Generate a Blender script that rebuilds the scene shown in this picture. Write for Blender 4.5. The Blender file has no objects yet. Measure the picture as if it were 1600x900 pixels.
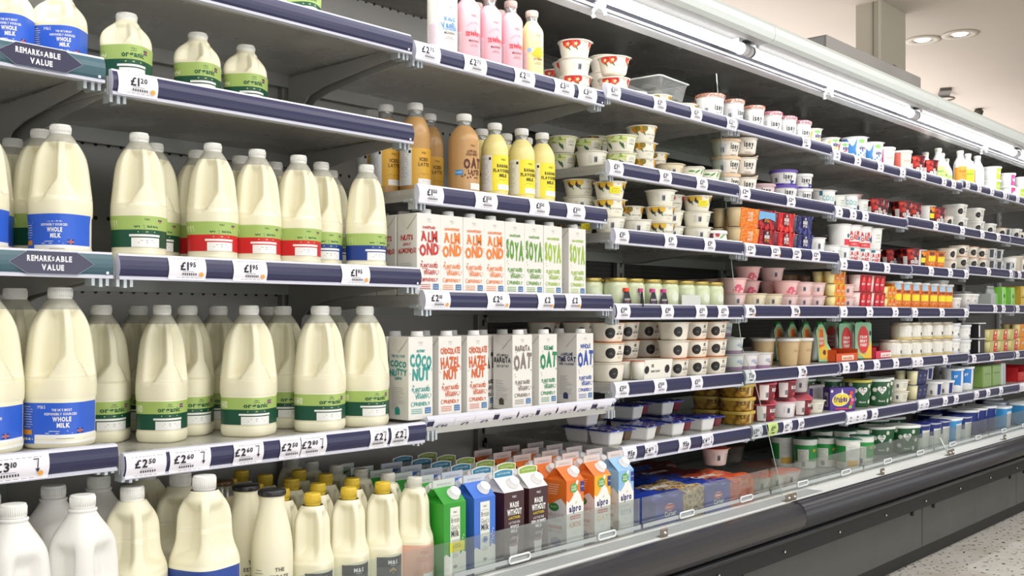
import bpy, math, random
from mathutils import Vector
random.seed(7)
R = math.radians
S = bpy.context.scene
COL = S.collection
# ------------------------------------------------------------------ camera
# world frame: x runs along the chiller, y goes into it, z up. Shelf rails stand near y = 0.
CAMD, CAMZ, FPX = 1.775, 1.05, 1615.0
cd = bpy.data.cameras.new('camera'); cam = bpy.data.objects.new('camera', cd); COL.objects.link(cam)
cd.sensor_width = 36.0; cd.lens = 36.0 * FPX / 1600.0; cd.shift_y = 43.0 / 1600.0
cd.clip_start = 0.05; cd.clip_end = 60
cam.location = (0, -CAMD, CAMZ); cam.rotation_euler = (R(90), 0, -R(48.09))
S.camera = cam
# ------------------------------------------------------------------ view and world
S.view_settings.view_transform = 'Standard'; S.view_settings.look = 'None'
S.view_settings.gamma = 1.0; S.view_settings.use_curve_mapping = False
S.view_settings.exposure = 0.78
W = bpy.data.worlds.new('world'); S.world = W; W.use_nodes = True
W.node_tree.nodes['Background'].inputs[0].default_value = (1.0, 0.98, 0.95, 1)
W.node_tree.nodes['Background'].inputs[1].default_value = 0.24
def area(name, loc, rot, sx, sy, power, col=(1, 1, 1)):
    l = bpy.data.lights.new(name, 'AREA'); l.shape = 'RECTANGLE'; l.size = sx; l.size_y = sy
    l.energy = power; l.color = col
    o = bpy.data.objects.new(name, l); COL.objects.link(o); o.location = loc; o.rotation_euler = rot
    return o
# rows of shop ceiling light over the aisle, and the lamp light of the chiller canopy
area('aisle_light', (2.5, -1.6, 3.1), (R(22), 0, 0), 9.0, 0.9, 60, (1, .98, .95))
area('aisle_light_rear', (1.0, -3.6, 3.1), (R(42), 0, 0), 7.0, 0.9, 40, (1, .98, .95))
# low fill lamp added across the aisle to brighten fronts and shelf undersides
area('low_aisle_fill', (3.0, -4.4, 0.95), (R(90), 0, 0), 10.0, 1.5, 52, (.98, .99, 1))
area('hidden_ceiling_fill', (9.5, 3.6, 2.2), (R(180), 0, 0), 9.0, 4.0, 125, (1, .96, .93))  # unseen upward lamp added behind the chiller to brighten the ceiling
TUBE_EMIT = 12.5   # the canopy tubes themselves light the shelves
# ------------------------------------------------------------------ materials
def lin(c):
    c /= 255.0
    return c / 12.92 if c <= 0.04045 else ((c + 0.055) / 1.055) ** 2.4
MC = {}
def mat(hexc, rough=0.5, metal=0.0, **k):
    key = (hexc, rough, metal, tuple(sorted(k.items())))
    if key in MC: return MC[key]
    m = bpy.data.materials.new('m_' + hexc); m.use_nodes = True
    b = m.node_tree.nodes['Principled BSDF']
    c = [lin(int(hexc[i:i + 2], 16)) for i in (0, 2, 4)] + [1]
    b.inputs['Base Color'].default_value = c
    b.inputs['Roughness'].default_value = rough; b.inputs['Metallic'].default_value = metal
    if 'sss' in k:
        b.inputs['Subsurface Weight'].default_value = k['sss']; b.inputs['Subsurface Radius'].default_value = (1, .8, .45)
        b.inputs['Subsurface Scale'].default_value = 0.012
    if 'coat' in k: b.inputs['Coat Weight'].default_value = k['coat']; b.inputs['Coat Roughness'].default_value = 0.08
    if 'emit' in k:
        b.inputs['Emission Color'].default_value = c; b.inputs['Emission Strength'].default_value = k['emit']
    if 'noise' in k:   # fine wear: noise drives roughness and a slight tint
        nt = m.node_tree; tc = nt.nodes.new('ShaderNodeTexCoord'); n = nt.nodes.new('ShaderNodeTexNoise')
        n.inputs['Scale'].default_value = k['noise']; n.inputs['Detail'].default_value = 5
        nt.links.new(tc.outputs['Object'], n.inputs['Vector'])
        r = nt.nodes.new('ShaderNodeMapRange'); r.inputs[1].default_value = .3; r.inputs[2].default_value = .7
        r.inputs[3].default_value = max(0.05, rough - .12); r.inputs[4].default_value = rough + .15
        nt.links.new(n.outputs['Fac'], r.inputs[0]); nt.links.new(r.outputs[0], b.inputs['Roughness'])
        x = nt.nodes.new('ShaderNodeMix'); x.data_type = 'RGBA'
        x.inputs[6].default_value = [v * .82 for v in c[:3]] + [1]; x.inputs[7].default_value = [min(1, v * 1.12) for v in c[:3]] + [1]
        nt.links.new(n.outputs['Fac'], x.inputs[0]); nt.links.new(x.outputs[2], b.inputs['Base Color'])
    MC[key] = m
    return m
def clear_mat(name, tint=(1, 1, 1), gloss=.12, alpha=.92, rough=.05, milky=0.0):
    m = bpy.data.materials.new(name); m.use_nodes = True; nt = m.node_tree; nt.nodes.clear()
    out = nt.nodes.new('ShaderNodeOutputMaterial'); t = nt.nodes.new('ShaderNodeBsdfTransparent'); g = nt.nodes.new('ShaderNodeBsdfGlossy')
    t.inputs[0].default_value = (tint[0] * alpha, tint[1] * alpha, tint[2] * alpha, 1); g.inputs['Roughness'].default_value = rough
    lw = nt.nodes.new('ShaderNodeLayerWeight'); lw.inputs[0].default_value = .25
    mp = nt.nodes.new('ShaderNodeMapRange'); mp.inputs[3].default_value = gloss * .35; mp.inputs[4].default_value = min(1, gloss * 4)
    nt.links.new(lw.outputs['Fresnel'], mp.inputs[0])
    mx = nt.nodes.new('ShaderNodeMixShader'); nt.links.new(mp.outputs[0], mx.inputs[0]); nt.links.new(t.outputs[0], mx.inputs[1]); nt.links.new(g.outputs[0], mx.inputs[2])
    last = mx
    if milky:
        d = nt.nodes.new('ShaderNodeBsdfDiffuse'); d.inputs[0].default_value = (.85, .88, .88, 1)
        m2 = nt.nodes.new('ShaderNodeMixShader'); m2.inputs[0].default_value = milky
        nt.links.new(mx.outputs[0], m2.inputs[1]); nt.links.new(d.outputs[0], m2.inputs[2]); last = m2
    nt.links.new(last.outputs[0], out.inputs[0]); m.diffuse_color = (.8, .9, .9, .3)
    return m
GLASS = clear_mat('clear_glass', (.96, 1, .98), .10, .95)
PERSPEX = clear_mat('clear_acrylic', (.96, .99, .98), .10, .93, .04, .035)
CLEARP = clear_mat('clear_plastic', (.97, .98, .98), .35, .9, .08, .13)
HDPE_TOP = mat('B9B8AA', .32)
BOTTLE_TOP = clear_mat('clear_bottle_neck', (.88, .9, .86), .4, .82, .06, .18)

def tex_mat(name, rough, metal, fn):
    m = bpy.data.materials.new(name); m.use_nodes = True; nt = m.node_tree; b = nt.nodes['Principled BSDF']
    b.inputs['Roughness'].default_value = rough; b.inputs['Metallic'].default_value = metal
    tc = nt.nodes.new('ShaderNodeTexCoord'); fn(nt, b, tc.outputs['Object']); return m
def ramp(nt, src, stops, interp='LINEAR'):
    r = nt.nodes.new('ShaderNodeValToRGB'); r.color_ramp.interpolation = interp
    els = r.color_ramp.elements
    while len(els) < len(stops): els.new(.5)
    for e, (p, h) in zip(els, stops):
        e.position = p; e.color = [lin(int(h[i:i + 2], 16)) for i in (0, 2, 4)] + [1]
    nt.links.new(src, r.inputs[0]); return r
def _floor(nt, b, co):
    v = nt.nodes.new('ShaderNodeTexVoronoi'); v.inputs['Scale'].default_value = 34; nt.links.new(co, v.inputs['Vector'])
    n = nt.nodes.new('ShaderNodeTexNoise'); n.inputs['Scale'].default_value = 1.6; n.inputs['Detail'].default_value = 4; nt.links.new(co, n.inputs['Vector'])
    base = ramp(nt, n.outputs['Fac'], [(.35, 'C9C6BC'), (.5, 'D8D6CE'), (.68, 'B9A79A')])
    n2 = nt.nodes.new('ShaderNodeTexNoise'); n2.inputs['Scale'].default_value = 46; n2.inputs['Detail'].default_value = 1; nt.links.new(co, n2.inputs['Vector'])
    fl = ramp(nt, n2.outputs['Fac'], [(.0, '3A352F'), (.335, '4A443C'), (.36, 'FFFFFF')])
    mx = nt.nodes.new('ShaderNodeMix'); mx.data_type = 'RGBA'; mx.blend_type = 'MULTIPLY'; mx.inputs[0].default_value = 1
    nt.links.new(base.outputs[0], mx.inputs[6]); nt.links.new(fl.outputs[0], mx.inputs[7])
    nt.links.new(mx.outputs[2], b.inputs['Base Color'])
FLOORM = tex_mat('speckled_vinyl', .45, 0, _floor)
def perf(px_, pz_, rr, base='A09F9A'):
    def f(nt, b, co):   # punched round holes, px_ by pz_ apart
        sc = nt.nodes.new('ShaderNodeVectorMath'); sc.operation = 'MULTIPLY'; sc.inputs[1].default_value = (1 / px_, 0, 1 / pz_); nt.links.new(co, sc.inputs[0])
        fr = nt.nodes.new('ShaderNodeVectorMath'); fr.operation = 'FRACTION'; nt.links.new(sc.outputs[0], fr.inputs[0])
        sb = nt.nodes.new('ShaderNodeVectorMath'); sb.operation = 'SUBTRACT'; sb.inputs[1].default_value = (.5, 0, .5); nt.links.new(fr.outputs[0], sb.inputs[0])
        m2 = nt.nodes.new('ShaderNodeVectorMath'); m2.operation = 'MULTIPLY'; m2.inputs[1].default_value = (px_ / rr / 5, 0, pz_ / rr / 5); nt.links.new(sb.outputs[0], m2.inputs[0])
        le = nt.nodes.new('ShaderNodeVectorMath'); le.operation = 'LENGTH'; nt.links.new(m2.outputs[0], le.inputs[0])
        r = ramp(nt, le.outputs['Value'], [(.0, '080808'), (.19, '0A0A0A'), (.22, base)]); nt.links.new(r.outputs[0], b.inputs['Base Color'])
    return f
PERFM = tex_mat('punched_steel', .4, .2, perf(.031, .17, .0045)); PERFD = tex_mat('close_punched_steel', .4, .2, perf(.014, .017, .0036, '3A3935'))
def _fruit(cols, scale):
    def f(nt, b, co):
        v = nt.nodes.new('ShaderNodeTexVoronoi'); v.inputs['Scale'].default_value = scale; nt.links.new(co, v.inputs['Vector'])
        r = ramp(nt, v.outputs['Distance'], cols); nt.links.new(r.outputs[0], b.inputs['Base Color'])
    return f
ORANGEP = tex_mat('apricot_print', .35, 0, _fruit([(0, 'F7B43C'), (.35, 'F08A1E'), (.7, 'D85F12'), (.9, 'F6CF9A')], 95))
BERRYP = tex_mat('berry_print', .35, 0, _fruit([(0, '8E92C8'), (.25, '2C2D63'), (.6, '1D1B45'), (.9, '3B3F80')], 105))
COOKIEP = tex_mat('biscuit_print', .3, 0, _fruit([(0, 'C49A62'), (.3, '8A5A30'), (.5, 'D8C79A'), (.8, '5E3B22')], 48))
PEACHP = tex_mat('peach_print', .3, 0, _fruit([(0, 'F2A15A'), (.35, 'E0662E'), (.6, 'C23A2A'), (.9, 'F4B98A')], 22))
PROFP = tex_mat('pastry_print', .35, 0, _fruit([(0, 'F0C658'), (.4, 'D9A23A'), (.7, '9A6420'), (.95, '5B3A12')], 42))
STRAWP = tex_mat('strawberry_print', .35, 0, _fruit([(0, 'E8543E'), (.3, 'B81C22'), (.5, '5A0C12'), (.9, '1E0608')], 55))
FOILP = tex_mat('green_foil', .25, .5, _fruit([(0, 'BFE6D6'), (.5, '3E9C7E'), (.9, '1F7A5C')], 60))
BLUEFOIL = tex_mat('blue_foil', .25, .3, _fruit([(0, 'F4F4FA'), (.16, 'E2E6F4'), (.26, '2B3FA8'), (.9, '1E2C86')], 42))
# ------------------------------------------------------------------ mesh builder
class MB:
    def __init__(s): s.v = []; s.f = []; s.m = []; s.sm = []; s.mats = []
    def mi(s, m):
        if m not in s.mats: s.mats.append(m)
        return s.mats.index(m)
    def face(s, pts, m, smooth=False):
        i = len(s.v); s.v += [tuple(p) for p in pts]; s.f.append(tuple(range(i, i + len(pts)))); s.m.append(s.mi(m)); s.sm.append(smooth)
    def rings(s, rings, m, closed=True, smooth=True, cap0=False, cap1=False, mf=None):
        n = len(rings[0]); b = len(s.v)
        for r in rings: s.v += [tuple(p) for p in r]
        k = n if closed else n - 1
        for i in range(len(rings) - 1):
            mm = s.mi(mf(i) if mf else m)
            for j in range(k):
                a = b + i * n + j; c = b + i * n + (j + 1) % n
                s.f.append((a, c, c + n, a + n)); s.m.append(mm); s.sm.append(smooth)
        if cap0: s.f.append(tuple(b + j for j in reversed(range(n)))); s.m.append(s.mi(mf(0) if mf else m)); s.sm.append(False)
        if cap1: s.f.append(tuple(b + (len(rings) - 1) * n + j for j in range(n))); s.m.append(s.mi(mf(len(rings) - 2) if mf else m)); s.sm.append(False)
    def lathe(s, prof, m, n=32, mf=None, c=(0, 0, 0), caps=(True, True), axis='z'):
        rr = []
        for r, z in prof:
            ring = []
            for j in range(n):
                a = 2 * math.pi * j / n; x, y = r * math.cos(a), r * math.sin(a)
                ring.append((c[0] + x, c[1] + y, c[2] + z) if axis == 'z' else ((c[0] + z, c[1] + x, c[2] + y) if axis == 'x' else (c[0] + y, c[1] + z, c[2] + x)))
            rr.append(ring)
        s.rings(rr, m, mf=mf, cap0=caps[0], cap1=caps[1])
    def box(s, x0, x1, y0, y1, z0, z1, m, bev=0.0, t=None):
        t = t or (lambda p: p)
        if bev <= 0:
            P = [t((x, y, z)) for z in (z0, z1) for y in (y0, y1) for x in (x0, x1)]
            b = len(s.v); s.v += P; k = s.mi(m)
            for q in ((0, 2, 3, 1), (4, 5, 7, 6), (0, 1, 5, 4), (2, 6, 7, 3), (0, 4, 6, 2), (1, 3, 7, 5)):
                s.f.append(tuple(b + i for i in q)); s.m.append(k); s.sm.append(False)
            return
        rr = []
        for z, ins in ((z0, bev), (z0 + bev, 0), (z1 - bev, 0), (z1, bev)):
            rg = []
            for cx, cy, a0 in ((x1 - bev, y1 - bev, 0), (x0 + bev, y1 - bev, 90), (x0 + bev, y0 + bev, 180), (x1 - bev, y0 + bev, 270)):
                for k in range(4):
                    a = R(a0 + 30 * k); rad = bev - ins * .999
                    rad = max(rad, bev * .02)
                    rg.append(t((cx + rad * math.cos(a), cy + rad * math.sin(a), z)))
            rr.append(rg)
        s.rings(rr, m, smooth=False, cap0=True, cap1=True)
    def tube(s, pts, r, m, n=8):
        pts = [Vector(p) for p in pts]; rr = []
        for i, p in enumerate(pts):
            d = (pts[min(i + 1, len(pts) - 1)] - pts[max(i - 1, 0)]).normalized()
            a = d.cross(Vector((0, 0, 1)));
            if a.length < .1: a = d.cross(Vector((0, 1, 0)))
            a.normalize(); b2 = d.cross(a)
            rr.append([tuple(p + r * (a * math.cos(2 * math.pi * k / n) + b2 * math.sin(2 * math.pi * k / n))) for k in range(n)])
        s.rings(rr, m, cap0=True, cap1=True)
    def extrude(s, prof, x0, x1, m, mf=None, closed=True, smooth=False, n=1):
        rr = []
        k = len(prof) if closed else len(prof) - 1
        for i in range(k):
            a = prof[i]; b2 = prof[(i + 1) % len(prof)]
            s.face([(x0, a[0], a[1]), (x0, b2[0], b2[1]), (x1, b2[0], b2[1]), (x1, a[0], a[1])], mf(i) if mf else m, smooth)
        if closed:
            s.face([(x0, p[0], p[1]) for p in reversed(prof)], m if not mf else mf(-1)); s.face([(x1, p[0], p[1]) for p in prof], m if not mf else mf(-1))
    def mesh(s, name):
        me = bpy.data.meshes.new(name); me.from_pydata(s.v, [], s.f)
        for m in s.mats: me.materials.append(m)
        me.polygons.foreach_set('material_index', s.m); me.polygons.foreach_set('use_smooth', s.sm)
        me.update(); return me
# ------------------------------------------------------------------ writing: glyph outlines of the built-in font
GL = {}
def glyph(ch, bold):
    k = (ch, bold)
    if k in GL: return GL[k]
    cu = bpy.data.curves.new('t', 'FONT'); cu.body = ch; cu.size = 1; cu.resolution_u = 2; cu.offset = .03 if bold == 1 else (.05 if bold == 2 else 0)
    ob = bpy.data.objects.new('t', cu); me = bpy.data.meshes.new_from_object(ob)
    vs = [(v.co.x, v.co.y) for v in me.vertices]; fs = [tuple(p.vertices) for p in me.polygons]
    bpy.data.objects.remove(ob); bpy.data.curves.remove(cu); bpy.data.meshes.remove(me)
    if not vs: GL[k] = ([], [], .3); return GL[k]
    x0 = min(v[0] for v in vs); x1 = max(v[0] for v in vs); c = 1 / .73
    GL[k] = ([((x - x0) * c, y * c) for x, y in vs], fs, (x1 - x0) * c)
    return GL[k]
class Flat:
    def __init__(s, o, u, v, n): s.o, s.u, s.vv, s.n = Vector(o), Vector(u), Vector(v), Vector(n)
    def P(s, u, v, off=0): return tuple(s.o + s.u * u + s.vv * v + s.n * off)
class Rev:   # wraps around a body of revolution; phi = 0 faces the aisle
    def __init__(s, rf, rref, phi0=0.0): s.rf, s.rr, s.p0 = rf, rref, phi0
    def P(s, u, v, off=0):
        ph = s.p0 + u / s.rr; r = s.rf(ph, v) + off
        return (r * math.sin(ph), -r * math.cos(ph), v)
def rect(mb, sf, u0, u1, v0, v1, m, off=.0006, nu=None, smooth=True):
    if nu is None: nu = 1 if isinstance(sf, Flat) else max(2, int((u1 - u0) / .006))
    nv = 1 if isinstance(sf, Flat) else max(1, int((v1 - v0) / .015))
    mb.rings([[sf.P(u0 + (u1 - u0) * i / nu, v0 + (v1 - v0) * j / nv, off) for i in range(nu + 1)] for j in range(nv + 1)], m, closed=False, smooth=smooth and not isinstance(sf, Flat))
def ell(mb, sf, u, v, a, b, m, rot=0, n=12, off=.0009):
    c, s_ = math.cos(R(rot)), math.sin(R(rot)); pts = []
    for i in range(n):
        t = 2 * math.pi * i / n; x, y = a * math.cos(t), b * math.sin(t)
        pts.append((u + x * c - y * s_, v + x * s_ + y * c))
    poly(mb, sf, pts, m, off)
def poly(mb, sf, pts, m, off=.0009):
    ex = max(p[0] for p in pts) - min(p[0] for p in pts)
    if isinstance(sf, Flat) or ex < .007: mb.face([sf.P(x, y, off) for x, y in pts], m); return
    cu, cv = sum(p[0] for p in pts) / len(pts), sum(p[1] for p in pts) / len(pts); ks = (1, .75, .5, .25, .02) if ex > .018 else (1, .5, .02)
    mb.rings([[sf.P(cu + (x - cu) * k, cv + (y - cv) * k, off) for x, y in pts] for k in ks], m, smooth=True)
def text(mb, sf, t, u, v, h, m, w=None, bold=0, off=.0012, jit=0, align='c', arc=0, sp=.14):
    gs = []; x = 0
    for ch in t:
        if ch == ' ': x += .4; continue
        g = glyph(ch, bold); gs.append((x, g)); x += g[2] + sp
    x -= sp
    if not gs: return
    sx = h if w is None else w / x
    tot = x * sx; x0 = u - tot / 2 if align == 'c' else (u if align == 'l' else u - tot)
    rn = random.Random(len(t) * 7 + ord(t[0]))
    for gx, (vs, fs, gw) in gs:
        dy = rn.uniform(-jit, jit) * h; sc = 1 + rn.uniform(-jit, jit); rt = rn.uniform(-jit, jit) * .8
        cx = (gx + gw / 2 - x / 2) / (x / 2) if x > 0 else 0
        dy += -arc * cx * cx * h
        rt += -arc * cx * .5
        b = len(mb.v); k = mb.mi(m); c, s_ = math.cos(rt), math.sin(rt)
        for px_, py_ in vs:
            lx = (px_ - gw / 2) * sx * sc; ly = py_ * h * sc
            mb.v.append(sf.P(x0 + (gx + gw / 2) * sx + lx * c - ly * s_, v + dy + lx * s_ + ly * c, off))
        for f in fs: mb.f.append(tuple(b + i for i in f)); mb.m.append(k); mb.sm.append(False)
def lines(mb, sf, u, v, w, n, m, dv=.0035, h=.0011, off=.0012, seed=1):
    rn = random.Random(seed)
    for i in range(n):
        ww = w * rn.uniform(.6, 1); rect(mb, sf, u - ww / 2, u + ww / 2, v - i * dv, v - i * dv + h, m, off, nu=2)
def barcode(mb, sf, u, v, w, h, m):
    rn = random.Random(3); x = u
    while x < u + w:
        b = rn.choice((.0007, .0012, .0018)); rect(mb, sf, x, x + b, v, v + h, m, .0012, nu=1); x += b + rn.choice((.0009, .0014))
def heart(mb, sf, u, v, r, m, off=.0012):
    pts = [(u + r * (16 * math.sin(t) ** 3) / 16, v + r * (13 * math.cos(t) - 5 * math.cos(2 * t) - 2 * math.cos(3 * t) - math.cos(4 * t)) / 16) for t in [2 * math.pi * i / 20 for i in range(20)]]
    poly(mb, sf, pts, m, off)
def flag(mb, sf, u, v, w, h):
    rect(mb, sf, u, u + w, v, v + h, mat('F4F4F4'), .0011, nu=2)
    for a, b, c, d in ((0, .4, 0, .36), (.6, 1, 0, .36), (0, .4, .64, 1), (.6, 1, .64, 1)): rect(mb, sf, u + w * a, u + w * b, v + h * c, v + h * d, mat('2A3A7C'), .0013, nu=1)
    rect(mb, sf, u + w * .44, u + w * .56, v, v + h, mat('C8202C'), .0015, nu=1); rect(mb, sf, u, u + w, v + h * .42, v + h * .58, mat('C8202C'), .0015, nu=2)
# ------------------------------------------------------------------ things and placement
def obj(name, me, parent=None, loc=None):
    o = bpy.data.objects.new(name, me); COL.objects.link(o)
    if parent: o.parent = parent
    if loc: o.location = loc
    return o
def struct(name, me): o = obj(name, me); o['kind'] = 'structure'; return o
def xat(px, y):
    u = (px - 800.0) / FPX; d = CAMD + y; c, s_ = math.cos(R(41.91)), math.sin(R(41.91))
    return d * (s_ * u + c) / (s_ - c * u)
def proj(x, y):
    c, s_ = math.cos(R(41.91)), math.sin(R(41.91)); d = CAMD + y
    return 800 + FPX * (x * s_ - d * c) / (x * c + d * s_)
RECS = []
def spawn(name, cat, parts, loc, rz=0.0, label=None, group=None, sc=(1, 1, 1), tilt=None):
    if len(parts) == 1 and not parts[0][2:]:
        o = obj(name, parts[0][1])
    else:
        o = obj(name, None); o.empty_display_size = .02
        for p in parts:
            c = obj(p[0], p[1], o)
            for q in (p[2] if len(p) > 2 else []): obj(q[0], q[1], c)
    o.location = loc; o.rotation_euler = (tilt[0] if tilt else 0, tilt[1] if tilt else 0, rz); o.scale = sc
    o['category'] = cat
    if label: o['label'] = label
    if group: o['group'] = group
    return o
BAYN = ['left end bay', 'tall milk bay', 'plant drink bay', 'first pot bay', 'second pot bay', 'third pot bay', 'fourth pot bay', 'fifth pot bay', 'sixth pot bay']
ROWN = ['top shelf', 'second shelf', 'third shelf', 'fourth shelf', 'fifth shelf', 'sixth shelf', 'base tray']
ORD = ['first', 'second', 'third', 'fourth', 'fifth', 'sixth', 'seventh', 'eighth', 'ninth', 'tenth', 'eleventh', 'twelfth', 'thirteenth', 'fourteenth', 'fifteenth', 'sixteenth']
# ------------------------------------------------------------------ bays and shelf heights
BX = [0.155 + .75 * k for k in range(0, 12)]          # BX[k] .. BX[k+1] = bay k
Z0 = CAMZ
SH = {  # bay: list of (row, rail top above eye level, rail front y)
    0: [(1, .467, .03), (2, .113, 0), (3, -.228, -.02)],
    1: [(0, .660, .03), (1, .449, .025), (2, .112, 0), (3, -.247, -.02)],
    2: [(0, .650, .03), (1, .311, .02), (2, .060, 0), (3, -.240, -.02)],
    3: [(0, .677, .03), (1, .452, .02), (2, .253, 0), (3, .035, 0), (4, -.192, 0), (5, -.376, -.03)],
    4: [(0, .681, .03), (1, .446, .02), (2, .250, 0), (3, .038, 0), (4, -.187, 0), (5, -.374, -.03)],
    5: [(0, .665, .03), (1, .437, .02), (2, .227, 0), (3, .038, 0), (4, -.185, 0), (5, -.384, -.03)],
    6: [(0, .675, .03), (1, .450, .02), (2, .230, 0), (3, .037, 0), (4, -.188, 0), (5, -.381, -.03)],
    7: [(0, .690, .03), (1, .448, .02), (2, .253, 0), (3, .060, 0), (4, -.197, 0), (5, -.378, -.03)],
    8: [(0, .690, .03), (1, .448, .02), (2, .253, 0), (3, .060, 0), (4, -.197, 0), (5, -.378, -.03)],
}
STEEL = mat('B6B6B1', .38, .3, noise=14); STEELD = mat('9C9C98', .42, .3, noise=10)
TRAYM = mat('C2C1BA', .28, .3, noise=7); WHITEP = mat('CFD0DE', .35, coat=.1); NAVY = mat('25264E', .33, coat=.12)
TEAL = mat('3B5E6A', .35, coat=.12); BLACK = mat('151515', .5); CLIP = mat('B9C0C4', .25, .3)
BACKY = .53
# --- shell of the shop
mb = MB(); mb.face([(-3, -6, 0), (16, -6, 0), (16, 9, 0), (-3, 9, 0)], FLOORM); struct('floor', mb.mesh('floor'))
CEILM = mat('D9CFC5', .8, noise=.7)
mb = MB(); mb.box(-3, 26, -4.5, 22, 3.2, 3.3, CEILM); struct('ceiling', mb.mesh('ceiling'))
mb = MB(); COLM = mat('BDB8A8', .6)
mb.box(6.93, 7.36, 1.06, 1.24, 0, 3.2, COLM); mb.box(6.922, 6.93, 1.115, 1.12, 0, 3.2, mat('8E8A7E', .6)); mb.box(6.915, 6.93, 1.06, 1.075, 0, 3.2, mat('C9C4B4', .5))
struct('column', mb.mesh('column'))
# recessed spotlights in the ceiling
def spotlight(x, y, label):
    m1 = MB(); m1.lathe([(.13, 3.198), (.135, 3.192), (.1, 3.188), (.08, 3.196)], mat('DDD5C8', .6), 28, caps=(False, False), c=(0, 0, -3.2))
    m2 = MB(); m2.lathe([(.001, -.006), (.05, -.008)], mat('FFFFFF', .5, emit=3.5), 20, caps=(False, False))
    o = spawn('ceiling_spotlight', 'spotlight', [('rim', m1.mesh('rim')), ('lamp', m2.mesh('lamp'))], (x, y, 3.2), 0, label, 'round ceiling spotlights')
def ceilat(px, py):
    z = 3.2 - Z0; Zc = z * FPX / (493 - py); u = (px - 800) / FPX; return Zc * (.668 * u + .7442), Zc * (.668 - .7442 * u) - CAMD
for px, py, lb in ((1442, 62, 'round recessed ceiling spotlight nearer the column'), (1500, 53, 'round recessed ceiling spotlight farther from the column')): spotlight(*ceilat(px, py), lb)
m1 = MB(); m1.box(-.18, .12, -.05, .05, -.03, 0, mat('55504A')); m1.tube([(.16 + .1 * math.cos(t), .1 * math.sin(t), -.04) for t in [k * .42 for k in range(16)]], .008, mat('6A655C'), 6)
x, y = ceilat(1476, 143); spawn('ceiling_sensor', 'ceiling fitting', [('body', m1.mesh('body'))], (x, y, 3.2), .4, 'small dark ceiling fitting with a cable loop above the canopy')
m1 = MB(); m1.lathe([(.03, 0), (.05, -.03), (.035, -.07)], mat('4A443E'), 12); x, y = ceilat(1529, 170)
spawn('ceiling_hook', 'ceiling fitting', [('body', m1.mesh('body'))], (x, y, 3.2), 0, 'tiny dark hook on the ceiling, right of the cable loop')
# --- chiller carcass: back panels, uprights, canopy, base
X0, X1 = BX[0] - 2.0, BX[-1] + 1.5
parts = []
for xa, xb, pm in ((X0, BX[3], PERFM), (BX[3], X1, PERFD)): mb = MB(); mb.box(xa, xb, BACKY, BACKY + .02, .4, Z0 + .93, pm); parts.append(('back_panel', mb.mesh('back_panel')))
for k in range(0, 12):
    mb = MB(); x = BX[k]
    mb.box(x - .022, x + .022, BACKY - .022, BACKY, .44, Z0 + .92, mat('8F908C', .4, .3), .003)
    for i in range(34): mb.box(x - .004, x + .004, BACKY - .0235, BACKY - .0215, .5 + i * .043, .52 + i * .043, BLACK)
    parts.append(('upright', mb.mesh('upright')))
# canopy
c = Z0
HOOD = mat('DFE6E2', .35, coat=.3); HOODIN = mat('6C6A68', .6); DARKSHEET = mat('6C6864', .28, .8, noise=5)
mb = MB()
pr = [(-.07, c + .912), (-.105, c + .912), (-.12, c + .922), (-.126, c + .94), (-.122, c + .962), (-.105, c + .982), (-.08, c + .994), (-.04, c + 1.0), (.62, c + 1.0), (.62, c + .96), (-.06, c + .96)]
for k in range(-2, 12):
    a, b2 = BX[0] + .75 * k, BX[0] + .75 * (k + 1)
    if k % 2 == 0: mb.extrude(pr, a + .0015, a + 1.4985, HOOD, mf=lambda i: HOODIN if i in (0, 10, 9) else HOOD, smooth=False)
parts.append(('canopy_hood', mb.mesh('canopy_hood')))
mb = MB(); mb.box(X0, X1, -.08, .12, c + .93, c + .95, mat('262522', .8)); parts.append(('canopy_soffit', mb.mesh('canopy_soffit')))
mb = MB(); mb.box(X0, X1, .12, BACKY, c + .905, c + .92, DARKSHEET); parts.append(('top_sheet', mb.mesh('top_sheet')))
mb = MB(); mb.box(X0, X1, .078, .118, c + .898, c + .93, mat('F0F2F6', .3, coat=.5)); parts.append(('air_outlet_rail', mb.mesh('air_outlet_rail')))
mb = MB(); mb.box(X0, X1, .066, .078, c + .905, c + .93, mat('23242C', .4)); mb.tube([(X0, .052, c + .9), (X1, .052, c + .9)], .0045, mat('F2F2F4', .2, .4), 8); parts.append(('cable_rail', mb.mesh('cable_rail')))
# base: tank, tray floor, sill, bumper, kick panels
mb = MB(); mb.box(X0, X1, -.10, BACKY, .40, .442, mat('B4B4B0', .35, .3, noise=9)); parts.append(('base_tray', mb.mesh('base_tray')))
mb = MB(); mb.box(X0, X1, -.19, -.10, .405, .439, mat('F2F4F2', .35), 0)
x = 0.0
while x < 3.4: mb.box(x, x + .0035, -.178, -.118, .439, .4402, mat('B4B8B8', .4)); x += .0075
parts.append(('air_return_sill', mb.mesh('air_return_sill')))
BUMP = mat('2E2E34', .34, coat=.25)
bp = [(-.192, .437), (-.205, .440), (-.222, .436), (-.236, .425), (-.245, .408), (-.247, .388), (-.241, .368), (-.228, .352), (-.212, .343), (-.192, .340)]
for i, (a, b2) in enumerate(((X0, BX[4] - .02), (BX[4] - .02, X1))):
    mb = MB(); mb.rings([[(xx, y, z + (.0015 if i else 0)) for y, z in bp] for xx in (a, b2)], BUMP, closed=True, cap0=True, cap1=True); parts.append(('bumper', mb.mesh('bumper')))
mb = MB(); mb.box(X0, X1, -.2, -.10, .262, .342, mat('08080A', .6))
mb.rings([[(xx, y, z) for y, z in [(-.195, .338), (-.21, .336), (-.216, .328), (-.21, .318), (-.195, .316)]] for xx in (X0, X1)], mat('26262A', .3, .2), cap0=True, cap1=True)
x = .2
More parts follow.
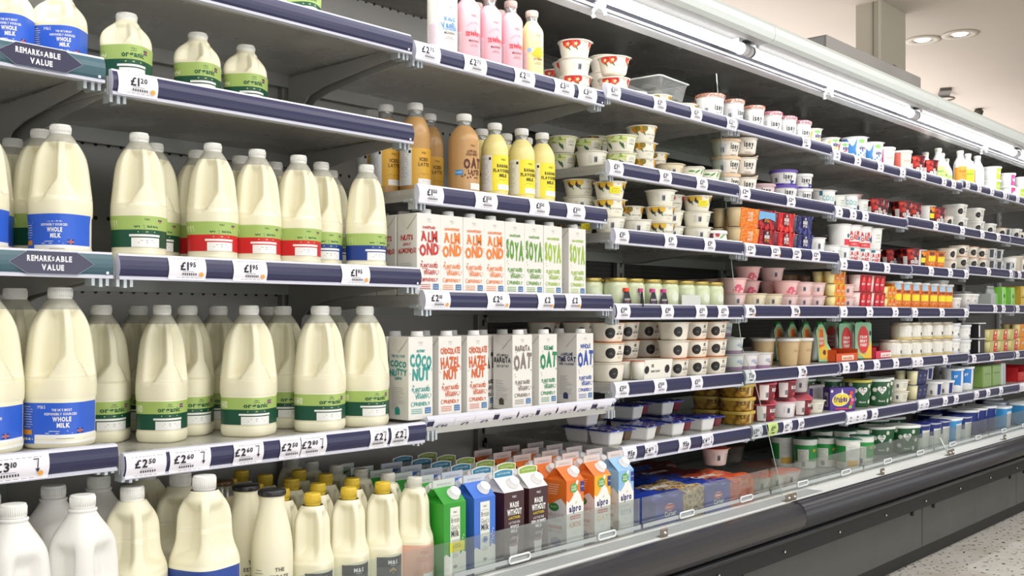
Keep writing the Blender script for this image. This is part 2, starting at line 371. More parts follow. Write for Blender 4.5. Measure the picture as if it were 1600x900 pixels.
while x < 9:
    mb.lathe([(.0045, 0), (.0035, .003), (0.0005, .004)], mat('C9C9C9', .3, .8), 8, c=(x, -.2045, .288), axis='y', caps=(False, False)); x += .41
parts.append(('bumper_channel', mb.mesh('bumper_channel')))
KP = mat('525350', .5, .15, noise=3)
seams = [X0, 1.1, 2.75, 4.39, 5.69, 7.3, X1]
for a, b2 in zip(seams, seams[1:]):
    mb = MB(); mb.box(a + .004, b2 - .004, -.155, -.12, .075, .275, KP, .004); scr = []
    m2 = MB()
    for sx_ in (a + .12, b2 - .12): m2.lathe([(.011, 0), (.011, -.008), (.006, -.01), (.0005, -.01)], mat('2A2A2A', .3, .6), 12, c=(sx_, -.155, .235), axis='y', caps=(False, False))
    parts.append(('kick_panel', mb.mesh('kick_panel'), [('screw', m2.mesh('screw'))]))
mb = MB(); mb.box(5.93, 5.99, -.1565, -.154, .19, .225, mat('E4E4E0')); parts.append(('rating_plate', mb.mesh('rating_plate')))
mb = MB(); mb.box(X0, X1, -.11, -.06, 0, .3, BLACK); mb.box(X0, X1, -.09, BACKY, .02, .40, BLACK); parts.append(('plinth', mb.mesh('plinth')))
spawn('refrigerated_display_case', 'display fridge', parts, (0, 0, 0), 0, 'long open-front supermarket chiller with dark bumper and pale lit canopy')
# tube lights in the canopy, one after another
def tubelight(x0, x1, label):
    T = MB(); T.lathe([(.0165, x0 + .03), (.0165, x1 - .03)], mat('FFFFFF', .4, emit=TUBE_EMIT), 20, c=(0, 0, 0), axis='x', caps=(False, False))
    E1 = MB(); E1.lathe([(.001, x0), (.019, x0), (.0205, x0 + .004), (.0205, x0 + .028), (.0195, x0 + .03)], mat('D8D8DA', .3), 20, axis='x'); E1.lathe([(.0207, x0 + .012), (.0207, x0 + .02)], mat('202020'), 20, axis='x', caps=(False, False))
    E2 = MB(); E2.lathe([(.0195, x1 - .03), (.0205, x1 - .028), (.0205, x1 - .004), (.019, x1), (.001, x1)], mat('D8D8DA', .3), 20, axis='x')
    Bk = MB()
    for xx in (x0 + .05, x1 - .05): Bk.box(xx - .012, xx + .012, -.012, .05, .014, .03, mat('C4C4C8', .3, .3))
    spawn('tube_light', 'light', [('tube', T.mesh('tube')), ('end_cap', E1.mesh('end_cap')), ('end_cap', E2.mesh('end_cap')), ('bracket', Bk.mesh('bracket'))], (0, -.015, c + .903), 0, label, 'fluorescent tubes under the canopy')
tubelight(.2, BX[4] - .008, 'glowing tube light at the near end of the canopy, its end cap labelled')
tubelight(BX[4] + .008, BX[6], 'glowing tube light in the canopy, above the second pot bay')
tubelight(BX[6] + .016, BX[8], 'glowing tube light in the canopy, above the fourth pot bay')
tubelight(BX[8] + .016, BX[10], 'glowing tube light at the far end of the canopy')
for px, lb in ((936, 'white C-shaped blind hook, nearest one under the canopy'), (1294, 'white C-shaped blind hook, middle one under the canopy'), (1537, 'white C-shaped blind hook, farthest one under the canopy')):
    m1 = MB(); m1.tube([(0, .022 * math.cos(t), .022 * math.sin(t) - .012) for t in [-.6 + k * .42 for k in range(10)]][::-1], .006, mat('E8ECF4', .2, coat=.5), 8); m1.box(-.015, .015, -.015, .02, .008, .02, mat('C8CCD2', .3))
    spawn('blind_hook', 'hook', [('hook', m1.mesh('hook'))], (xat(px, .055), .055, c + .892), R(70), lb, 'blind hooks under the canopy')
# grey plant box on the roof
mb = MB(); mb.box(4.08, 5.13, .125, .75, c + 1.0, c + 1.172, mat('9B9894', .5, .2, noise=4), .004)
m2 = MB(); m2.box(4.078, 4.081, .14, .74, c + 1.01, c + 1.165, mat('A9ABAA', .5, .2))
m3 = MB(); m3.box(4.62, 4.95, .2, .45, c + 1.172, c + 1.2, mat('C4C0B6', .5)); m3.box(4.98, 5.01, .2, .26, c + 1.172, c + 1.22, BLACK)
spawn('ventilation_box', 'roof unit', [('housing', mb.mesh('housing')), ('end_plate', m2.mesh('end_plate')), ('junction_block', m3.mesh('junction_block'))], (0, 0, 0), 0, 'low grey metal box on top of the chiller beside the column')
# --- shelves
RAILH = .047
def rail_mesh(x0, x1, y, teal=False, tilt=0.0, sideways=0.0):
    m = MB(); face = TEAL if teal else NAVY
    p = [(.006, 0), (-.004, 0), (-.007, -.004), (-.0105, -.012), (-.0125, -.021), (-.0125, -.028), (-.0105, -.036), (-.0075, -.0405), (-.010, -.0425), (-.010, -.047), (.006, -.047)]
    ct, st = math.cos(tilt), math.sin(tilt)
    q = [(y + a * ct + b2 * st, b2 * ct - a * st) for a, b2 in p]
    mf = lambda i: face if 2 <= i <= 6 else WHITEP
    rr = [[(xx, a, b2) for a, b2 in q] for xx in (x0 + .003, x1 - .003)]
    k = len(q)
    for i in range(k):
        a, b2 = q[i], q[(i + 1) % k]
        m.face([(x0 + .003, a[0], a[1]), (x0 + .003, b2[0], b2[1]), (x1 - .003, b2[0], b2[1]), (x1 - .003, a[0], a[1])][::-1], mf(i), False)
    for xx in (x0 + .003, x1 - .003): m.face([(xx, a, b2) for a, b2 in q], WHITEP)
    m.lathe([(.0028, 0), (.0028, -.001), (.0005, -.0012)], mat('F4F4F8'), 10, c=(x1 - .014, y - .0105 + .0, -.0375) if not tilt else (x1 - .014, y, -.01), axis='y', caps=(False, False))
    return m.mesh('price_rail')
def bracket_mesh(side, drop):
    m = MB(); t = .0035
    # gooseneck arm in the y-z plane, deeper towards the back, dropping at the upright
    top = [(.02, -.012), (.18, -.018), (.36, -.022), (.44, -.022), (.495, -.022)]
    bot = [(.02, -.036), (.18, -.05), (.34, -.068), (.40, -.082), (.435, -.11), (.445, -.16), (.495, -.16)]
    pts = top + bot[::-1]
    x = side
    m.face([(x, a, b2) for a, b2 in pts], STEEL); m.face([(x + t, a, b2) for a, b2 in reversed(pts)], STEEL)
    n = len(pts)
    for i in range(n):
        a, b2 = pts[i], pts[(i + 1) % n]; m.face([(x, a[0], a[1]), (x + t, a[0], a[1]), (x + t, b2[0], b2[1]), (x, b2[0], b2[1])], STEEL)
    for k_, v_ in enumerate(m.v): m.v[k_] = (v_[0], v_[1], v_[2] if drop else max(v_[2] * .6, -.05))
    return m.mesh('bracket')
def clip_mesh(x):
    m = MB()
    m.box(x - .02, x + .02, -.002, .03, -.03, -.022, CLIP, .002); m.box(x - .016, x - .010, -.012, .014, -.048, -.026, CLIP); m.box(x - .003, x + .003, -.014, .014, -.05, -.026, CLIP); m.box(x + .010, x + .016, -.012, .014, -.048, -.026, CLIP)
    m.lathe([(.005, 0), (.004, -.003), (.0005, -.004)], mat('707478', .2, .7), 10, c=(x + .004, -.0, -.022), axis='y', caps=(False, False))
    return m.mesh('bracket_clip')
TRAYZ = {}
for bay, rows in SH.items():
    for row, dz, y0 in rows:
        xa, xb = BX[bay] + .003, BX[bay + 1] - .003; z = Z0 + dz
        d = -.012 if row < 3 or (row == 3 and bay > 2) else -.004
        TRAYZ[(bay, row)] = (z + d, y0)
        m = MB(); yb = BACKY - .024
        m.box(xa, xb, y0 + .007, yb, d - .012, d, TRAYM, 0); m.box(xa, xb, y0 + .007, y0 + .02, d - .034, d - .012, STEEL); m.box(xa, xb, yb - .012, yb, d - .045, d - .012, STEELD); m.box(xa, xb, yb - .004, yb, d, d + .05, STEEL)
        m.box(xa, xa + .003, y0 + .02, yb, d - .028, d - .012, STEEL); m.box(xb - .003, xb, y0 + .02, yb, d - .028, d - .012, STEEL)
        teal = bay == 0 and row in (1, 2); tilt = R(-52) if (bay == 2 and row == 3) else (R(-8) if row >= 3 and bay < 3 or row == 5 else 0)
        prt = [('tray', m.mesh('tray')), ('price_rail', rail_mesh(xa, xb, y0, teal, tilt))]
        for sx_ in (xa + .006, xb - .010):
            bm_ = bracket_mesh(sx_, (bay < 2 and row != 3) or (bay, row) == (2, 0)); cl = clip_mesh(sx_ + (.012 if sx_ < (xa + xb) / 2 else -.012))
            for v in bm_.vertices: v.co.y += y0 * (1 - v.co.y / .5); v.co.z += d + .004
            for v in cl.vertices: v.co.y += y0 + .012; v.co.z += d
            prt.append(('bracket', bm_, [('bracket_clip', cl)]))
        spawn('steel_shelf', 'shelf', prt, (0, 0, z), 0, f"grey steel shelf with {'teal' if teal else 'navy'} price rail, {ROWN[row]} of the {BAYN[bay]}", 'chiller shelves')
# --- low acrylic front panels, their clamps, and tall glass dividers
def front_panel(k):
    a, b2 = BX[k] + .006, BX[k + 1] - .006; m = MB(); m.box(a, b2, -.106, -.102, .446, .537, PERSPEX)
    s2 = MB(); s2.box(a, b2, -.1075, -.1065, .452, .463, clear_strip); 
    hp = []
    for cx in (a + (b2 - a) * .3, a + (b2 - a) * .78):
        p = []; hs = MB()
        for t in [2 * math.pi * i / 20 for i in range(21)]: p.append((cx + (.03 if math.cos(t) > 0 else -.03) + .008 * math.cos(t), -.111, .4605 + .008 * math.sin(t)))
        hs.tube(p, .0028, mat('E9ECEC', .2, coat=.4), 6); hp.append(('finger_slot', hs.mesh('finger_slot')))
    spawn('acrylic_riser', 'front panel', [('panel', m.mesh('panel')), ('edge_strip', s2.mesh('edge_strip'))] + hp, (0, 0, 0), 0, f'low clear acrylic panel along the base tray of the {BAYN[k]}', 'clear front panels of the base tray')
clear_strip = clear_mat('grey_seal', (.8, .82, .82), .15, .8, .2, .45)
for k in range(0, 10):
    if k < 9: front_panel(k)
BAYN2 = BAYN + ['farthest bay', 'farthest bay', 'farthest bay']
for k in range(1, 11):
    x = BX[k] - .004
    m = MB(); BR = mat('8C8272', .35, .6)
    for dx in ((-.019, .019) if k % 2 == 0 else (0,)):
        m.box(x + dx - .017, x + dx + .017, -.186, -.180, .434, .464, BR, .003); m.lathe([(.006, -.186), (.005, -.190), (.0005, -.192)], mat('CFCFCF', .2, .8), 12, c=(x + dx, 0, .450), axis='y', caps=(False, False))
        m.box(x + dx - .015, x + dx + .015, -.181, -.166, .436, .441, BR)
    spawn('panel_clamp', 'clamp', [('clamp', m.mesh('clamp'))], (0, 0, 0), 0, f"small {'double' if k % 2 == 0 else 'single'} brass-grey clamp on the bumper edge, " + (f'left end of the {BAYN[k]}' if k < 9 else ('ninth' if k == 9 else 'tenth') + ' from the near end'), 'clamps along the bumper')
def divider(x, lb):
    prof = [(.10, .843), (.075, .55), (.055, .3), (.024, .05), (-.0, -.11), (-.05, -.23), (-.108, -.43), (-.150, -.596)]
    m = MB(); T = .0025
    pts = [(y, Z0 + z) for y, z in prof] + [(.42, Z0 - .596), (.42, Z0 + .843)]
    for xx, rv in ((x - T, 0), (x + T, 1)): m.face([(xx, a, b2) for a, b2 in (reversed(pts) if rv else pts)], GLASS)
    e = MB(); n = len(prof)
    for i in range(n - 1):
        a, b2 = pts[i], pts[i + 1]; e.face([(x - T, a[0], a[1]), (x - T, b2[0], b2[1]), (x + T, b2[0], b2[1]), (x + T, a[0], a[1])], mat('8E9A94', .1))
    spawn('glass_divider', 'divider', [('pane', m.mesh('pane')), ('polished_edge', e.mesh('polished_edge'))], (0, 0, 0), 0, lb)
# (the pane stands in the gap between two bays)
divider(BX[4], 'tall clear glass divider between the first and second pot bays')
def low_divider(x, lb):
    m = MB(); m.face([(x, -.165, .44), (x, .3, .44), (x, .3, .51), (x, -.135, .51)], GLASS); e = MB(); e.box(x - .0025, x + .0025, -.167, -.163, .44, .47, mat('DDE6E2', .1)); e.tube([(x, -.165, .45), (x, -.135, .51)], .003, mat('DDE6E2', .1), 6)
    spawn('glass_divider', 'divider', [('pane', m.mesh('pane')), ('polished_edge', e.mesh('polished_edge'))], (0, 0, 0), 0, lb)
low_divider(BX[6], 'low clear glass divider on the base tray beside dark blue tubs')
# --- price tags
INK = mat('1E1E2A', .6); INKG = mat('8A8A94', .6); CARD = mat('F2F0F8', .45); SUN = mat('E8A23C', .5); GREENC = mat('C3DC84', .5)
TAGC = {}
def tagmesh(w, price, style, lod):
    k = (round(w, 3), price, style, lod)
    if k in TAGC: return TAGC[k]
    m = MB(); h = .0445; bg = GREENC if 'g' in style else CARD
    # card follows the bulge of the rail
    cs = [(-.0046, -.0005), (-.0082, -.0045), (-.0118, -.012), (-.0138, -.021), (-.0138, -.028), (-.0118, -.036), (-.0098, -.0405), (-.0112, -.0445)]
    m.rings([[(xx, a, b2) for a, b2 in cs] for xx in (-w / 2, w / 2)], bg, closed=False, smooth=True)
    m.rings([[(xx, a + .0004, b2) for a, b2 in cs][::-1] for xx in (-w / 2, w / 2)], bg, closed=False, smooth=True)
    f = Flat((0, -.0146, -.0445), (1, 0, 0), (0, 0, 1), (0, -1, 0))
    big, sup = (price.split('.') + [''])[:2] if '.' in price else (price, '')
    uc = -w * .14 if 'a' in style else 0
    if lod < 2:
        text(m, f, big, uc + (.001 if sup else .004), .0185, .0155, INK, align='r' if sup else 'c', off=0, sp=.16, bold=1)
        if sup: text(m, f, sup, uc + .003, .0245, .0092, INK, align='l', off=0, bold=1)
        if lod == 0:
            rn = random.Random(hash(price) & 7)
            for i in range(9): x = -w * .4 + i * w * .09; rect(m, f, x, x + w * rn.uniform(.04, .08), .0385, .0395, INKG, .0)
            for i in range(7): x = uc - .012 + i * .0045; rect(m, f, x, x + .0022, .0085, .0128, INK, .0)
            for i in range(5): x = -w * .3 + i * w * .12; rect(m, f, x, x + w * .08, .0035, .0043, INKG, .0)
            rect(m, f, uc - .012, uc + .012, .0155, .0162, INKG, .0)
        else:
            rect(m, f, uc - .010, uc + .010, .0075, .0112, INK, 0); rect(m, f, -w * .35, w * .3, .038, .0388, INKG, 0)
    else:
        rect(m, f, -.008, .008, .021, .029, INKG, 0); rect(m, f, -.007, .007, .010, .0135, INK, 0)
    if 's' in style: ell(m, f, w * .36, .0105, .0045, .0045, SUN, off=.0002)
    if 'a' in style:
        x = w * .32; rect(m, f, x - .009, x, .0345, .0362, INK, 0); rect(m, f, x - .0015, x, .018, .0362, INK, .0001); poly(m, f, [(x - .0045, .019), (x - .0008, .0125), (x + .003, .019)], INK, .0002)
    TAGC[k] = m.mesh('price_tag'); return TAGC[k]
def say(p): return {'£': 'pound'}.get(p, p)
tagn = {}
def tags(bay, row, items, w=.078, lod=0):
    dz, y0 = [(a, b2) for r, a, b2 in SH[bay] if r == row][0]
    xs = []
    for it in items:
        px, price = it[0], it[1]; st = it[2] if len(it) > 2 else ''; ww = it[3] if len(it) > 3 else w
        x = xat(px, y0 - .012)
        x = min(max(x, BX[bay] + .004 + ww / 2), BX[bay + 1] - .004 - ww / 2); xs.append([x, price, st, ww])
    xs.sort(key=lambda q: q[0])
    for i in range(1, len(xs)):
        mn = xs[i - 1][0] + (xs[i - 1][3] + xs[i][3]) / 2 + .001
        if xs[i][0] < mn: xs[i][0] = mn
    over = xs[-1][0] + xs[-1][3] / 2 - (BX[bay + 1] - .004)
    if over > 0:
        for q in xs: q[0] -= over
    for i, (x, price, st, ww) in enumerate(xs):
        tilt = R(-52) if (bay == 2 and row == 3) else (R(-8) if row >= 3 and bay < 3 or row == 5 else 0)
        o = obj('price_tag', tagmesh(ww, price, st, lod)); o.location = (x, y0 - .0004, Z0 + dz); o.rotation_euler = (-tilt if False else tilt * -1, 0, 0)
        o['category'] = 'price tag'; o['group'] = 'shelf edge price tags'
        cl = 'green' if 'g' in st else 'white'
        what = f"price tag reading {price}" if lod < 2 else 'small price tag'
        o['label'] = f"{cl} {what}, {ORD[i]} from left, {ROWN[row]}, {BAYN[bay]}"
def rail_sign(bay, row, cpx):
    dz, y0 = [(a, b2) for r, a, b2 in SH[bay] if r == row][0]; x = xat(cpx, y0 - .012); m = MB(); NV = mat('2E2C4C', .35, coat=.4); LG = mat('8FA3AE', .4); WT = mat('E8E8EE', .5)
    f = Flat((0, -.0132, -.047), (1, 0, 0), (0, 0, 1), (0, -1, 0))
    SX = .8
    m_v = len(m.v)
    poly(m, f, [(-.092, .024), (-.054, .0435), (.054, .0435), (.092, .024), (.054, .0045), (-.054, .0045)], LG, .0002)
    poly(m, f, [(-.0905, .024), (-.0535, .0428), (.0535, .0428), (.0905, .024), (.0535, .0052), (-.0535, .0052)], NV, .0004)
    text(m, f, 'REMARK', -.0545, .0265, .0095, WT, w=.052, bold=2, align='l', off=.0007); text(m, f, 'S', .0005, .0275, .007, WT, w=.006, bold=1, off=.0007); text(m, f, 'ABLE', .0052, .0265, .0095, WT, w=.036, bold=2, align='l', off=.0007); text(m, f, 'VALUE', 0, .0115, .0095, WT, w=.048, bold=2, off=.0007)
    m.v = [(a * SX, b2, c2) for a, b2, c2 in m.v]
    o = obj('rail_sign', m.mesh('rail_sign')); o.location = (x, y0, Z0 + dz); o['category'] = 'sign'; o['group'] = 'value signs on teal rails'
    o['label'] = f"navy hexagonal value sign on the teal rail, {ROWN[row]} of the {BAYN[bay]}"
rail_sign(0, 1, 64); rail_sign(0, 2, 82)
tags(0, 3, [(28, '£3.10', 'sa', .105)], lod=0)
tags(1, 1, [(216, '£1.20', 's')]); tags(1, 2, [(293, '£1.95', 's'), (391, '£1.95', 's'), (556, '£1.95', 's')])
tags(1, 3, [(230, '£2.50', ''), (299, '£2.60', 'a', .085), (390, '£2.60', 'a', .068), (455, '£2.50', '', .05), (492, '£2.80', 'a', .065), (594, '£2', 'a', .052), (626, '£2', 'a', .052)])
tags(2, 0, [(663, '£2.75'), (743, '£2.75'), (820, '£2.75'), (882, '£3.50', '', .085), (918, '£3.50', '', .085)], w=.08)
tags(2, 1, [(674, '£1.50'), (760, '£1.50'), (843, '£1.50'), (900, '£1.50')], w=.08)
tags(2, 2, [(684, '£2.10', 's'), (779, '£2.15', 's'), (853, '£2', 's', .065), (896, '£2', 's', .065)], w=.082)
tags(2, 3, [(700, '£2.10'), (724, '£2'), (746, '£2'), (800, '£1.90'), (830, '£2', 'a'), (862, '£2'), (890, '£2', 'a'), (918, '£2.10'), (950, '£2.10', 'a')], w=.068)
for bay, row, L in ((3, 0, [(957, '£1.35'), (1031, '£1.15'), (1088, '£1.15'), (1155, '£2.50')]), (3, 1, [(961, '£1.15'), (1040, '£1.10'), (1097, '£1.10')]), (3, 2, [(967, '£1.15'), (1048, '£1.15'), (1109, '£1.15')]),
        (3, 3, [(974, '£1.30'), (1043, '£1.10'), (1096, '£1.75'), (1130, '£1.75')]), (3, 4, [(957, '£1.20'), (1032, '£1.20'), (1089, '£1.75')]), (3, 5, [(985, '95p'), (1019, '£4.75', 'a'), (1071, '95p'), (1107, '£4.75', 'a')]),
        (4, 0, [(1260, '£2.75')]), (4, 1, [(1160, '£2.60'), (1236, '£2.60')]), (4, 2, [(1166, '£2.50'), (1212, '£2.75', 's'), (1245, '£2.50'), (1275, '£2.50')]),
        (4, 3, [(1172, '95p', 's'), (1243, '95p', 's')]), (4, 4, [(1172, '75p'), (1254, '75p', 's')]), (4, 5, [(1180, '£3.25', 'a'), (1209, '£1.75', 'g', .07), (1232, '£1.35', 'a'), (1253, '£1.35', '', .045)])):
    tags(bay, row, L, w=.066, lod=0 if bay < 4 else 1)
for bay, row, L in ((5, 0, [1301, 1340, 1376, 1412]), (5, 1, [1307, 1333, 1352]), (5, 2, [1314, 1353, 1386]), (5, 3, [1317, 1359, 1399]), (5, 4, [1322, 1345, 1370, 1400]), (5, 5, [1306, 1327, 1350, 1368]),
        (6, 0, [1443, 1475, 1490]), (6, 1, [1462, 1508]), (6, 2, [1455, 1485, 1512]), (6, 3, [1428, 1472, 1515]), (6, 4, [1412, 1432, 1477]), (6, 5, [1420, 1436, 1478, 1495]), (7, 0, [1512, 1530, 1550, 1570]), (7, 1, [1535, 1560]), (7, 2, [1545, 1580]), (7, 3, [1555, 1568]), (7, 4, [1522, 1550]), (7, 5, [1520, 1545, 1565]), (8, 0, [1590]), (8, 2, [1593]), (8, 3, [1590]), (8, 4, [1590]), (8, 5, [1585, 1597])):
    tags(bay, row, [(p, '£2', '') for p in L], w=.062, lod=2)
# ------------------------------------------------------------------ products: each kind is a list of (part, mesh[, sub-parts])
def ss(a, b2, x):
    t = max(0.0, min(1.0, (x - a) / (b2 - a))); return t * t * (3 - 2 * t)
def lerp_raw(pf, t):
    for i in range(len(pf) - 1):
        if t <= pf[i + 1][0]:
            a, b2 = pf[i], pf[i + 1]; return a[1] + (b2[1] - a[1]) * (t - a[0]) / (b2[0] - a[0] + 1e-9)
    return pf[-1][1]
def lerp_prof(pf, t):
    w = .028 * ss(.32, .38, t) * (1 - ss(.86, .90, t)) + .004 * ss(.02, .06, t) * (1 - ss(.88, .91, t))
    return sum(lerp_raw(pf, t + w * k / 3) for k in range(-3, 4)) / 7
MILK = mat('F1ECD0', .3, sss=.10); MILKW = mat('EEEDE8', .35, sss=.1); CAPW = mat('EFEFEA', .4); CAPG = mat('DAD9CE', .4); PINKM = mat('F2C9C6', .3)
LG_ = mat('A9C46C', .45); DG = mat('15503A', .4); RED = mat('CF2326', .4); BLU = mat('1F3F8C', .4); MSB = mat('2F62D2', .4); WH = mat('F2F2EE', .45); BK = mat('1B1B20', .45); GY = mat('9C9CA2', .5)
ORG_ = mat('E39A2E', .5); SKY = mat('4F8FCF', .4)
def lab_organic(col):
    def f(mb, sf, z0, z1, A):
        H = z1 - z0; ua, ub = -A * 2.25, A * 1.5; vm = z0 + H * .56
        rect(mb, sf, ua, ub, vm, z1, LG_, .0008); rect(mb, sf, ua, ub, z0, vm, col, .0008)
        rect(mb, sf, -A * .62, A * .62, z0, z0 + H * .30, WH, .0011); rect(mb, sf, -A * .72, A * .66, z0 + H * .34, z0 + H * .41, WH, .0011)
        lines(mb, sf, 0, z0 + H * .2, A * .7, 2, GY, dv=H * .07, h=.0012, off=.0014)
        text(mb, sf, 'organic', A * .0, z0 + H * .635, H * .17, DG, w=A * 1.02, bold=1, off=.0013, sp=.08); text(mb, sf, 'M&S', 0, z0 + H * .86, H * .06, DG, off=.0013); rect(mb, sf, -A * .12, A * .12, z0 + H * .81, z0 + H * .825, DG, .0013)
        lines(mb, sf, 0, z0 + H * .47, A * 1.1, 1, LG_, h=H * .035, off=.0013)
        flag(mb, sf, A * .5, z0 + H * .76, A * .28, H * .14)
        rect(mb, sf, -A * 1.95, -A * 1.25, z0 + H * .62, z0 + H * .86, mat('DDE8B8'), .0010); lines(mb, sf, -A * 1.6, z0 + H * .8, A * .6, 4, DG, dv=H * .055, h=.001, off=.0013)
    return f
def lab_whole(mb, sf, z0, z1, A):
    H = z1 - z0; ua, ub = -A * 1.75, A * 1.35; c = -A * .33
    rect(mb, sf, ua, ub, z0 + H * .22, z1, MSB, .0008); rect(mb, sf, ua, ub, z0, z0 + H * .22, WH, .0008); rect(mb, sf, ua, ua + A * .62, z0, z0 + H * .22, MSB, .001)
    text(mb, sf, 'M&S', c - A * .55, z1 - H * .14, H * .085, WH, off=.0012); text(mb, sf, "THE UK'S MOST", c + A * .1, z1 - H * .2, H * .06, WH, w=A * .6, bold=1, off=.0012); text(mb, sf, 'RESPONSIBLY SOURCED', c + A * .05, z1 - H * .3, H * .06, WH, w=A * 1.0, bold=1, off=.0012)
    text(mb, sf, 'WHOLE', c + A * .1, z1 - H * .45, H * .11, WH, w=A * .55, bold=2, off=.0012); text(mb, sf, 'MILK', c + A * .15, z1 - H * .6, H * .11, WH, w=A * .38, bold=2, off=.0012)
    lines(mb, sf, c, z1 - H * .7, A * .9, 2, WH, dv=H * .05, h=.0009); lines(mb, sf, ua + A * .32, z1 - H * .1, A * .5, 9, WH, dv=H * .062, h=.0008, off=.0012)
    rect(mb, sf, ua + A * .08, ua + A * .52, z0 + H * .22, z0 + H * .34, ORG_, .0011); flag(mb, sf, c + A * .55, z0 + H * .24, A * .26, H * .12); lines(mb, sf, c + A * .2, z0 + H * .12, A * .8, 1, GY, h=.001)
def lab_black(mb, sf, z0, z1, A):
    H = z1 - z0; rect(mb, sf, -A * .85, A * .85, z0, z1, mat('4A4A4C', .45), .0008, ); rect(mb, sf, -A * .85, A * .85, z1 - H * .27, z1, BK, .0010)
    text(mb, sf, 'M&S', 0, z1 - H * .19, H * .11, WH, w=A * .5, bold=1); rect(mb, sf, -A * .15, A * .15, z1 - H * .235, z1 - H * .225, WH, .0012)
    for k in range(-2, 3): ell(mb, sf, k * A * .07, z1 - H * .37 + .002 * (2 - abs(k)), A * .04, H * .035, mat('C8A46A'), rot=20 * k)
    rect(mb, sf, -A * .01, A * .01, z1 - H * .48, z1 - H * .38, mat('C8A46A'), .0011)
    text(mb, sf, 'JERSEY', 0, z1 - H * .64, H * .09, mat('B9B9B4'), w=A * 1.0, bold=0); text(mb, sf, 'WHOLE MILK', 0, z1 - H * .78, H * .075, mat('B9B9B4'), w=A * 1.0)
def lab_pink(mb, sf, z0, z1, A):
    H = z1 - z0; rect(mb, sf, -A * 2.2, A * 1.2, z0, z1, mat('E8B7A4', .45), .0008); text(mb, sf, 'M&S', 0, z1 - H * .22, H * .09, mat('D28F7C')); text(mb, sf, 'GOLD', 0, z1 - H * .42, H * .12, mat('DB9C88'), w=A * .9); lines(mb, sf, 0, z1 - H * .55, A, 3, mat('CF8B78')); rect(mb, sf, -A * .1, A * .8, z0 + H * .08, z0 + H * .28, WH, .001)
def lab_daisy(mb, sf, z0, z1, A):
    NB = mat('2B4A9C', .4); rect(mb, sf, -A * 2.3, A * 1.5, z0, z1, NB, .0008); H = z1 - z0; rn = random.Random(4)
    for i in range(11):
        u = -A * 1.9 + i * A * .33; v = z0 + H * rn.uniform(.25, .85)
        for k in range(8): ell(mb, sf, u + A * .06 * math.cos(k * .785), v + A * .06 * math.sin(k * .785), A * .045, A * .018, WH, rot=k * 45, n=6, off=.001 + .0002 * (k % 2))
        ell(mb, sf, u, v, A * .03, A * .03, ORG_, n=8, off=.0014)
    rect(mb, sf, -A * 1.1, -A * .3, z0 + H * .35, z0 + H * .6, WH, .0016)
JPROF = {   # t -> half width factor
    'bullet': [(0, .86), (.012, .93), (.04, .97), (.07, .975), (.075, .955), (.085, .95), (.30, .955), (.315, .985), (.36, 1.0), (.44, .99), (.55, .93), (.66, .88), (.76, .80), (.84, .67), (.90, .48), (.925, .385), (.93, .37), (1, .37)],
    'pint': [(0, .86), (.02, .93), (.05, .97), (.08, .95), (.50, .96), (.53, 1.0), (.62, .99), (.70, .95), (.77, .84), (.82, .66), (.855, .50), (.87, .45), (.88, .445), (1, .445)],
    'waist': [(0, .9), (.015, .97), (.04, 1.0), (.46, 1.0), (.50, .985), (.54, .90), (.60, .80), (.68, .77), (.76, .76), (.82, .72), (.87, .58), (.91, .44), (.935, .38), (.94, .37), (1, .37)],
    'slim': [(0, .9), (.015, .97), (.04, 1.0), (.40, 1.0), (.44, .985), (.49, .91), (.54, .86), (.66, .835), (.78, .82), (.85, .72), (.90, .52), (.93, .42), (.94, .40), (1, .40)],
    'big': [(0, .9), (.015, .97), (.04, 1.0), (.45, 1.0), (.62, .97), (.74, .90), (.80, .76), (.86, .56), (.905, .42), (.91, .46), (.92, .46), (.925, .40), (1, .40)],
}
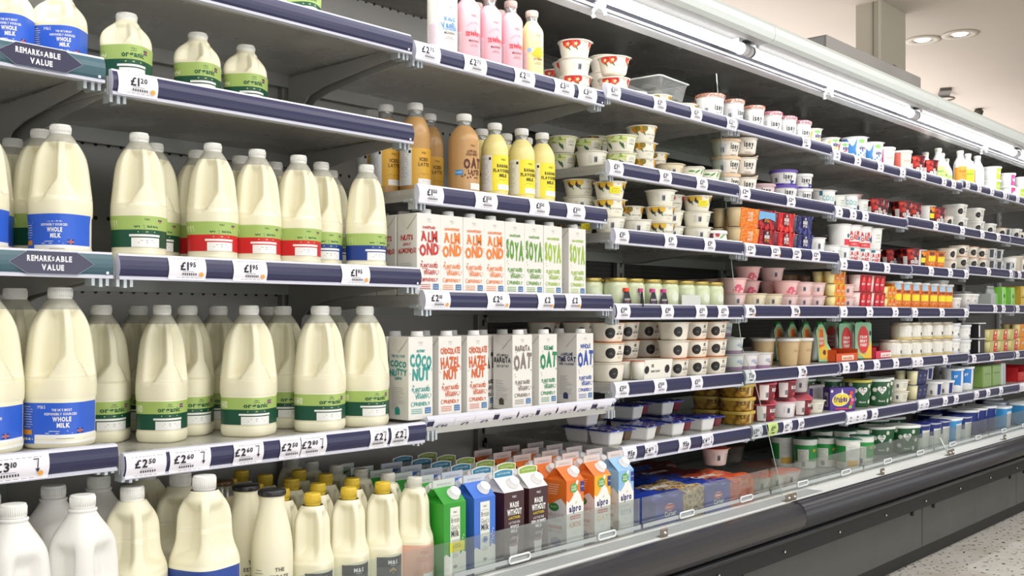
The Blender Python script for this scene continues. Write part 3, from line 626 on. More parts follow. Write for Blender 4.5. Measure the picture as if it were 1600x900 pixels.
def jug(key, h, a, label=None, lz=(.09, .30), cap='white', milk=None, hph=-45, rec=None, fill=.84):
    pf = JPROF[key]; milk = milk or MILK
    rc = rec or dict(lo=.42, lo2=.485, hi=.80, hi2=.88, bw=(9, 42, .42, .60), out=(48, 68), depth=.56)
    def rad(ph, z, off=0):
        t = max(0, min(1, z / h)); s_ = a * lerp_prof(pf, t)
        p = 2.0 + 1.1 * (1 - ss(.72, .9, t)) if key != 'pint' else 2.0 + 1.2 * (1 - ss(.6, .84, t))
        cx, sx_ = abs(math.cos(ph)), abs(math.sin(ph)); r = s_ * (cx ** p + sx_ ** p) ** (-1 / p)
        d = abs((math.degrees(ph) - hph + 180) % 360 - 180); b0, b1, t0, t1 = rc['bw']
        bw = b1 + (b0 - b1) * ss(t0, t1, t)
        e = ss(rc['lo'], rc['lo2'], t) * (1 - ss(rc['hi'], rc['hi2'], t)) * ss(bw, bw + 6, d) * (1 - ss(rc['out'][0], rc['out'][1], d))
        if 'right' in rc and ((math.degrees(ph) - hph + 180) % 360 - 180) > 0: e *= rc['right']
        return r * (1 - rc['depth'] * e)
    n = 80; ts = [0] + [.012, .03, .045, .06, .07, .08] + [.1 + .02 * i for i in range(44)]
    ts = sorted(set([t for t in ts if t < .915] + [p[0] for p in pf if p[0] < .93])); tc = pf[-2][0] if pf[-1][0] == 1 else .93
    rings = [[(rad(2 * math.pi * j / n, t * h) * math.sin(2 * math.pi * j / n), -rad(2 * math.pi * j / n, t * h) * math.cos(2 * math.pi * j / n), t * h) for j in range(n)] for t in ts]
    mb = MB(); top = next((i for i, t in enumerate(ts) if t > fill), len(ts))
    mb.rings(rings, milk, cap0=True, mf=lambda i: milk if i < top else HDPE_TOP)
    if top < len(ts): mb.rings([rings[top]], milk) if False else mb.face(rings[top], milk)
    parts = [('jug_body', mb.mesh('jug_body'))]
    rcap = a * pf[-1][1]; zc = ts[-1] * h
    cb = MB(); cm = {'white': CAPW, 'yellow': mat('E3C33C', .4), 'grey': CAPG, 'clear': CAPG}[cap]
    cb.lathe([(rcap * .92, zc - .002), (rcap * .98, zc), (rcap * 1.0, zc + .003), (rcap * .99, h - .003), (rcap * .95, h - .0005), (rcap * .8, h), (rcap * .1, h)], cm, 40)
    for j in range(40):
        t = 2 * math.pi * j / 40; cb.tube([(rcap * math.sin(t), rcap * math.cos(t), zc + .004), (rcap * math.sin(t), rcap * math.cos(t), h - .004)], .0007, cm, 3)
    parts.append(('cap', cb.mesh('cap')))
    if label:
        lb = MB(); sf = Rev(rad, a * 1.06, R(-47)); label(lb, sf, lz[0] * h, lz[1] * h, a); parts.append(('label', lb.mesh('label')))
    return parts
RECW = dict(lo=.50, lo2=.57, hi=.78, hi2=.86, bw=(10, 14, .5, .6), out=(62, 84), depth=.50, right=.8)
K = {}
K['jug4_organic'] = jug('bullet', .272, .0535, lab_organic(DG), (.095, .30))
K['jug4_blue'] = jug('bullet', .282, .0555, lab_whole, (.035, .285))
K['jug2_green'] = jug('bullet', .246, .0465, lab_organic(DG), (.11, .345)); K['jug2_red'] = jug('bullet', .246, .0465, lab_organic(RED), (.11, .345))
K['jug2_navy'] = jug('bullet', .246, .0465, lab_organic(BLU), (.10, .345)); K['jug2_blue'] = jug('bullet', .240, .0480, lab_whole, (.03, .32))
RECP = dict(lo=.50, lo2=.58, hi=.76, hi2=.86, bw=(9, 20, .54, .62), out=(66, 92), depth=.38)
K['pint_green'] = jug('pint', .136, .043, lab_organic(DG), (.05, .50), rec=RECP, fill=.9); K['pint_blue'] = jug('pint', .136, .044, lab_whole, (.0, .46), rec=RECP, fill=.9)
K['big_white'] = jug('big', .30, .052, None, milk=MILKW, rec=dict(lo=.42, lo2=.55, hi=.66, hi2=.76, bw=(16, 18, .5, .6), out=(58, 80), depth=.34), fill=.99)
K['waist_daisy'] = jug('waist', .305, .058, lab_daisy, (.16, .45), rec=RECW, fill=.93); K['waist_green'] = jug('waist', .295, .056, lab_organic(DG), (.10, .40), rec=RECW, fill=.9)
K['slim_gold'] = jug('slim', .243, .0415, lab_black, (.04, .36), cap='yellow', rec=dict(lo=.46, lo2=.58, hi=.80, hi2=.88, bw=(11, 18, .46, .56), out=(64, 88), depth=.52, right=.7), fill=.95)
K['slim_pink'] = jug('slim', .243, .0415, lab_pink, (.04, .40), cap='grey', rec=dict(lo=.46, lo2=.58, hi=.80, hi2=.88, bw=(11, 18, .46, .56), out=(64, 88), depth=.52, right=.7), fill=.88)
def revbody(pf, h): return lambda ph, z: lerp_lin(pf, max(0, min(h, z)))
def lerp_lin(pf, z):
    for i in range(len(pf) - 1):
        if z <= pf[i + 1][0]:
            a, b2 = pf[i], pf[i + 1]; k = (z - a[0]) / (b2[0] - a[0] + 1e-9); return a[1] + (b2[1] - a[1]) * k
    return pf[-1][1]
def bottle(h, r, neck, liquid, capm, shoulder=.66, fill=.84, label=None, caph=.018, bulge=0, glass_fill=None):
    pf = [(0, r * .86), (.003, r * .95), (.009, r)]
    zs = shoulder * h; zn = h - caph - .012
    for i in range(0, 11):
        t = i / 10; pf.append((zs + (zn - zs) * t, neck + (r - neck) * (math.cos(t * math.pi / 2) ** (1.25 if not bulge else .8))))
    pf.append((h - caph, neck)); mb = MB()
    prof = [(rr, z) for z, rr in pf]; ft = next((i for i, (rr, z) in enumerate(prof) if z > fill * h), len(prof))
    mb.lathe(prof, liquid, 36, mf=lambda i: liquid if i < ft else BOTTLE_TOP, caps=(True, False))
    if ft < len(prof): mb.lathe([(prof[ft][0] * .97, prof[ft][1]), (.0005, prof[ft][1])], liquid, 36, caps=(False, False))
    cb = MB(); rc = neck * 1.12
    cb.lathe([(rc * .97, h - caph), (rc, h - caph + .002), (rc, h - .002), (rc * .93, h), (.0008, h)], capm, 36, caps=(True, False))
    for j in range(30):
        t = 2 * math.pi * j / 30; cb.tube([(rc * math.sin(t), rc * math.cos(t), h - caph + .003), (rc * math.sin(t), rc * math.cos(t), h - .003)], .0006, capm, 3)
    parts = [('bottle_body', mb.mesh('bottle_body')), ('cap', cb.mesh('cap'))]
    if label: lb = MB(); label(lb, Rev(revbody(pf, h), r, R(-14))); parts.append(('label', lb.mesh('label')))
    return parts
def shake(word, col, sub='MILKSHAKE', extra=None):
    def f(mb, sf):
        text(mb, sf, 'M&S', 0, .122, .006, mat('6A4A4A')); text(mb, sf, 'COOL CREAMY', 0, .105, .0045, mat('5A3A3A'), w=.036, arc=2.2)
        if word: text(mb, sf, word, 0, .074, .014, col, w=.044, bold=2, jit=.12, arc=.3)
        text(mb, sf, sub, 0, .058, .0055, mat('4A2A2A'), w=.03, bold=1); lines(mb, sf, 0, .05, .026, 2, mat('8A6A6A'))
        rect(mb, sf, -.062, -.034, .03, .085, mat('E9D6DE'), .0006); lines(mb, sf, -.048, .08, .024, 11, mat('A98A9A'), dv=.0042, h=.0006)
        if extra: extra(mb, sf)
    return f
PKL = mat('F3B3BC', .25, sss=.2)
K['shake_vanilla'] = bottle(.205, .038, .017, mat('F1EEE2', .25, sss=.2), mat('D8D4C8'), shoulder=.74, label=shake('Vanilla', SKY, extra=lambda mb, sf: (text(mb, sf, 'KING', 0, .09, .009, SKY, w=.03, bold=2, jit=.1), text(mb, sf, 'flavoured', 0, .067, .006, SKY, w=.034, bold=1))))
K['shake_pink'] = bottle(.205, .032, .0155, PKL, mat('A48D86'), shoulder=.72, label=shake('Strawberry', mat('E8323C')))
K['oat_custard'] = bottle(.198, .032, .0155, mat('EFD9A4', .25, sss=.2), mat('BBAFA4'), shoulder=.68, label=shake('', None, 'OATSHAKE', extra=lambda mb, sf: [ell(mb, sf, -.006 + .006 * (k % 3), .074 + .006 * (k // 3), .014, .008, mat('F2B62A'), rot=20 * k, off=.0006 + .0002 * k) for k in range(6)] + [ell(mb, sf, -.026, .085, .006, .006, mat('7FA6D6'))]))
def lab_oatlatte(mb, sf):
    DB = mat('54201A'); text(mb, sf, 'CHILLED', 0, .112, .006, DB, w=.026, bold=1, arc=.5); text(mb, sf, 'COLD BREW', 0, .103, .006, DB, w=.034, bold=1); text(mb, sf, 'OAT', .003, .072, .024, DB, w=.05, bold=2, jit=.08); text(mb, sf, 'LATTE', .006, .056, .012, DB, w=.034, bold=2, jit=.08)
    text(mb, sf, 'M&S', .002, .126, .005, DB)
    for k in range(7): ell(mb, sf, -.026 + .007 * k, .05 + .004 * math.sin(k * 2), .0028, .0018, DB, rot=40 * k)
    rect(mb, sf, -.045, -.024, .054, .066, mat('2C8CC8'), .0009); text(mb, sf, 'PLANT', -.0345, .058, .005, WH, w=.017); rect(mb, sf, -.005, .03, .018, .034, mat('E8E4DE'), .0008)
K['oat_latte'] = bottle(.212, .0395, .017, mat('C39A66', .25, sss=.15), mat('E2E2DE'), shoulder=.66, label=lab_oatlatte, bulge=1)
def lab_yellow(words, bg, ink):
    def f(mb, sf):
        rect(mb, sf, -.075, -.028, .025, .118, mat('EDEFF0'), .0006); rect(mb, sf, -.028, .07, .025, .118, bg, .0006); rect(mb, sf, -.012, .035, .028, .042, WH, .0009)
        rect(mb, sf, -.036, -.03, .105, .112, BK, .0009); lines(mb, sf, -.052, .108, .036, 14, GY, dv=.0048, h=.0008)
        for i, w in enumerate(words): text(mb, sf, w, .004, .086 - i * .0125, .0085, ink, w=.0062 * len(w), bold=2)
        text(mb, sf, 'M&S', .004, .104, .0055, ink); lines(mb, sf, .004, .054, .04, 2, ink, h=.0006); lines(mb, sf, .012, .036, .036, 1, GY)
    return f
K['banana_milk'] = bottle(.205, .0355, .0165, mat('EFE29A', .25, sss=.2), mat('E2E2DE'), shoulder=.64, label=lab_yellow(['BANANA', 'FLAVOURED', 'MILK'], mat('F4E13A', .4), mat('4A4422')), bulge=1)
K['iced_latte'] = bottle(.235, .039, .0175, mat('BF9660', .25, sss=.15), mat('E2E2DE'), shoulder=.62, label=lab_yellow(['ICED', 'LATTE'], mat('D8A63A', .4), mat('6A4A12')), bulge=1)
def lab_estate(mb, sf):
    for i, w in enumerate(('THE', 'ESTATE', 'DAIRY')): text(mb, sf, w, .0, .108 - i * .014, .0075, mat('6A6A5C'), w=.0078 * len(w) * .8, bold=1)
    lines(mb, sf, -.042, .11, .02, 12, mat('8A8A7C'), dv=.006)
K['glass_milk'] = bottle(.262, .041, .0245, MILK, mat('1D1D20', .3, coat=.4), shoulder=.52, fill=.92, label=lab_estate, caph=.011)
K['glass_milk_brown'] = bottle(.262, .041, .0225, mat('E9DFBE', .3), mat('5A4024', .3), shoulder=.52, fill=.86, caph=.011)
def whitebottle(c1, word, c2):
    def f(mb, sf):
        rect(mb, sf, -.05, .03, .02, .085, c1, .0006); text(mb, sf, word, -.002, .06, .012, c2, w=.036, bold=2); lines(mb, sf, 0, .05, .03, 4, c2)
        for k in range(5): ell(mb, sf, -.02 + .01 * k, .085 + .003 * (k % 2), .007, .005, c1, off=.0007 + .0001 * k)
    return f
K['kefir_green'] = bottle(.185, .033, .015, mat('F4F4F2', .35), CAPG, shoulder=.55, fill=.99, label=whitebottle(mat('CFE08A'), 'kefir', mat('3F9A4A')))
K['kefir_orange'] = bottle(.175, .032, .015, mat('F4F4F2', .35), CAPG, shoulder=.55, fill=.99, label=whitebottle(mat('F2A23A'), 'kefir', mat('E05A1E')))
K['kefir_lime'] = bottle(.175, .032, .015, mat('F4F4F2', .35), CAPG, shoulder=.55, fill=.99, label=whitebottle(mat('D4EA3A'), 'kefir', mat('5A9A1E')))
K['kefir_pink'] = bottle(.178, .033, .015, mat('F6F4F4', .35), CAPG, shoulder=.55, fill=.99, label=lambda mb, sf: (rect(mb, sf, -.05, -.03, .02, .1, mat('D23A8A'), .0006), lines(mb, sf, .0, .08, .03, 6, GY)))
# ---- cartons
CART = mat('E6E4DE', .4)
def hand(mb, f, rows, col, w):
    for t, v, h, ww in rows: text(mb, f, t, 0, v, h, col, w=w * ww, bold=2 if h > .012 else 1, jit=.10, off=.0004, sp=.08)
def brick(rows, col, side=None, side_col=None, hashy=True, dark=False):
    w, d, h = .076, .07, .194; mb = MB(); base = CART if not dark else mat('5A5652', .5)
    mb.box(-w / 2, w / 2, -d / 2, d / 2, 0, h, base, .0015)
    f = Flat((0, -d / 2 - .0006, 0), (1, 0, 0), (0, 0, 1), (0, -1, 0)); sl = Flat((-w / 2 - .0006, 0, 0), (0, -1, 0), (0, 0, 1), (-1, 0, 0))
    G = mat('C9BFB6')
    text(mb, f, 'M&S', 0, h - .016, .005, G, off=.0002); rect(mb, f, -.006, .006, h - .0195, h - .0188, G, .0002)
    poly(mb, sl, [(-d / 2, h - .001), (d / 2, h - .001), (d / 2 - .002, h - .004), (0, h - .036), (-d / 2 + .002, h - .004)], mat('E2DFD8', .4), .0002)
    poly(mb, sl, [(-.0015, h - .036), (d / 2, h - .003), (d / 2, h - .005), (0, h - .0385)], mat('BDB8B0'), .0004)
    hand(mb, f, rows, col, w); hand(mb, f, [('PLANT BASED', .066, .0095, .74), ('VEGAN', .049, .0115, .46)], col, w)
    rect(mb, f, -.022, -.004, .0625, .0635, col, .0003)
    for k, (dx, oo) in enumerate(((0, .0003),)): heart(mb, f, .026, .055, .0065, col, .0003); heart(mb, f, .026, .0552, .0048, base, .0005)
    text(mb, f, 'FRIENDLY' if not hashy else '#FRIENDLY', .004, .033, .0085, col, w=w * .66, bold=1, jit=.08, off=.0003); ell(mb, f, -.026, .037, .0045, .0055, col, off=.0003); ell(mb, f, -.026, .037, .0032, .0042, base, off=.0005)
    for i in range(3): rect(mb, f, -.03, .004, .024 - i * .0045, .0255 - i * .0045, col, .0003)
    rect(mb, f, .013, .031, .014, .0275, mat('2A6FA8'), .0004); text(mb, f, 'PLANT', .022, .0215, .003, WH, w=.014, off=.0006); text(mb, f, 'BASED', .022, .0165, .003, WH, w=.014, off=.0006)
    rn = random.Random(len(rows))
    for k in range(14):
        a = rn.uniform(0, 6.28); ell(mb, f, .034 * math.cos(a), .115 + .048 * math.sin(a), .0018, .001, col, rot=rn.uniform(0, 180), n=6, off=.0003)
    if side: hand(mb, sl, side, side_col or col, d)
    for i in range(12): rect(mb, sl, -.024, -.024 + rn.uniform(.02, .045), .075 - i * .0045, .0757 - i * .0045, GY, .0003)
    ell(mb, sl, -.004, .022, .009, .008, side_col or col, off=.0003); rect(mb, sl, -.012, .005, .012, .02, side_col or col, .0004)
    cb = MB(); cb.lathe([(.0155, 0), (.0155, .003), (.0145, .0035), (.0145, .0115), (.0135, .0125), (.0005, .0125)], mat('E4E4E2', .4), 28, c=(.012, -.008, h))
    parts = [('carton_body', mb.mesh('carton_body')), ('cap', cb.mesh('cap'))]
    return parts
K['almond_red'] = brick([('SWEETENED', .158, .006, .55), ('ALM', .128, .025, .72), ('OND', .096, .026, .80)], mat('C23A34'), [('NUTS', .130, .012, .62), ('ABOUT', .118, .006, .4), ('ALMONDS!', .100, .012, .9)])
K['almond_orange'] = brick([('UNSWEETENED', .158, .006, .66), ('ALM', .128, .025, .72), ('OND', .096, .026, .80)], mat('F08030'))
K['soya_green'] = brick([('SWEETENED', .156, .006, .55), ('SOYA', .100, .048, .84)], mat('5F9A2C'), hashy=False)
K['soya_lime'] = brick([('UNSWEETENED', .156, .006, .66), ('SOYA', .100, .048, .84)], mat('9CC22E'), hashy=False)
K['coconut'] = brick([('CREAMY', .158, .006, .35), ('COCO', .124, .028, .86), ('NUT', .094, .028, .72)], mat('2E9A92'), [('FOR ALL YOUR', .146, .006, .66), ('COCO', .124, .014, .8), ('NUTTY', .104, .014, .85), ('NEEDS', .094, .006, .35)], hashy=False)
K['hazelnut'] = brick([('CHOCOLATE', .152, .014, .84), ('HAZEL', .118, .026, .8), ('NUT', .092, .022, .62)], mat('D4622C'), hashy=False)
K['barista'] = brick([('BARISTA', .152, .013, .76), ('OAT', .106, .038, .86)], mat('857872'), [("LET'S MAKE A", .138, .006, .6), ('BARISTA', .122, .013, .85), ('OUT OF YOU', .110, .006, .6)], mat('4A4644'), hashy=False)
K['semi_oat'] = brick([('SEMI', .152, .012, .5), ('OAT', .106, .038, .86)], mat('1F8A56'), hashy=False)
K['whole_oat'] = brick([('WHOLE', .152, .012, .6), ('OAT', .106, .038, .86)], mat('2A4CA8'), [('AWESOME', .132, .008, .6), ('TIME OAT', .116, .014, .92), ('FOR YOURSELF', .106, .006, .75)], mat('34406E'), hashy=False)
K['dark_brick'] = brick([('OAT', .106, .038, .86)], mat('3A3634'), hashy=False)
def gable(body, front, side=None, fin=None, finm=None, capm=None, topm=None):
    w, d = .072, .070; hb, hr, hf = .178, .212, .228; mb = MB(); topm = topm or body
    mb.box(-w / 2, w / 2, -d / 2, d / 2, 0, hb, body)
    A = (-w / 2, -d / 2, hb); B = (w / 2, -d / 2, hb); C_ = (w / 2, .002, hr); D_ = (-w / 2, .002, hr)
    mb.face([A, B, C_, D_], topm); mb.face([(-w / 2, d / 2, hb), (-w / 2, .004, hr), (w / 2, .004, hr), (w / 2, d / 2, hb)], topm)
    for s_ in (-1, 1):   # folded-in gussets
        mb.face([(s_ * w / 2, -d / 2, hb), (s_ * w / 2, .003, hr), (s_ * (w / 2 - .016), .003, hb + .012)], topm); mb.face([(s_ * w / 2, d / 2, hb), (s_ * w / 2, .003, hr), (s_ * (w / 2 - .016), .003, hb + .012)], topm)
        mb.face([(s_ * w / 2, -d / 2, hb), (s_ * w / 2, d / 2, hb), (s_ * (w / 2 - .016), .003, hb + .012)], topm)
    f = Flat((0, -d / 2 - .0004, 0), (1, 0, 0), (0, 0, 1), (0, -1, 0)); sl = Flat((-w / 2 - .0004, 0, 0), (0, -1, 0), (0, 0, 1), (-1, 0, 0))
    front(mb, f)
    if side: side(mb, sl)
    fb = MB(); finm = finm or mat('D5D8DC', .3)
    if fin is not None:
        n = 9; arc = .005; rr = [[(-w / 2 + w * i / n, yy, hr - .004) for i in range(n + 1)] for yy in (.001,)]
        pts = [(-w / 2, hr - .004)] + [(-w / 2 + w * i / n, hf - .004 + arc * math.sin(math.pi * i / n)) for i in range(n + 1)] + [(w / 2, hr - .004)]
        fb.face([(x, .0005, z) for x, z in pts], WH); fb.face([(x, .0045, z) for x, z in reversed(pts)], WH)
        for i in range(len(pts) - 1): a_, b_ = pts[i], pts[i + 1]; fb.face([(a_[0], .0005, a_[1]), (a_[0], .0045, a_[1]), (b_[0], .0045, b_[1]), (b_[0], .0005, b_[1])], WH)
        ff = Flat((0, .0004, 0), (1, 0, 0), (0, 0, 1), (0, -1, 0)); poly(fb, ff, [(x * .9, hr + (z - hr) * .86 + .0002) for x, z in pts], finm, .0003); text(fb, ff, fin, 0, hr + .0045, .0045, WH, w=w * .66, off=.0006)
    else:
        fb.box(-w / 2, w / 2, .0005, .0045, hr - .004, hf, finm); ff = Flat((0, .0004, 0), (1, 0, 0), (0, 0, 1), (0, -1, 0)); text(fb, ff, 'BETTER FOR YOU', 0, hr + .003, .0045, mat('9AA0A8'), w=w * .6, off=.0003)
    cb = MB(); import mathutils as mu
    nrm = (Vector((0, -(hr - hb), (d / 2 + .002)))).normalized(); ctr = Vector((.010, -d / 4 - .001, (hb + hr) / 2 - .001)); ax = Vector((1, 0, 0)); ay = nrm.cross(ax)
    def ringc(r, k): return [tuple(ctr + nrm * k + ax * r * math.cos(t) + ay * r * math.sin(t)) for t in [2 * math.pi * i / 26 for i in range(26)]]
    cb.rings([ringc(.0165, 0), ringc(.0165, .002), ringc(.0145, .003), ringc(.0140, .013), ringc(.0128, .0148), ringc(.001, .0150)], capm or mat('F2F2F2', .35))
    return [('carton_body', mb.mesh('carton_body')), ('sealed_top', fb.mesh('sealed_top')), ('cap', cb.mesh('cap'))]
def goat(body, ink, accent):
    def f(mb, sf):
        w = .072; rect(mb, sf, -.016, .016, 0, .168, mat('E9EBE0', .4), .0003); poly(mb, sf, [(-.036, 0), (.036, 0), (.036, .06), (.024, .066), (.018, .058), (.01, .064), (-.008, .052), (-.02, .058), (-.03, .064), (-.036, .06)], mat('ECEAE2', .4), .0002)
        text(mb, sf, 'M&S', 0, .155, .0045, ink, off=.0006); rect(mb, sf, -.012, .012, .148, .1486, ink, .0006)
        for i, (t, s_) in enumerate((('British', 1), ('Goat\'s', 1), ('Milk', 1.2))): text(mb, sf, t, 0, .133 - i * .016, .0125 * s_, ink, w=.026, bold=1 if i == 2 else 0, off=.0006)
        rect(mb, sf, -.012, .012, .092, .0926, ink, .0006); ell(mb, sf, 0, .078, .009, .0075, accent, off=.0006); ell(mb, sf, 0, .078, .007, .0055, mat('E9EBE0'), off=.0007); ell(mb, sf, 0, .078, .006, .0045, accent, off=.0008); lines(mb, sf, 0, .06, .02, 3, GY, off=.0006); ell(mb, sf, 0, .032, .007, .004, GY, off=.0006)
        for k in range(6): ell(mb, sf, .022 + .003 * (k % 3), .07 + .006 * k, .0014, .0022, mat('ECEAE2'), off=.0004)
    return f
GG = mat('2F9A2C', .4); GB = mat('3F74D4', .4)
K['goat_green'] = gable(GG, lambda mb, sf: (goat(GG, mat('3A4038'), mat('3A9A4A'))(mb, sf), rect(mb, sf, -.018, .030, .066, .088, mat('F2E63C'), .0012), lines(mb, sf, .006, .082, .03, 3, mat('7A7A2A'), off=.0014)), finm=mat('CBD2CC', .3))
K['goat_blue'] = gable(GB, goat(GB, mat('3A3E48'), mat('2F56B8')), finm=mat('C9D0D8', .3))
BRN = mat('43242B', .35)
def lactose(l3):
    def f(mb, sf):
        text(mb, sf, 'M&S', 0, .163, .006, WH, off=.0003)
        text(mb, sf, 'MADE', 0, .140, .013, WH, w=.032, bold=2, jit=.05, off=.0003); text(mb, sf, 'WITHOUT', 0, .122, .014, WH, w=.052, bold=2, jit=.05, off=.0003); text(mb, sf, '-LACTOSE-', 0, .112, .006, mat('E8D23C'), w=.044, bold=1, off=.0003)
        text(mb, sf, 'LACTOSE FREE', 0, .100, .0058, WH, w=.04, off=.0003)
        for i, t in enumerate(l3): text(mb, sf, t, 0, .089 - i * .0105, .0078, WH, w=min(.056, .0062 * len(t)), bold=2, off=.0003)
        lines(mb, sf, 0, .066, .03, 2, WH, off=.0003); GLW = mat('E8E4E0', .3)
        poly(mb, sf, [(-.018, .048), (.012, .048), (.009, .010), (-.015, .010)], GLW, .0003); ell(mb, sf, -.003, .049, .016, .004, mat('8A6A70'), off=.0005); poly(mb, sf, [(.008, .05), (.0105, .05), (.015, .072), (.0135, .072)], GLW, .0004)
    return f
K['lactose_whole'] = gable(BRN, lactose(['WHOLE', 'MILK']), fin='LACTOSE FREE', finm=mat('2F86A8', .35), topm=mat('E9E7E6', .4))
K['lactose_semi'] = gable(BRN, lactose(['SEMI-SKIMMED', 'MILK']), fin='LACTOSE FREE', finm=mat('8FB03A', .35), topm=mat('E9E7E6', .4))
def alpro(c1, word, wc, no=True):
    def f(mb, sf):
        rect(mb, sf, -.036, .036, 0, .178, mat('F2F0EC', .4), .0002); poly(mb, sf, [(-.036, .178), (-.036, .128), (-.026, .122), (-.014, .132), (0, .148), (.010, .150), (.022, .138), (.030, .120), (.036, .116), (.036, .178)], c1, .0003)
        for k in range(5): ell(mb, sf, -.004 + .003 * k, .148 + .006 * k, .006, .005, mat('F7F2EC'), rot=60, off=.0004 + .0001 * k)
        ell(mb, sf, -.006, .158, .0155, .013, mat('5FA84A'), off=.0012); text(mb, sf, 'PLANT', -.006, .159, .005, WH, w=.02, bold=1, off=.0014); text(mb, sf, 'BASED', -.006, .152, .005, WH, w=.02, bold=1, off=.0014)
        text(mb, sf, 'alpro', 0, .097, .017, mat('2C2A6C'), w=.05, bold=2, off=.0005); ell(mb, sf, .004, .119, .004, .0016, mat('8FC04A'), rot=40, off=.0006)
        rect(mb, sf, .022, .036, .145, .172, mat('2A3C8C'), .0010); text(mb, sf, 'HIGH', .029, .157, .004, WH, w=.010, off=.0013)
        if no: rect(mb, sf, -.022, .022, .076, .086, mat('D2402E'), .0005); text(mb, sf, 'NO SUGARS', 0, .0785, .0048, WH, w=.038, bold=1, off=.0008)
        else: text(mb, sf, 'ENRICHED', 0, .078, .006, mat('B8C4D0'), w=.038, off=.0005)
        text(mb, sf, word, 0, .056, .0145, wc, w=.05, bold=1, off=.0005); lines(mb, sf, 0, .046, .03, 4, mat('D8D2CC'), off=.0004)
    return f
def alpro_side(c1):
    def f(mb, sf):
        rect(mb, sf, -.035, .035, 0, .178, mat('E6E4E4', .4), .0002); poly(mb, sf, [(-.035, .178), (-.035, .122), (-.02, .112), (0, .124), (.018, .132), (.035, .116), (.035, .178)], c1, .0003)
        for i in range(5): rect(mb, sf, -.024, .012 - .002 * i, .166 - i * .006, .1672 - i * .006, mat('F7E8DC'), .0005)
        ell(mb, sf, -.006, .108, .017, .011, mat('3F8A3A'), off=.0006); text(mb, sf, 'PLANT', -.006, .106, .005, WH, w=.02, off=.0008)
        for k in range(5): ell(mb, sf, -.026 + .012 * k, .088, .004, .004, mat('B8645A'), off=.0006); ell(mb, sf, -.026 + .012 * k, .088, .003, .003, mat('E6E4E4'), off=.0008)
        lines(mb, sf, 0, .078, .04, 3, GY, off=.0004); rect(mb, sf, -.024, .02, .052, .060, mat('B8503C'), .0005); text(mb, sf, 'KEEP IT PLANTY', 0, .042, .006, mat('A8645A'), w=.046, off=.0005); ell(mb, sf, 0, .018, .018, .012, mat('8A8CB8'), off=.0004)
    return f
AO = mat('E8762A', .4); AY = mat('F0B02A', .4); AB = mat('8FBCE4', .4); FINP = mat('DCCFCB', .3)
K['alpro_almond'] = gable(AO, alpro(AO, 'ALMOND', mat('D99A76')), alpro_side(AO), finm=FINP, topm=AO); K['alpro_oat'] = gable(AY, alpro(AY, 'OAT', mat('E8C88A')), alpro_side(AO), finm=FINP, topm=mat('E8803A', .4)); K['alpro_soya'] = gable(AB, alpro(AB, 'SOYA', mat('A4B8CE'), False), alpro_side(AB), finm=FINP, topm=AB)
# ---- pots
CUPC = mat('EFEBDC', .4); CUPW = mat('F0F0EE', .4); CUPT = mat('E6D6B8', .4)
def pot(rt, rb, h, body=None, draw=None, lid=None, lidstyle='foil', square=0.0, phi=-14, inner=None):
    body = body or CUPC; mb = MB(); n = 40
    def rf(ph, z):
        r = rb + (rt - rb) * max(0, min(1, z / h))
        if square: p = 2 + square; r = r * .9 * (abs(math.cos(ph)) ** p + abs(math.sin(ph)) ** p) ** (-1 / p)
        return r
    def ring(z, k=1.0, add=0): return [((rf(2 * math.pi * j / n, z) * k + add) * math.sin(2 * math.pi * j / n), -(rf(2 * math.pi * j / n, z) * k + add) * math.cos(2 * math.pi * j / n), z) for j in range(n)]
    mb.rings([ring(0, .9), ring(.002, .97), ring(.005), ring(h * .5), ring(h - .006), ring(h - .003), ring(h - .003, 1, .0028), ring(h - .0008, 1, .0028)], body, cap0=True)
    if draw: draw(mb, Rev(rf, (rt + rb) / 2, R(phi)), h)
    parts = [('cup', mb.mesh('cup'))]; lb = MB(); lid = lid or CUPC
    if lidstyle == 'foil':
        lr = [ring(h - .0008, 1, .003), ring(h, 1, .003), ring(h + .0006, .96), ring(h + .0004, .5), ring(h + .0006, .02)]
        for rg in lr:
            for j in (3, 4, 5): x, y, z = rg[j]; k = 1 + (.09 if rg is lr[0] or rg is lr[1] else 0); rg[j] = (x * k, y * k, z - (.001 if k > 1 else 0))
        lb.rings(lr, lid, cap1=True)
    elif lidstyle == 'peel':   # foil lifted at one edge
        lr = [ring(h - .0008, 1, .003), ring(h, 1, .003), ring(h + .0006, .96), ring(h + .0004, .5), ring(h + .0006, .02)]
        for i, rg in enumerate(lr):
            for j in range(n): x, y, z = rg[j]; u = ss(rt * .3, rt * 1.1, x); rg[j] = (x * (1 + .06 * u), y, z + .014 * u * u)
        lb.rings(lr, lid, cap1=True, smooth=True)
    elif lidstyle == 'over':
        lb.rings([ring(h - .008, 1, .0036), ring(h - .001, 1, .0038), ring(h + .0022, 1, .003), ring(h + .0026, .95), ring(h + .0012, .90), ring(h + .0012, .02)], lid, cap1=True)
    elif lidstyle == 'tall':   # clear domed lid holding a coloured foil
        lb.rings([ring(h - .002, 1, .003), ring(h + .0006, 1, .003), ring(h + .0008, .02)], lid, cap1=True)
        l2 = MB(); l2.rings([ring(h - .004, 1, .0042), ring(h + .006, 1, .0036), ring(h + .011, 1, .0005), ring(h + .012, .93), ring(h + .009, .88), ring(h + .009, .02)], CLEARP, cap1=True)
        for j in range(0, n, 2): l2.tube([ring(h + .001, 1, .0042)[j], ring(h + .0095, 1, .0025)[j]], .0011, lid, 4)
        parts.append(('lid', lb.mesh('lid'))); parts.append(('clear_overlid', l2.mesh('clear_overlid'))); return parts
    parts.append(('lid', lb.mesh('lid')))
    return parts
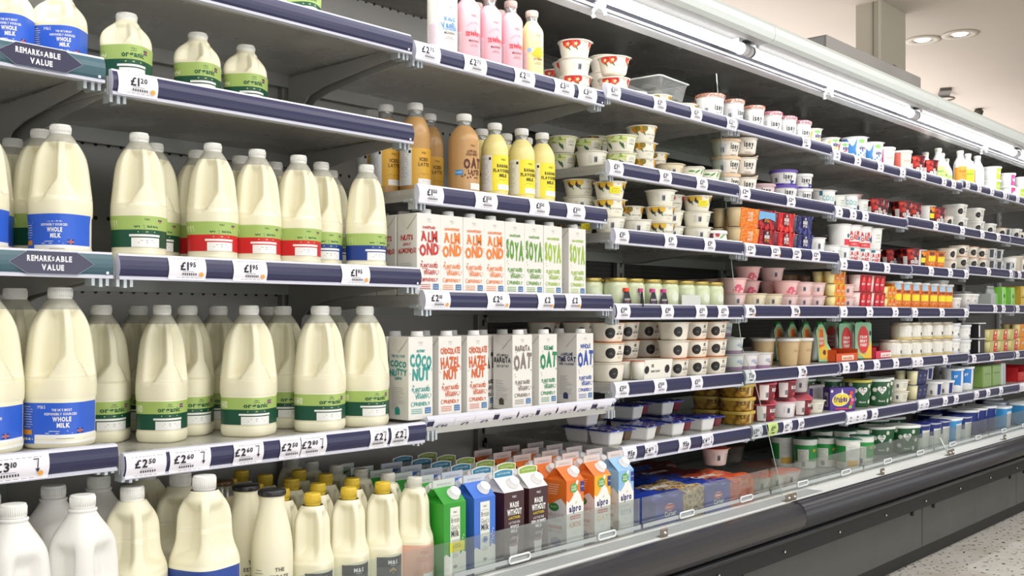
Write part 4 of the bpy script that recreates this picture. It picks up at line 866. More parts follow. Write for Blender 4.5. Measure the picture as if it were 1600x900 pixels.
def leaf(mb, sf, u, v, l, rot, m, off=.0008):
    c, s_ = math.cos(R(rot)), math.sin(R(rot)); pts = [(-l, 0), (-l * .4, l * .22), (l * .4, l * .2), (l, 0), (l * .4, -l * .2), (-l * .4, -l * .22)]
    poly(mb, sf, [(u + x * c - y * s_, v + x * s_ + y * c) for x, y in pts], m, off)
def fruitpot(cols, name, back=False, yell=False, star=None):
    def f(mb, sf, h):
        if back:
            rect(mb, sf, -.024, -.014, h * .3, h * .66, mat('A9B0BC'), .0005); barcode(mb, sf, -.023, h * .34, .009, h * .26, INK)
            for i in range(3): rect(mb, sf, .004, .030, h * (.34 + .16 * i), h * (.36 + .16 * i), mat('8AB48A'), .0006)
            lines(mb, sf, .017, h * .7, .022, 6, mat('A8A89C'), dv=.0034, h=.0006); lines(mb, sf, -.034, h * .7, .012, 7, mat('A8A89C'), dv=.0034, h=.0006); return
        for u in (-.030, .027, -.052, .052):
            for k in range(3): ell(mb, sf, u + .006 * (k - 1), h * (.80 - .12 * (k % 2)), .0085, .0095, cols[k % len(cols)], rot=20 * k, off=.0006 + .0001 * k)
            leaf(mb, sf, u + .004, h * .5, .009, -50, mat('3E7A34'), .001)
            if star: [ell(mb, sf, u + .002 + .003 * math.cos(k * 1.257), h * .74 + .003 * math.sin(k * 1.257), .0026, .0014, star, rot=72 * k, n=6, off=.0012) for k in range(5)]
        text(mb, sf, 'M&S', 0, h * .8, .004, mat('9A9A7A'), off=.0007); text(mb, sf, name, 0, h * .40, h * .075, mat('4A4438'), w=.036, off=.0007); lines(mb, sf, 0, h * .28, .022, 2, mat('8A8474'), dv=.004, h=.0007, off=.0007)
        if yell: rect(mb, sf, -.026, .010, h * .28, h * .68, mat('F2E42C'), .0016); lines(mb, sf, -.008, h * .56, .026, 3, mat('8A7A1A'), dv=h * .1, off=.0019)
    return f
def vanilla(mb, sf, h):
    rect(mb, sf, -.1, .1, h * .55, h * .93, mat('DDE6A8'), .0003)
    rn = random.Random(5)
    for i in range(26): leaf(mb, sf, rn.uniform(-.09, .09), h * rn.uniform(.5, .92), .008, rn.uniform(0, 180), rn.choice([mat('B4CC4A'), mat('E8E46A'), mat('8FB43A')]), .0005 + .00003 * i)
    for u in (-.034, .03, .07, -.075): leaf(mb, sf, u, h * .38, .013, -55, mat('2E5A2A'), .0016); leaf(mb, sf, u + .005, h * .32, .011, -75, mat('3E6E34'), .0018)
    rect(mb, sf, -.020, .018, h * .2, h * .85, CUPC, .0014); text(mb, sf, 'VANILLA', -.001, h * .42, .005, mat('4A4438'), w=.024, off=.0018); lines(mb, sf, -.001, h * .72, .024, 3, mat('7A8A5A'), off=.0018)
RED_F = [mat('D83A2C'), mat('E2543A'), mat('C42A26')]; YEL_F = [mat('E2A62C'), mat('D98A1E'), mat('8A7A22')]; PLM_F = [mat('D9A62A'), mat('3A2344'), mat('E4BC3A')]
P_ = dict(rt=.047, rb=.037, h=.050)
K['pot_straw'] = pot(**P_, draw=fruitpot(RED_F, 'ORGANIC STRAWBERRY', star=mat('F4F0A0')), lid=mat('F2E6DC')); K['pot_straw_peel'] = pot(**P_, draw=fruitpot(RED_F, 'ORGANIC STRAWBERRY', star=mat('F4F0A0')), lid=mat('F2E6DC'), lidstyle='peel')
K['pot_back'] = pot(**P_, draw=fruitpot(RED_F, '', back=True)); K['pot_vanilla'] = pot(**P_, draw=vanilla); K['pot_peach'] = pot(**P_, draw=fruitpot(YEL_F, 'APRICOT & HONEY')); K['pot_peach_peel'] = pot(**P_, draw=fruitpot(YEL_F, 'APRICOT & HONEY'), lidstyle='peel')
K['pot_plum'] = pot(**P_, draw=fruitpot(PLM_F, 'FIG & PEAR')); K['pot_plum_sticker'] = pot(**P_, draw=fruitpot(PLM_F, 'FIG & PEAR', yell=True), lidstyle='peel')
K['pot_cherry'] = pot(**P_, draw=fruitpot([mat('A8202C'), mat('7A1420'), mat('C84050')], 'CHERRY', yell=False)); K['pot_green'] = pot(**P_, draw=lambda mb, sf, h: [leaf(mb, sf, -.03 + .02 * k, h * .7, .012, 30 * k, mat('3E9A34')) for k in range(4)], lidstyle='peel')
def isey(mb, sf, h):
    text(mb, sf, 'isey', .004, h * .42, .021, BK, w=.036, bold=1, off=.0007); text(mb, sf, 'SKYR', .004, h * .27, .0055, BK, w=.022, off=.0007); ell(mb, sf, .028, h * .5, .0014, .0014, BK); rect(mb, sf, -.05, -.03, h * .12, h * .7, mat('D6D8DE'), .0005); barcode(mb, sf, -.048, h * .2, .012, h * .3, INK)
    rect(mb, sf, -.012, .012, h * .05, h * .10, GY, .0005)
K['isey_orange'] = pot(.036, .033, .078, CUPW, isey, mat('F07A34', .4), 'tall'); K['isey_orange_big'] = pot(.047, .042, .080, CUPW, isey, mat('F07A34', .4), 'tall'); K['isey_pink'] = pot(.036, .033, .076, CUPW, isey, mat('EE5A7C', .4), 'tall')
K['isey_cream'] = pot(.050, .041, .058, mat('EEE8DC', .4), isey, mat('E8C9A4', .4), 'over'); K['isey_cream_small'] = pot(.043, .036, .056, mat('EEE8DC', .4), isey, mat('F0DCC4', .4), 'peel')
def iseyb(mb, sf, h): isey(mb, sf, h); rect(mb, sf, -.12, .12, 0, h * .12, mat('4A3EA8'), .0004); ell(mb, sf, .02, h * .22, .006, .006, mat('2C3A8C')); ell(mb, sf, .027, h * .26, .004, .004, mat('24306E'))
K['isey_berry'] = pot(.050, .043, .056, CUPW, iseyb, mat('6A52B0', .4), 'over'); K['isey_berry_small'] = pot(.038, .033, .054, CUPW, iseyb, mat('F0F0F0', .4), 'over'); K['isey_fig'] = pot(.050, .043, .056, mat('E8D4D6', .4), iseyb, mat('D4B4B8', .4), 'over')
K['tall_cream'] = pot(.052, .044, .100, mat('C9BFA8', .4), lambda mb, sf, h: lines(mb, sf, 0, h * .8, .03, 10, mat('A89C84'), dv=.006), mat('C9BFA8', .4), 'over')
def alprop(c, txt='alpro'):
    def f(mb, sf, h):
        poly(mb, sf, [(-.055, h * .05), (-.01, h * .05), (-.018, h * .5), (-.012, h * .93), (-.055, h * .93)], c, .0005); rect(mb, sf, -.09, -.055, h * .05, h * .93, c, .0005); text(mb, sf, txt, .014, h * .5, .016, mat('2C2A6C'), w=.034, bold=2, off=.0008)
        for k in range(6): ell(mb, sf, -.006 + .01 * k, h * (.28 + .08 * (k % 3)), .0045, .0045, c, off=.0009)
        ell(mb, sf, .006, h * .82, .014, h * .08, mat('8ACB6A'), off=.0010)
    return f
K['alpro_yellow'] = pot(.036, .030, .07, CUPW, alprop(mat('F0C62A')), mat('ECECEA'), 'foil'); K['alpro_red'] = pot(.036, .030, .062, CUPW, alprop(mat('D8364A')), mat('F0D8D8'), 'foil'); K['alpro_blue'] = pot(.052, .041, .108, CUPW, alprop(mat('4A90D8')), mat('DDE6EE'), 'foil')
def stripe(c, c2=None, word=None, wc=None):
    def f(mb, sf, h):
        rect(mb, sf, -.07, -.024, h * .04, h * .95, c, .0005)
        if c2: rect(mb, sf, -.024, .07, h * .04, h * .95, c2, .0005)
        if word: text(mb, sf, word, .008, h * .5, h * .12, wc, w=.036, bold=1, off=.0008)
        lines(mb, sf, .006, h * .8, .03, 5, GY, dv=h * .1, off=.0009)
    return f
K['tub_magenta'] = pot(.046, .038, .100, CUPW, stripe(mat('D2488E'), mat('EFE6DA'), 'yogurt', mat('A89A8A')), CUPW, 'over'); K['tub_coral'] = pot(.046, .038, .098, CUPW, stripe(mat('F07A6A'), mat('F2DFD0'), 'yogurt', mat('E09A7A')), CUPW, 'over')
K['tub_lime'] = pot(.050, .043, .072, CUPW, lambda mb, sf, h: (rect(mb, sf, .0, .05, h * .05, h * .95, mat('B8DA3A'), .0005), text(mb, sf, 'bio', .024, h * .5, .012, WH, w=.026, bold=2, off=.0008)), mat('E9EAE6'), 'over')
K['tub_pinkband'] = pot(.050, .043, .072, CUPW, lambda mb, sf, h: (rect(mb, sf, .0, .05, h * .05, h * .95, mat('E0448C'), .0005), ell(mb, sf, .024, h * .5, .014, .008, WH)), mat('E9EAE6'), 'over')
def greekred(mb, sf, h):
    rn = random.Random(2)
    rect(mb, sf, -.09, .09, h * .02, h * .97, STRAWP, .0005)
    for i in range(13): ell(mb, sf, rn.uniform(-.085, .085), h * rn.uniform(.45, .92), .009, .010, rn.choice(RED_F), rot=rn.uniform(0, 90), off=.0007 + .00004 * i)
    text(mb, sf, 'OI', .006, h * .44, h * .12, WH, w=.012, bold=2, off=.0020); text(mb, sf, 'GREEK', .006, h * .26, h * .16, WH, w=.044, bold=2, off=.0020); rect(mb, sf, -.014, .028, h * .12, h * .2, mat('E05A50'), .0019); rect(mb, sf, -.05, -.03, h * .1, h * .62, WH, .0018); rect(mb, sf, .03, .045, h * .7, h * .92, mat('B8D4E4'), .002)
K['greek_red'] = pot(.046, .038, .092, mat('7A141A', .4), greekred, mat('C8262C'), 'foil')
K['greek_lemon'] = pot(.046, .038, .092, CUPW, lambda mb, sf, h: (rect(mb, sf, .0, .05, h * .05, h * .95, mat('2A2420'), .0005), [ell(mb, sf, .01 + .01 * k, h * (.85 - .1 * (k % 2)), .009, .009, mat('F0922A'), off=.0007 + .0001 * k) for k in range(4)], rect(mb, sf, .0, .032, h * .35, h * .6, mat('F2E42C'), .0015), ell(mb, sf, -.02, h * .15, .01, .01, mat('B8D44A'))), CUPW, 'foil')
K['greek_orange'] = pot(.046, .038, .092, ORANGEP, lambda mb, sf, h: (rect(mb, sf, -.012, .034, h * .44, h * .72, mat('F2E42C'), .0012), lines(mb, sf, .01, h * .66, .03, 3, mat('8A7A1A'), dv=h * .08, off=.0016), rect(mb, sf, -.006, .02, h * .76, h * .92, mat('7A3A1E'), .001)), mat('F09A3A'), 'foil')
K['greek_orange_tall'] = pot(.045, .040, .125, ORANGEP, lambda mb, sf, h: (rect(mb, sf, -.014, .030, h * .34, h * .56, mat('F2E42C'), .0012), rect(mb, sf, -.01, .022, h * .72, h * .94, mat('A8CCE4'), .001), text(mb, sf, 'OI GREEK', .006, h * .62, .010, mat('7A2A14'), w=.036, bold=2, off=.0012), rect(mb, sf, -.12, .12, 0, h * .08, mat('C4DCEC'), .0006)), mat('D8D8D4'), 'over')
def coco(mb, sf, h): text(mb, sf, 'COCO', .004, h * .46, .020, mat('7AC0C0'), w=.052, bold=1, jit=.1, off=.0007); text(mb, sf, 'NUT', -.008, h * .18, .010, mat('7AC0C0'), w=.024, bold=1, off=.0007); rect(mb, sf, -.034, -.022, h * .72, h * .95, mat('2A6A78'), .0006); rect(mb, sf, .012, .03, h * .1, h * .3, mat('2A7AA8'), .0006)
K['coco_pot'] = pot(.048, .041, .078, CUPW, coco, CUPW, 'foil'); K['coco_small'] = pot(.044, .037, .068, mat('E9EBE4', .4), fruitpot(RED_F, '', back=True), CUPW, 'foil')
def almondp(mb, sf, h): text(mb, sf, 'ALM', .004, h * .52, h * .22, mat('D23A34'), w=.046, bold=2, jit=.1, off=.0007); text(mb, sf, 'OND', .004, h * .32, h * .18, mat('D23A34'), w=.042, bold=2, jit=.1, off=.0007); rect(mb, sf, -.09, .09, h * .02, h * .24, mat('E0464A'), .0005); rect(mb, sf, .022, .038, h * .32, h * .48, mat('2A7AA8'), .0012); lines(mb, sf, 0, h * .14, .03, 2, WH, off=.0009)
K['almond_tall'] = pot(.048, .040, .090, CUPW, almondp, CUPW, 'foil'); K['almond_short'] = pot(.045, .039, .068, CUPW, lambda mb, sf, h: (text(mb, sf, 'ALM', .006, h * .5, h * .26, mat('D23A34'), w=.040, bold=2, jit=.1, off=.0007), text(mb, sf, 'OND', .006, h * .18, h * .24, mat('D23A34'), w=.038, bold=2, jit=.1, off=.0007), rect(mb, sf, -.016, .0, h * .8, h * .96, mat('2A7A8A'), .0006)), CUPW, 'foil')
K['white_tall'] = pot(.050, .042, .090, CUPW, fruitpot(RED_F, '', back=True), CUPW, 'foil'); K['white_short'] = pot(.046, .040, .066, CUPW, fruitpot(RED_F, '', back=True), CUPW, 'foil')
K['white_redbase'] = pot(.046, .039, .090, CUPW, lambda mb, sf, h: (rect(mb, sf, -.02, .04, h * .05, h * .32, mat('E0364A'), .0006), rect(mb, sf, -.006, .008, h * .4, h * .56, mat('2A6A8A'), .0006)), CUPW, 'foil')
def disc(big=1.0, txt=True, two=False):
    def f(mb, sf, h):
        us = (-.018,)
        for u in us: ell(mb, sf, u, h * .47, .0125 * big, .0125 * big, mat('201E20', .5), n=24, off=.0008); lines(mb, sf, u, h * .47, .012, 2, mat('A8A8A8'), dv=.003, h=.0005, off=.001)
        if txt: text(mb, sf, '0%', .018, h * .66, .010, BK, w=.012, bold=1, off=.0007); text(mb, sf, 'AUTHENTIC', .020, h * .52, .0036, BK, w=.024, off=.0007); text(mb, sf, 'GREEK YOGURT', .020, h * .38, .006, BK, w=.032, bold=1, off=.0007); lines(mb, sf, .020, h * .26, .022, 2, mat('B89A7A'), off=.0007)
        ell(mb, sf, .02, h * .97, .012, h * .05, mat('D07034'), off=.0006)
    return f
K['greek_disc'] = pot(.049, .041, .057, mat('EFE9DA', .4), disc(1.25), mat('DE8A4A', .4), 'foil', square=1.5, phi=-20); K['greek_disc_plain'] = pot(.049, .041, .057, mat('EFE9DA', .4), disc(1.3, False), mat('E8E0D0', .4), 'foil', square=1.5, phi=-8); K['greek_tub'] = pot(.060, .052, .066, mat('EFEDE4', .4), disc(1.2), mat('EAEAE8', .4), 'over', square=2.5, phi=-22)
K['grey_pot'] = pot(.044, .036, .060, mat('CFCFCC', .4), lambda mb, sf, h: (rect(mb, sf, -.03, -.008, h * .2, h * .9, mat('3A3E46'), .0006), ell(mb, sf, .012, h * .5, .008, .008, mat('6A8AA0'))), mat('D8D8D4'), 'foil')
def pinkd(mb, sf, h): rn = random.Random(8); [ell(mb, sf, rn.uniform(-.03, .02), h * rn.uniform(.1, .5), .006, .005, mat('E0607A'), off=.0006 + .00005 * i) for i in range(12)]; rect(mb, sf, .03, .05, h * .2, h * .7, mat('F2E4E2'), .0006); lines(mb, sf, .02, h * .8, .02, 5, mat('C88A90'), dv=.005)
K['pink_pot'] = pot(.048, .036, .052, mat('F2C4C0', .4), pinkd, mat('F4D4CE', .4), 'foil'); K['pink_pot_back'] = pot(.046, .037, .050, mat('EBC9C6', .4), fruitpot(RED_F, '', back=True), mat('F0D0CC', .4), 'foil'); K['beige_pot'] = pot(.046, .037, .052, mat('E9DCBC', .4), fruitpot(RED_F, '', back=True), mat('F0E0CC', .4), 'foil'); K['tan_pot'] = pot(.038, .031, .07, mat('B08A6A', .4), None, mat('B89A7A', .4), 'foil')
K['clear_purple'] = pot(.040, .033, .056, mat('E4E0E0', .4), lambda mb, sf, h: (rect(mb, sf, -.09, .09, 0, h * .22, mat('9A7A9A'), .0004), ell(mb, sf, 0, h * .55, .012, .006, mat('A8B4CC')), lines(mb, sf, .01, h * .45, .02, 2, BK)), mat('E8E8E6', .3), 'foil')
K['tan_cup'] = pot(.042, .031, .102, mat('C9AE82', .35), lambda mb, sf, h: lines(mb, sf, 0, h * .6, .03, 3, mat('A88A5E')), mat('DCDAD4', .25), 'over')
K['berry_pot'] = pot(.050, .042, .060, mat('7A1E2A', .4), lambda mb, sf, h: (rect(mb, sf, -.05, -.018, h * .05, h * .95, mat('EDE4E2'), .0006), barcode(mb, sf, -.028, h * .2, .008, h * .3, INK), text(mb, sf, 'RICE', .012, h * .55, h * .2, WH, w=.03, bold=2, off=.0008), [ell(mb, sf, .01 + .008 * k, h * .25, .006, .006, mat('C83A4A'), off=.0007 + .0001 * k) for k in range(4)]), mat('E86A7A', .4), 'peel')
K['white_pinktab'] = pot(.050, .042, .060, mat('EDE6E6', .4), fruitpot(RED_F, '', back=True), mat('EE8A9C', .4), 'peel')
def yeo(mb, sf, h):
    rn = random.Random(6)
    for i in range(6):
        u, v = (-.05, -.036, .032, .05, .036, -.03)[i], h * (.85, .3, .8, .5, .2, .62)[i]
        for k in range(8): ell(mb, sf, u + .006 * math.cos(k * .785), v + .006 * math.sin(k * .785), .0048, .0022, WH, rot=k * 45, n=6, off=.0006 + .0001 * (k % 2))
        ell(mb, sf, u, v, .003, .003, mat('E8D84A'), n=8, off=.001)
    heart(mb, sf, 0, h * .62, .020, WH, .0012); text(mb, sf, 'Yeo', 0, h * .64, .010, mat('1E3A2A'), w=.022, bold=1, off=.0016); text(mb, sf, 'Valley', 0, h * .55, .007, mat('1E3A2A'), w=.022, off=.0016); text(mb, sf, 'Natural', 0, h * .16, .008, WH, w=.03, bold=1, off=.0008)
YG = mat('1F5A34', .35)
K['yeo_tub'] = pot(.055, .046, .112, YG, yeo, mat('DDE6DC', .4), 'over', phi=-18); K['yeo_yellowlid'] = pot(.055, .046, .112, YG, yeo, mat('D8CC5A', .4), 'over', phi=-18); K['yeo_big'] = pot(.074, .064, .120, YG, yeo, mat('EEF2EC', .4), 'over', phi=-24, square=1.2)
K['navy_pot'] = pot(.045, .038, .066, CUPW, lambda mb, sf, h: (rect(mb, sf, .0, .022, h * .1, h * .95, mat('22307A'), .0006), barcode(mb, sf, -.034, h * .12, .012, h * .3, INK), ell(mb, sf, .05, h * .5, .012, .014, mat('D8E0E4'))), mat('E6E8EA'), 'over')
K['blue_tub'] = pot(.052, .045, .118, mat('EDEFF2', .4), lambda mb, sf, h: (rect(mb, sf, -.034, .016, h * .25, h * .92, mat('2A80D0'), .0005), rect(mb, sf, .034, .07, h * .72, h * .9, mat('2A80D0'), .0005), text(mb, sf, '0%', -.012, h * .62, .014, WH, w=.018, bold=2, off=.0008), ell(mb, sf, -.01, h * .26, .026, .008, mat('EDEFF2'), off=.0008)), mat('E2E8EE'), 'over')
def skytub(mb, sf, h): rect(mb, sf, -.2, .2, h * .62, h * .98, mat('3C9ADC'), .0004); rect(mb, sf, -.02, .05, h * .05, h * .8, mat('F0F0F0'), .0008); rect(mb, sf, .07, .09, h * .3, h * .9, mat('DCE4E8'), .0008)
K['sky_tub'] = pot(.070, .062, .115, mat('4AA4E0', .35), skytub, mat('ECF2F6', .4), 'over', square=2.5); K['navy_big'] = pot(.074, .064, .125, mat('16307E', .3), lambda mb, sf, h: (rect(mb, sf, .014, .030, h * .25, h * .95, mat('1E2A50'), .0005), rect(mb, sf, .018, .027, h * .68, h * .9, mat('E4E6EA'), .0008), text(mb, sf, 'FAGE', .022, h * .45, .01, WH, w=.014, off=.001)), mat('E6EAEC', .4), 'over')
K['navy_foil'] = pot(.060, .052, .118, mat('EAE8E2', .4), lambda mb, sf, h: (rect(mb, sf, -.12, .12, h * .78, h * .94, mat('1E2C78'), .0005), rect(mb, sf, -.12, -.03, h * .5, h * .8, mat('1E2C78'), .0005), rect(mb, sf, .03, .032, 0, h * .94, WH, .001), rect(mb, sf, -.028, .02, h * .1, h * .7, mat('F0EEE8'), .0008)), BLUEFOIL, 'foil', square=.8)
GT = mat('2F9C4C', .35)
def gtub(mb, sf, h): rect(mb, sf, -.11, .11, h * .26, h * .80, GT, .0005); rect(mb, sf, -.05, -.006, h * .04, h * .66, mat('ECEAE0'), .001); lines(mb, sf, -.028, h * .6, .034, 8, GY, dv=.006, off=.0014); ell(mb, sf, .018, h * .62, .007, .007, mat('D8B83A'), off=.0012); rect(mb, sf, -.034, -.02, h * .08, h * .24, mat('6A6A6A'), .0013)
K['green_tub'] = pot(.047, .041, .118, mat('EDEBE4', .4), gtub, FOILP, 'foil'); K['green_tub_back'] = pot(.047, .041, .118, mat('EDEBE4', .4), lambda mb, sf, h: (rect(mb, sf, -.12, -.03, h * .26, h * .8, GT, .0005), lines(mb, sf, .0, h * .8, .04, 8, GY, dv=.006), rect(mb, sf, -.022, .022, h * .12, h * .32, mat('E8B84A'), .0007)), FOILP, 'foil')
K['orange_pot'] = pot(.046, .036, .058, mat('EFDCD4', .4), fruitpot(RED_F, '', back=True), mat('E8623A', .4), 'foil')
# ---- jars
def jar(r, h, fillm, lidm, draw=None, clear=False):
    mb = MB(); mb.lathe([(r * .9, 0), (r, .004), (r, h * .72), (r * .96, h * .80), (r * .86, h * .86), (r * .86, h * .9)], fillm, 32)
    if draw: draw(mb, Rev(lambda ph, z: r, r, R(-10)), h)
    lb = MB(); lb.lathe([(r * .92, h * .87), (r * .95, h * .88), (r * .95, h * .985), (r * .9, h), (.001, h)], lidm, 32, caps=(True, False)); return [('jar_body', mb.mesh('jar_body')), ('lid', lb.mesh('lid'))]
GOLD = mat('B8A45A', .3, .7)
K['gold_jar'] = jar(.037, .088, mat('D3DDB8', .2, coat=.5), GOLD, lambda mb, sf, h: ell(mb, sf, 0, h * .4, .016, .014, mat('DDE4D2'), off=.0005))
def jlab(mb, sf, h): rect(mb, sf, -.04, .05, h * .2, h * .78, mat('ECEAE2'), .0006); lines(mb, sf, 0, h * .66, .05, 6, GY, dv=.006, off=.001); rect(mb, sf, -.12, .12, 0, h * .12, mat('D9C07A'), .0004); rect(mb, sf, .026, .04, h * .24, h * .42, INK, .001)
K['label_jar'] = jar(.048, .080, mat('E4DEC4', .2, coat=.5), mat('D2C8BC', .2, .5), jlab); K['clear_tub'] = pot(.048, .043, .074, mat('E2E4E4', .3), lambda mb, sf, h: (rect(mb, sf, -.03, .04, h * .2, h * .75, WH, .0006), lines(mb, sf, .005, h * .62, .05, 4, GY), barcode(mb, sf, .02, h * .2, .014, h * .15, INK)), mat('E8E8EA', .3), 'over')
K['profiterole_tub'] = pot(.056, .050, .044, PROFP, lambda mb, sf, h: (rect(mb, sf, .01, .022, h * .1, h * .8, mat('EAD8A8'), .0007), text(mb, sf, 'LE', -.024, h * .5, .014, mat('5A3A12'), w=.02, bold=1, off=.0008), rect(mb, sf, .05, .062, h * .2, h * .8, WH, .0007)), mat('E8C060', .35), 'over', square=2.0)
# ---- sleeved multipacks: printed card sleeve over cups with their lids
def multipack(w, d, h, face, draw, cupm, lidm, taper=.86, ncup=2):
    mb = MB(); t = .0012
    def tp(p): x, y, z = p; k = taper + (1 - taper) * z / h; return (x * (.97 if z < h else 1), y * k, z)
    mb.box(-w / 2, w / 2, -d / 2, d / 2, .001, h, face, 0, tp)
    f = Flat((0, -d / 2 * taper - .0006, 0), (1, 0, 0), Vector((0, -(d / 2) * (1 - taper), h)).normalized(), (0, -1, 0)); draw(mb, f, w, h)
    parts = [('sleeve', mb.mesh('sleeve'))]
    for i in range(ncup):
        y = (-d / 4 + i * d / 2) if ncup == 2 else 0
        cb = MB(); cb.lathe([(d * .17, .002), (d * .20, h * .5), (d * .23, h * .95)], cupm, 20, c=(-w / 2 - d * .03, y, 0)); lb = MB(); lb.lathe([(d * .245, h * .95), (d * .245, h * .97), (.001, h * .972)], lidm, 20, c=(-w / 2 - d * .03, y, 0), caps=(True, False))
        parts.append(('cup', cb.mesh('cup'), [('lid', lb.mesh('lid'))]))
    return parts
def mp_text(rows, col):
    def f(mb, sf, w, h):
        for t, v, hh, ww in rows: text(mb, sf, t, 0, h * v, h * hh, col, w=w * ww, bold=2, jit=.04, off=.0012)
    return f
K['mp_apricot'] = multipack(.125, .115, .067, ORANGEP, mp_text([('OI GREEK', .68, .14, .3), ('STYLE', .50, .13, .25), ('APRICOT', .34, .12, .3)], mat('F6E2C4')), mat('C9B48A', .4), mat('E8DCC4'))
def mpo(bg, fr, fc):
    def f(mb, sf, w, h):
        rn = random.Random(9)
        for i in range(26): ell(mb, sf, rn.uniform(-w * .46, w * .46), h * rn.uniform(.05, .95), .008, .007, fr, rot=rn.uniform(0, 90), off=.0004 + .00003 * i)
        rect(mb, sf, -w * .18, w * .16, h * .28, h * .95, bg, .0016); text(mb, sf, 'OI', 0, h * .78, h * .13, WH, w=w * .1, bold=2, off=.002); text(mb, sf, 'GREEK', 0, h * .56, h * .17, WH, w=w * .32, bold=2, off=.002); text(mb, sf, 'STYLE', 0, h * .38, h * .13, fc, w=w * .26, bold=2, off=.002)
    return f
K['mp_berryred'] = multipack(.122, .105, .067, mat('8E1A24', .35), mpo(mat('4A1420'), mat('C62A30'), mat('F0A03A')), mat('7A4A54', .4), mat('D8C8C8')); K['mp_red'] = multipack(.122, .105, .067, mat('C8202A', .35), mpo(mat('7A1018'), mat('E8443A'), WH), mat('6A2A34', .4), mat('D8C8C8')); K['mp_blue'] = multipack(.122, .105, .067, BERRYP, mpo(mat('26245A'), mat('4A4C94'), WH), mat('4A4A5A', .4), mat('D8C8C8'))
K['mp_bluecard'] = multipack(.122, .105, .067, mat('8E1A24', .35), lambda mb, sf, w, h: (mpo(mat('4A1420'), mat('C62A30'), mat('F0A03A'))(mb, sf, w, h), poly(mb, sf, [(-w * .5, h * .9), (w * .45, h * .9), (w * .5, h * .45), (0, h * .6), (-w * .5, h * .42)], mat('7AB4E0'), .003)), mat('7A4A54', .4), mat('D8C8C8'))
def mfr(c1, c2):
    def f(mb, sf, w, h):
        for s_ in (-1, 1): ell(mb, sf, s_ * w * .24, h * .5, w * .2, h * .42, c1, n=20, off=.0005); ell(mb, sf, s_ * w * .24, h * .72, w * .08, h * .16, c2, off=.0008); text(mb, sf, 'BERRY', s_ * w * .24, h * .4, h * .12, WH, w=w * .28, bold=1, off=.001); leaf(mb, sf, s_ * w * .24, h * .92, .008, 20, mat('2E7A2E'), .001)
    return f
K['mp_straw'] = multipack(.115, .11, .072, mat('B01A2A', .35), mfr(mat('D8243A'), mat('F06A5A')), mat('F0D8D2', .4), mat('F2E0DA')); K['mp_mango'] = multipack(.095, .10, .050, mat('F0B03A', .35), mfr(mat('F08A3A'), mat('E8563A')), mat('F2E2A0', .4), mat('F4EAC0')); K['mp_greek4'] = multipack(.150, .095, .060, mat('EFEDE2', .4), lambda mb, sf, w, h: (ell(mb, sf, -w * .42, h * .5, .012, .012, BK, n=20, off=.0006), ell(mb, sf, w * .32, h * .5, .013, .013, BK, n=20, off=.0006), text(mb, sf, '0%', -w * .22, h * .62, .010, BK, w=.012, bold=1, off=.0006), text(mb, sf, 'GREEK YOGURT', -w * .1, h * .36, .0065, BK, w=.05, bold=1, off=.0006)), mat('EFEDE2', .4), mat('D86A3A'))
K['mp_navy'] = multipack(.120, .11, .066, mat('262C5C', .35), lambda mb, sf, w, h: [(text(mb, sf, 'FAGE', s_ * w * .24, h * .58, h * .14, mat('C8D0E8'), w=w * .16, off=.0006), lines(mb, sf, s_ * w * .24, h * .42, w * .2, 4, mat('8A94C0'), off=.0006)) for s_ in (-1, 1)], mat('E9E2B4', .4), mat('ECEAE4'), taper=.8)
K['mp_yellowred'] = multipack(.115, .105, .062, mat('C9C07A', .4), lambda mb, sf, w, h: (rect(mb, sf, 0, w * .48, h * .05, h * .95, mat('E0464A'), .0005), rect(mb, sf, w * .14, w * .34, h * .6, h * .85, WH, .0008), lines(mb, sf, w * .24, h * .4, w * .3, 2, WH, off=.0008)), mat('D6CC8E', .4), mat('E8E2C4')); K['mp_orangebox'] = multipack(.115, .105, .075, mat('E8942A', .4), mp_text([('oaty', .5, .2, .5)], WH), mat('D6CC8E', .4), mat('E8E2C4'))
# ---- boxes, pouches and trays
def boxed(w, d, h, m, draw, sidedraw=None, bev=.001):
    mb = MB(); mb.box(-w / 2, w / 2, -d / 2, d / 2, 0, h, m, bev); draw(mb, Flat((0, -d / 2 - .0006, 0), (1, 0, 0), (0, 0, 1), (0, -1, 0)), w, h)
    if sidedraw: sidedraw(mb, Flat((-w / 2 - .0006, 0, 0), (0, -1, 0), (0, 0, 1), (-1, 0, 0)), d, h)
    fl = MB(); fl.box(-w / 2 + .002, w / 2 - .002, -d / 2 + .001, d / 2 - .001, h, h + .0008, m); return [('box_body', mb.mesh('box_body')), ('top_flap', fl.mesh('top_flap'))]
def frubes(mb, sf, w, h):
    YL = mat('F0DC34'); ell(mb, sf, -w * .08, h * .5, w * .34, h * .28, WH, rot=10, n=20, off=.0003); ell(mb, sf, -w * .08, h * .5, w * .32, h * .255, YL, rot=10, n=20, off=.0005); text(mb, sf, 'frubes', -w * .08, h * .40, h * .25, mat('5A2A8A'), w=w * .5, bold=2, jit=.1, off=.0009)
    for k, c in enumerate(('8FC83A', 'E8483A', 'F07A9A', 'F0A03A', 'E8483A')): ell(mb, sf, w * (.30 + .04 * (k % 3)), h * (.18 + .15 * k), w * .07, h * .08, mat(c), off=.0006 + .0001 * k)
    rect(mb, sf, -w * .3, w * .3, h * .08, h * .14, mat('D83A5A'), .0005); ell(mb, sf, -w * .42, h * .86, w * .05, w * .05, WH, off=.0005); poly(mb, sf, [(-w * .08, h * .72), (w * .04, h * .72), (-w * .02, h * .98)], mat('F4F0E4'), .0006)
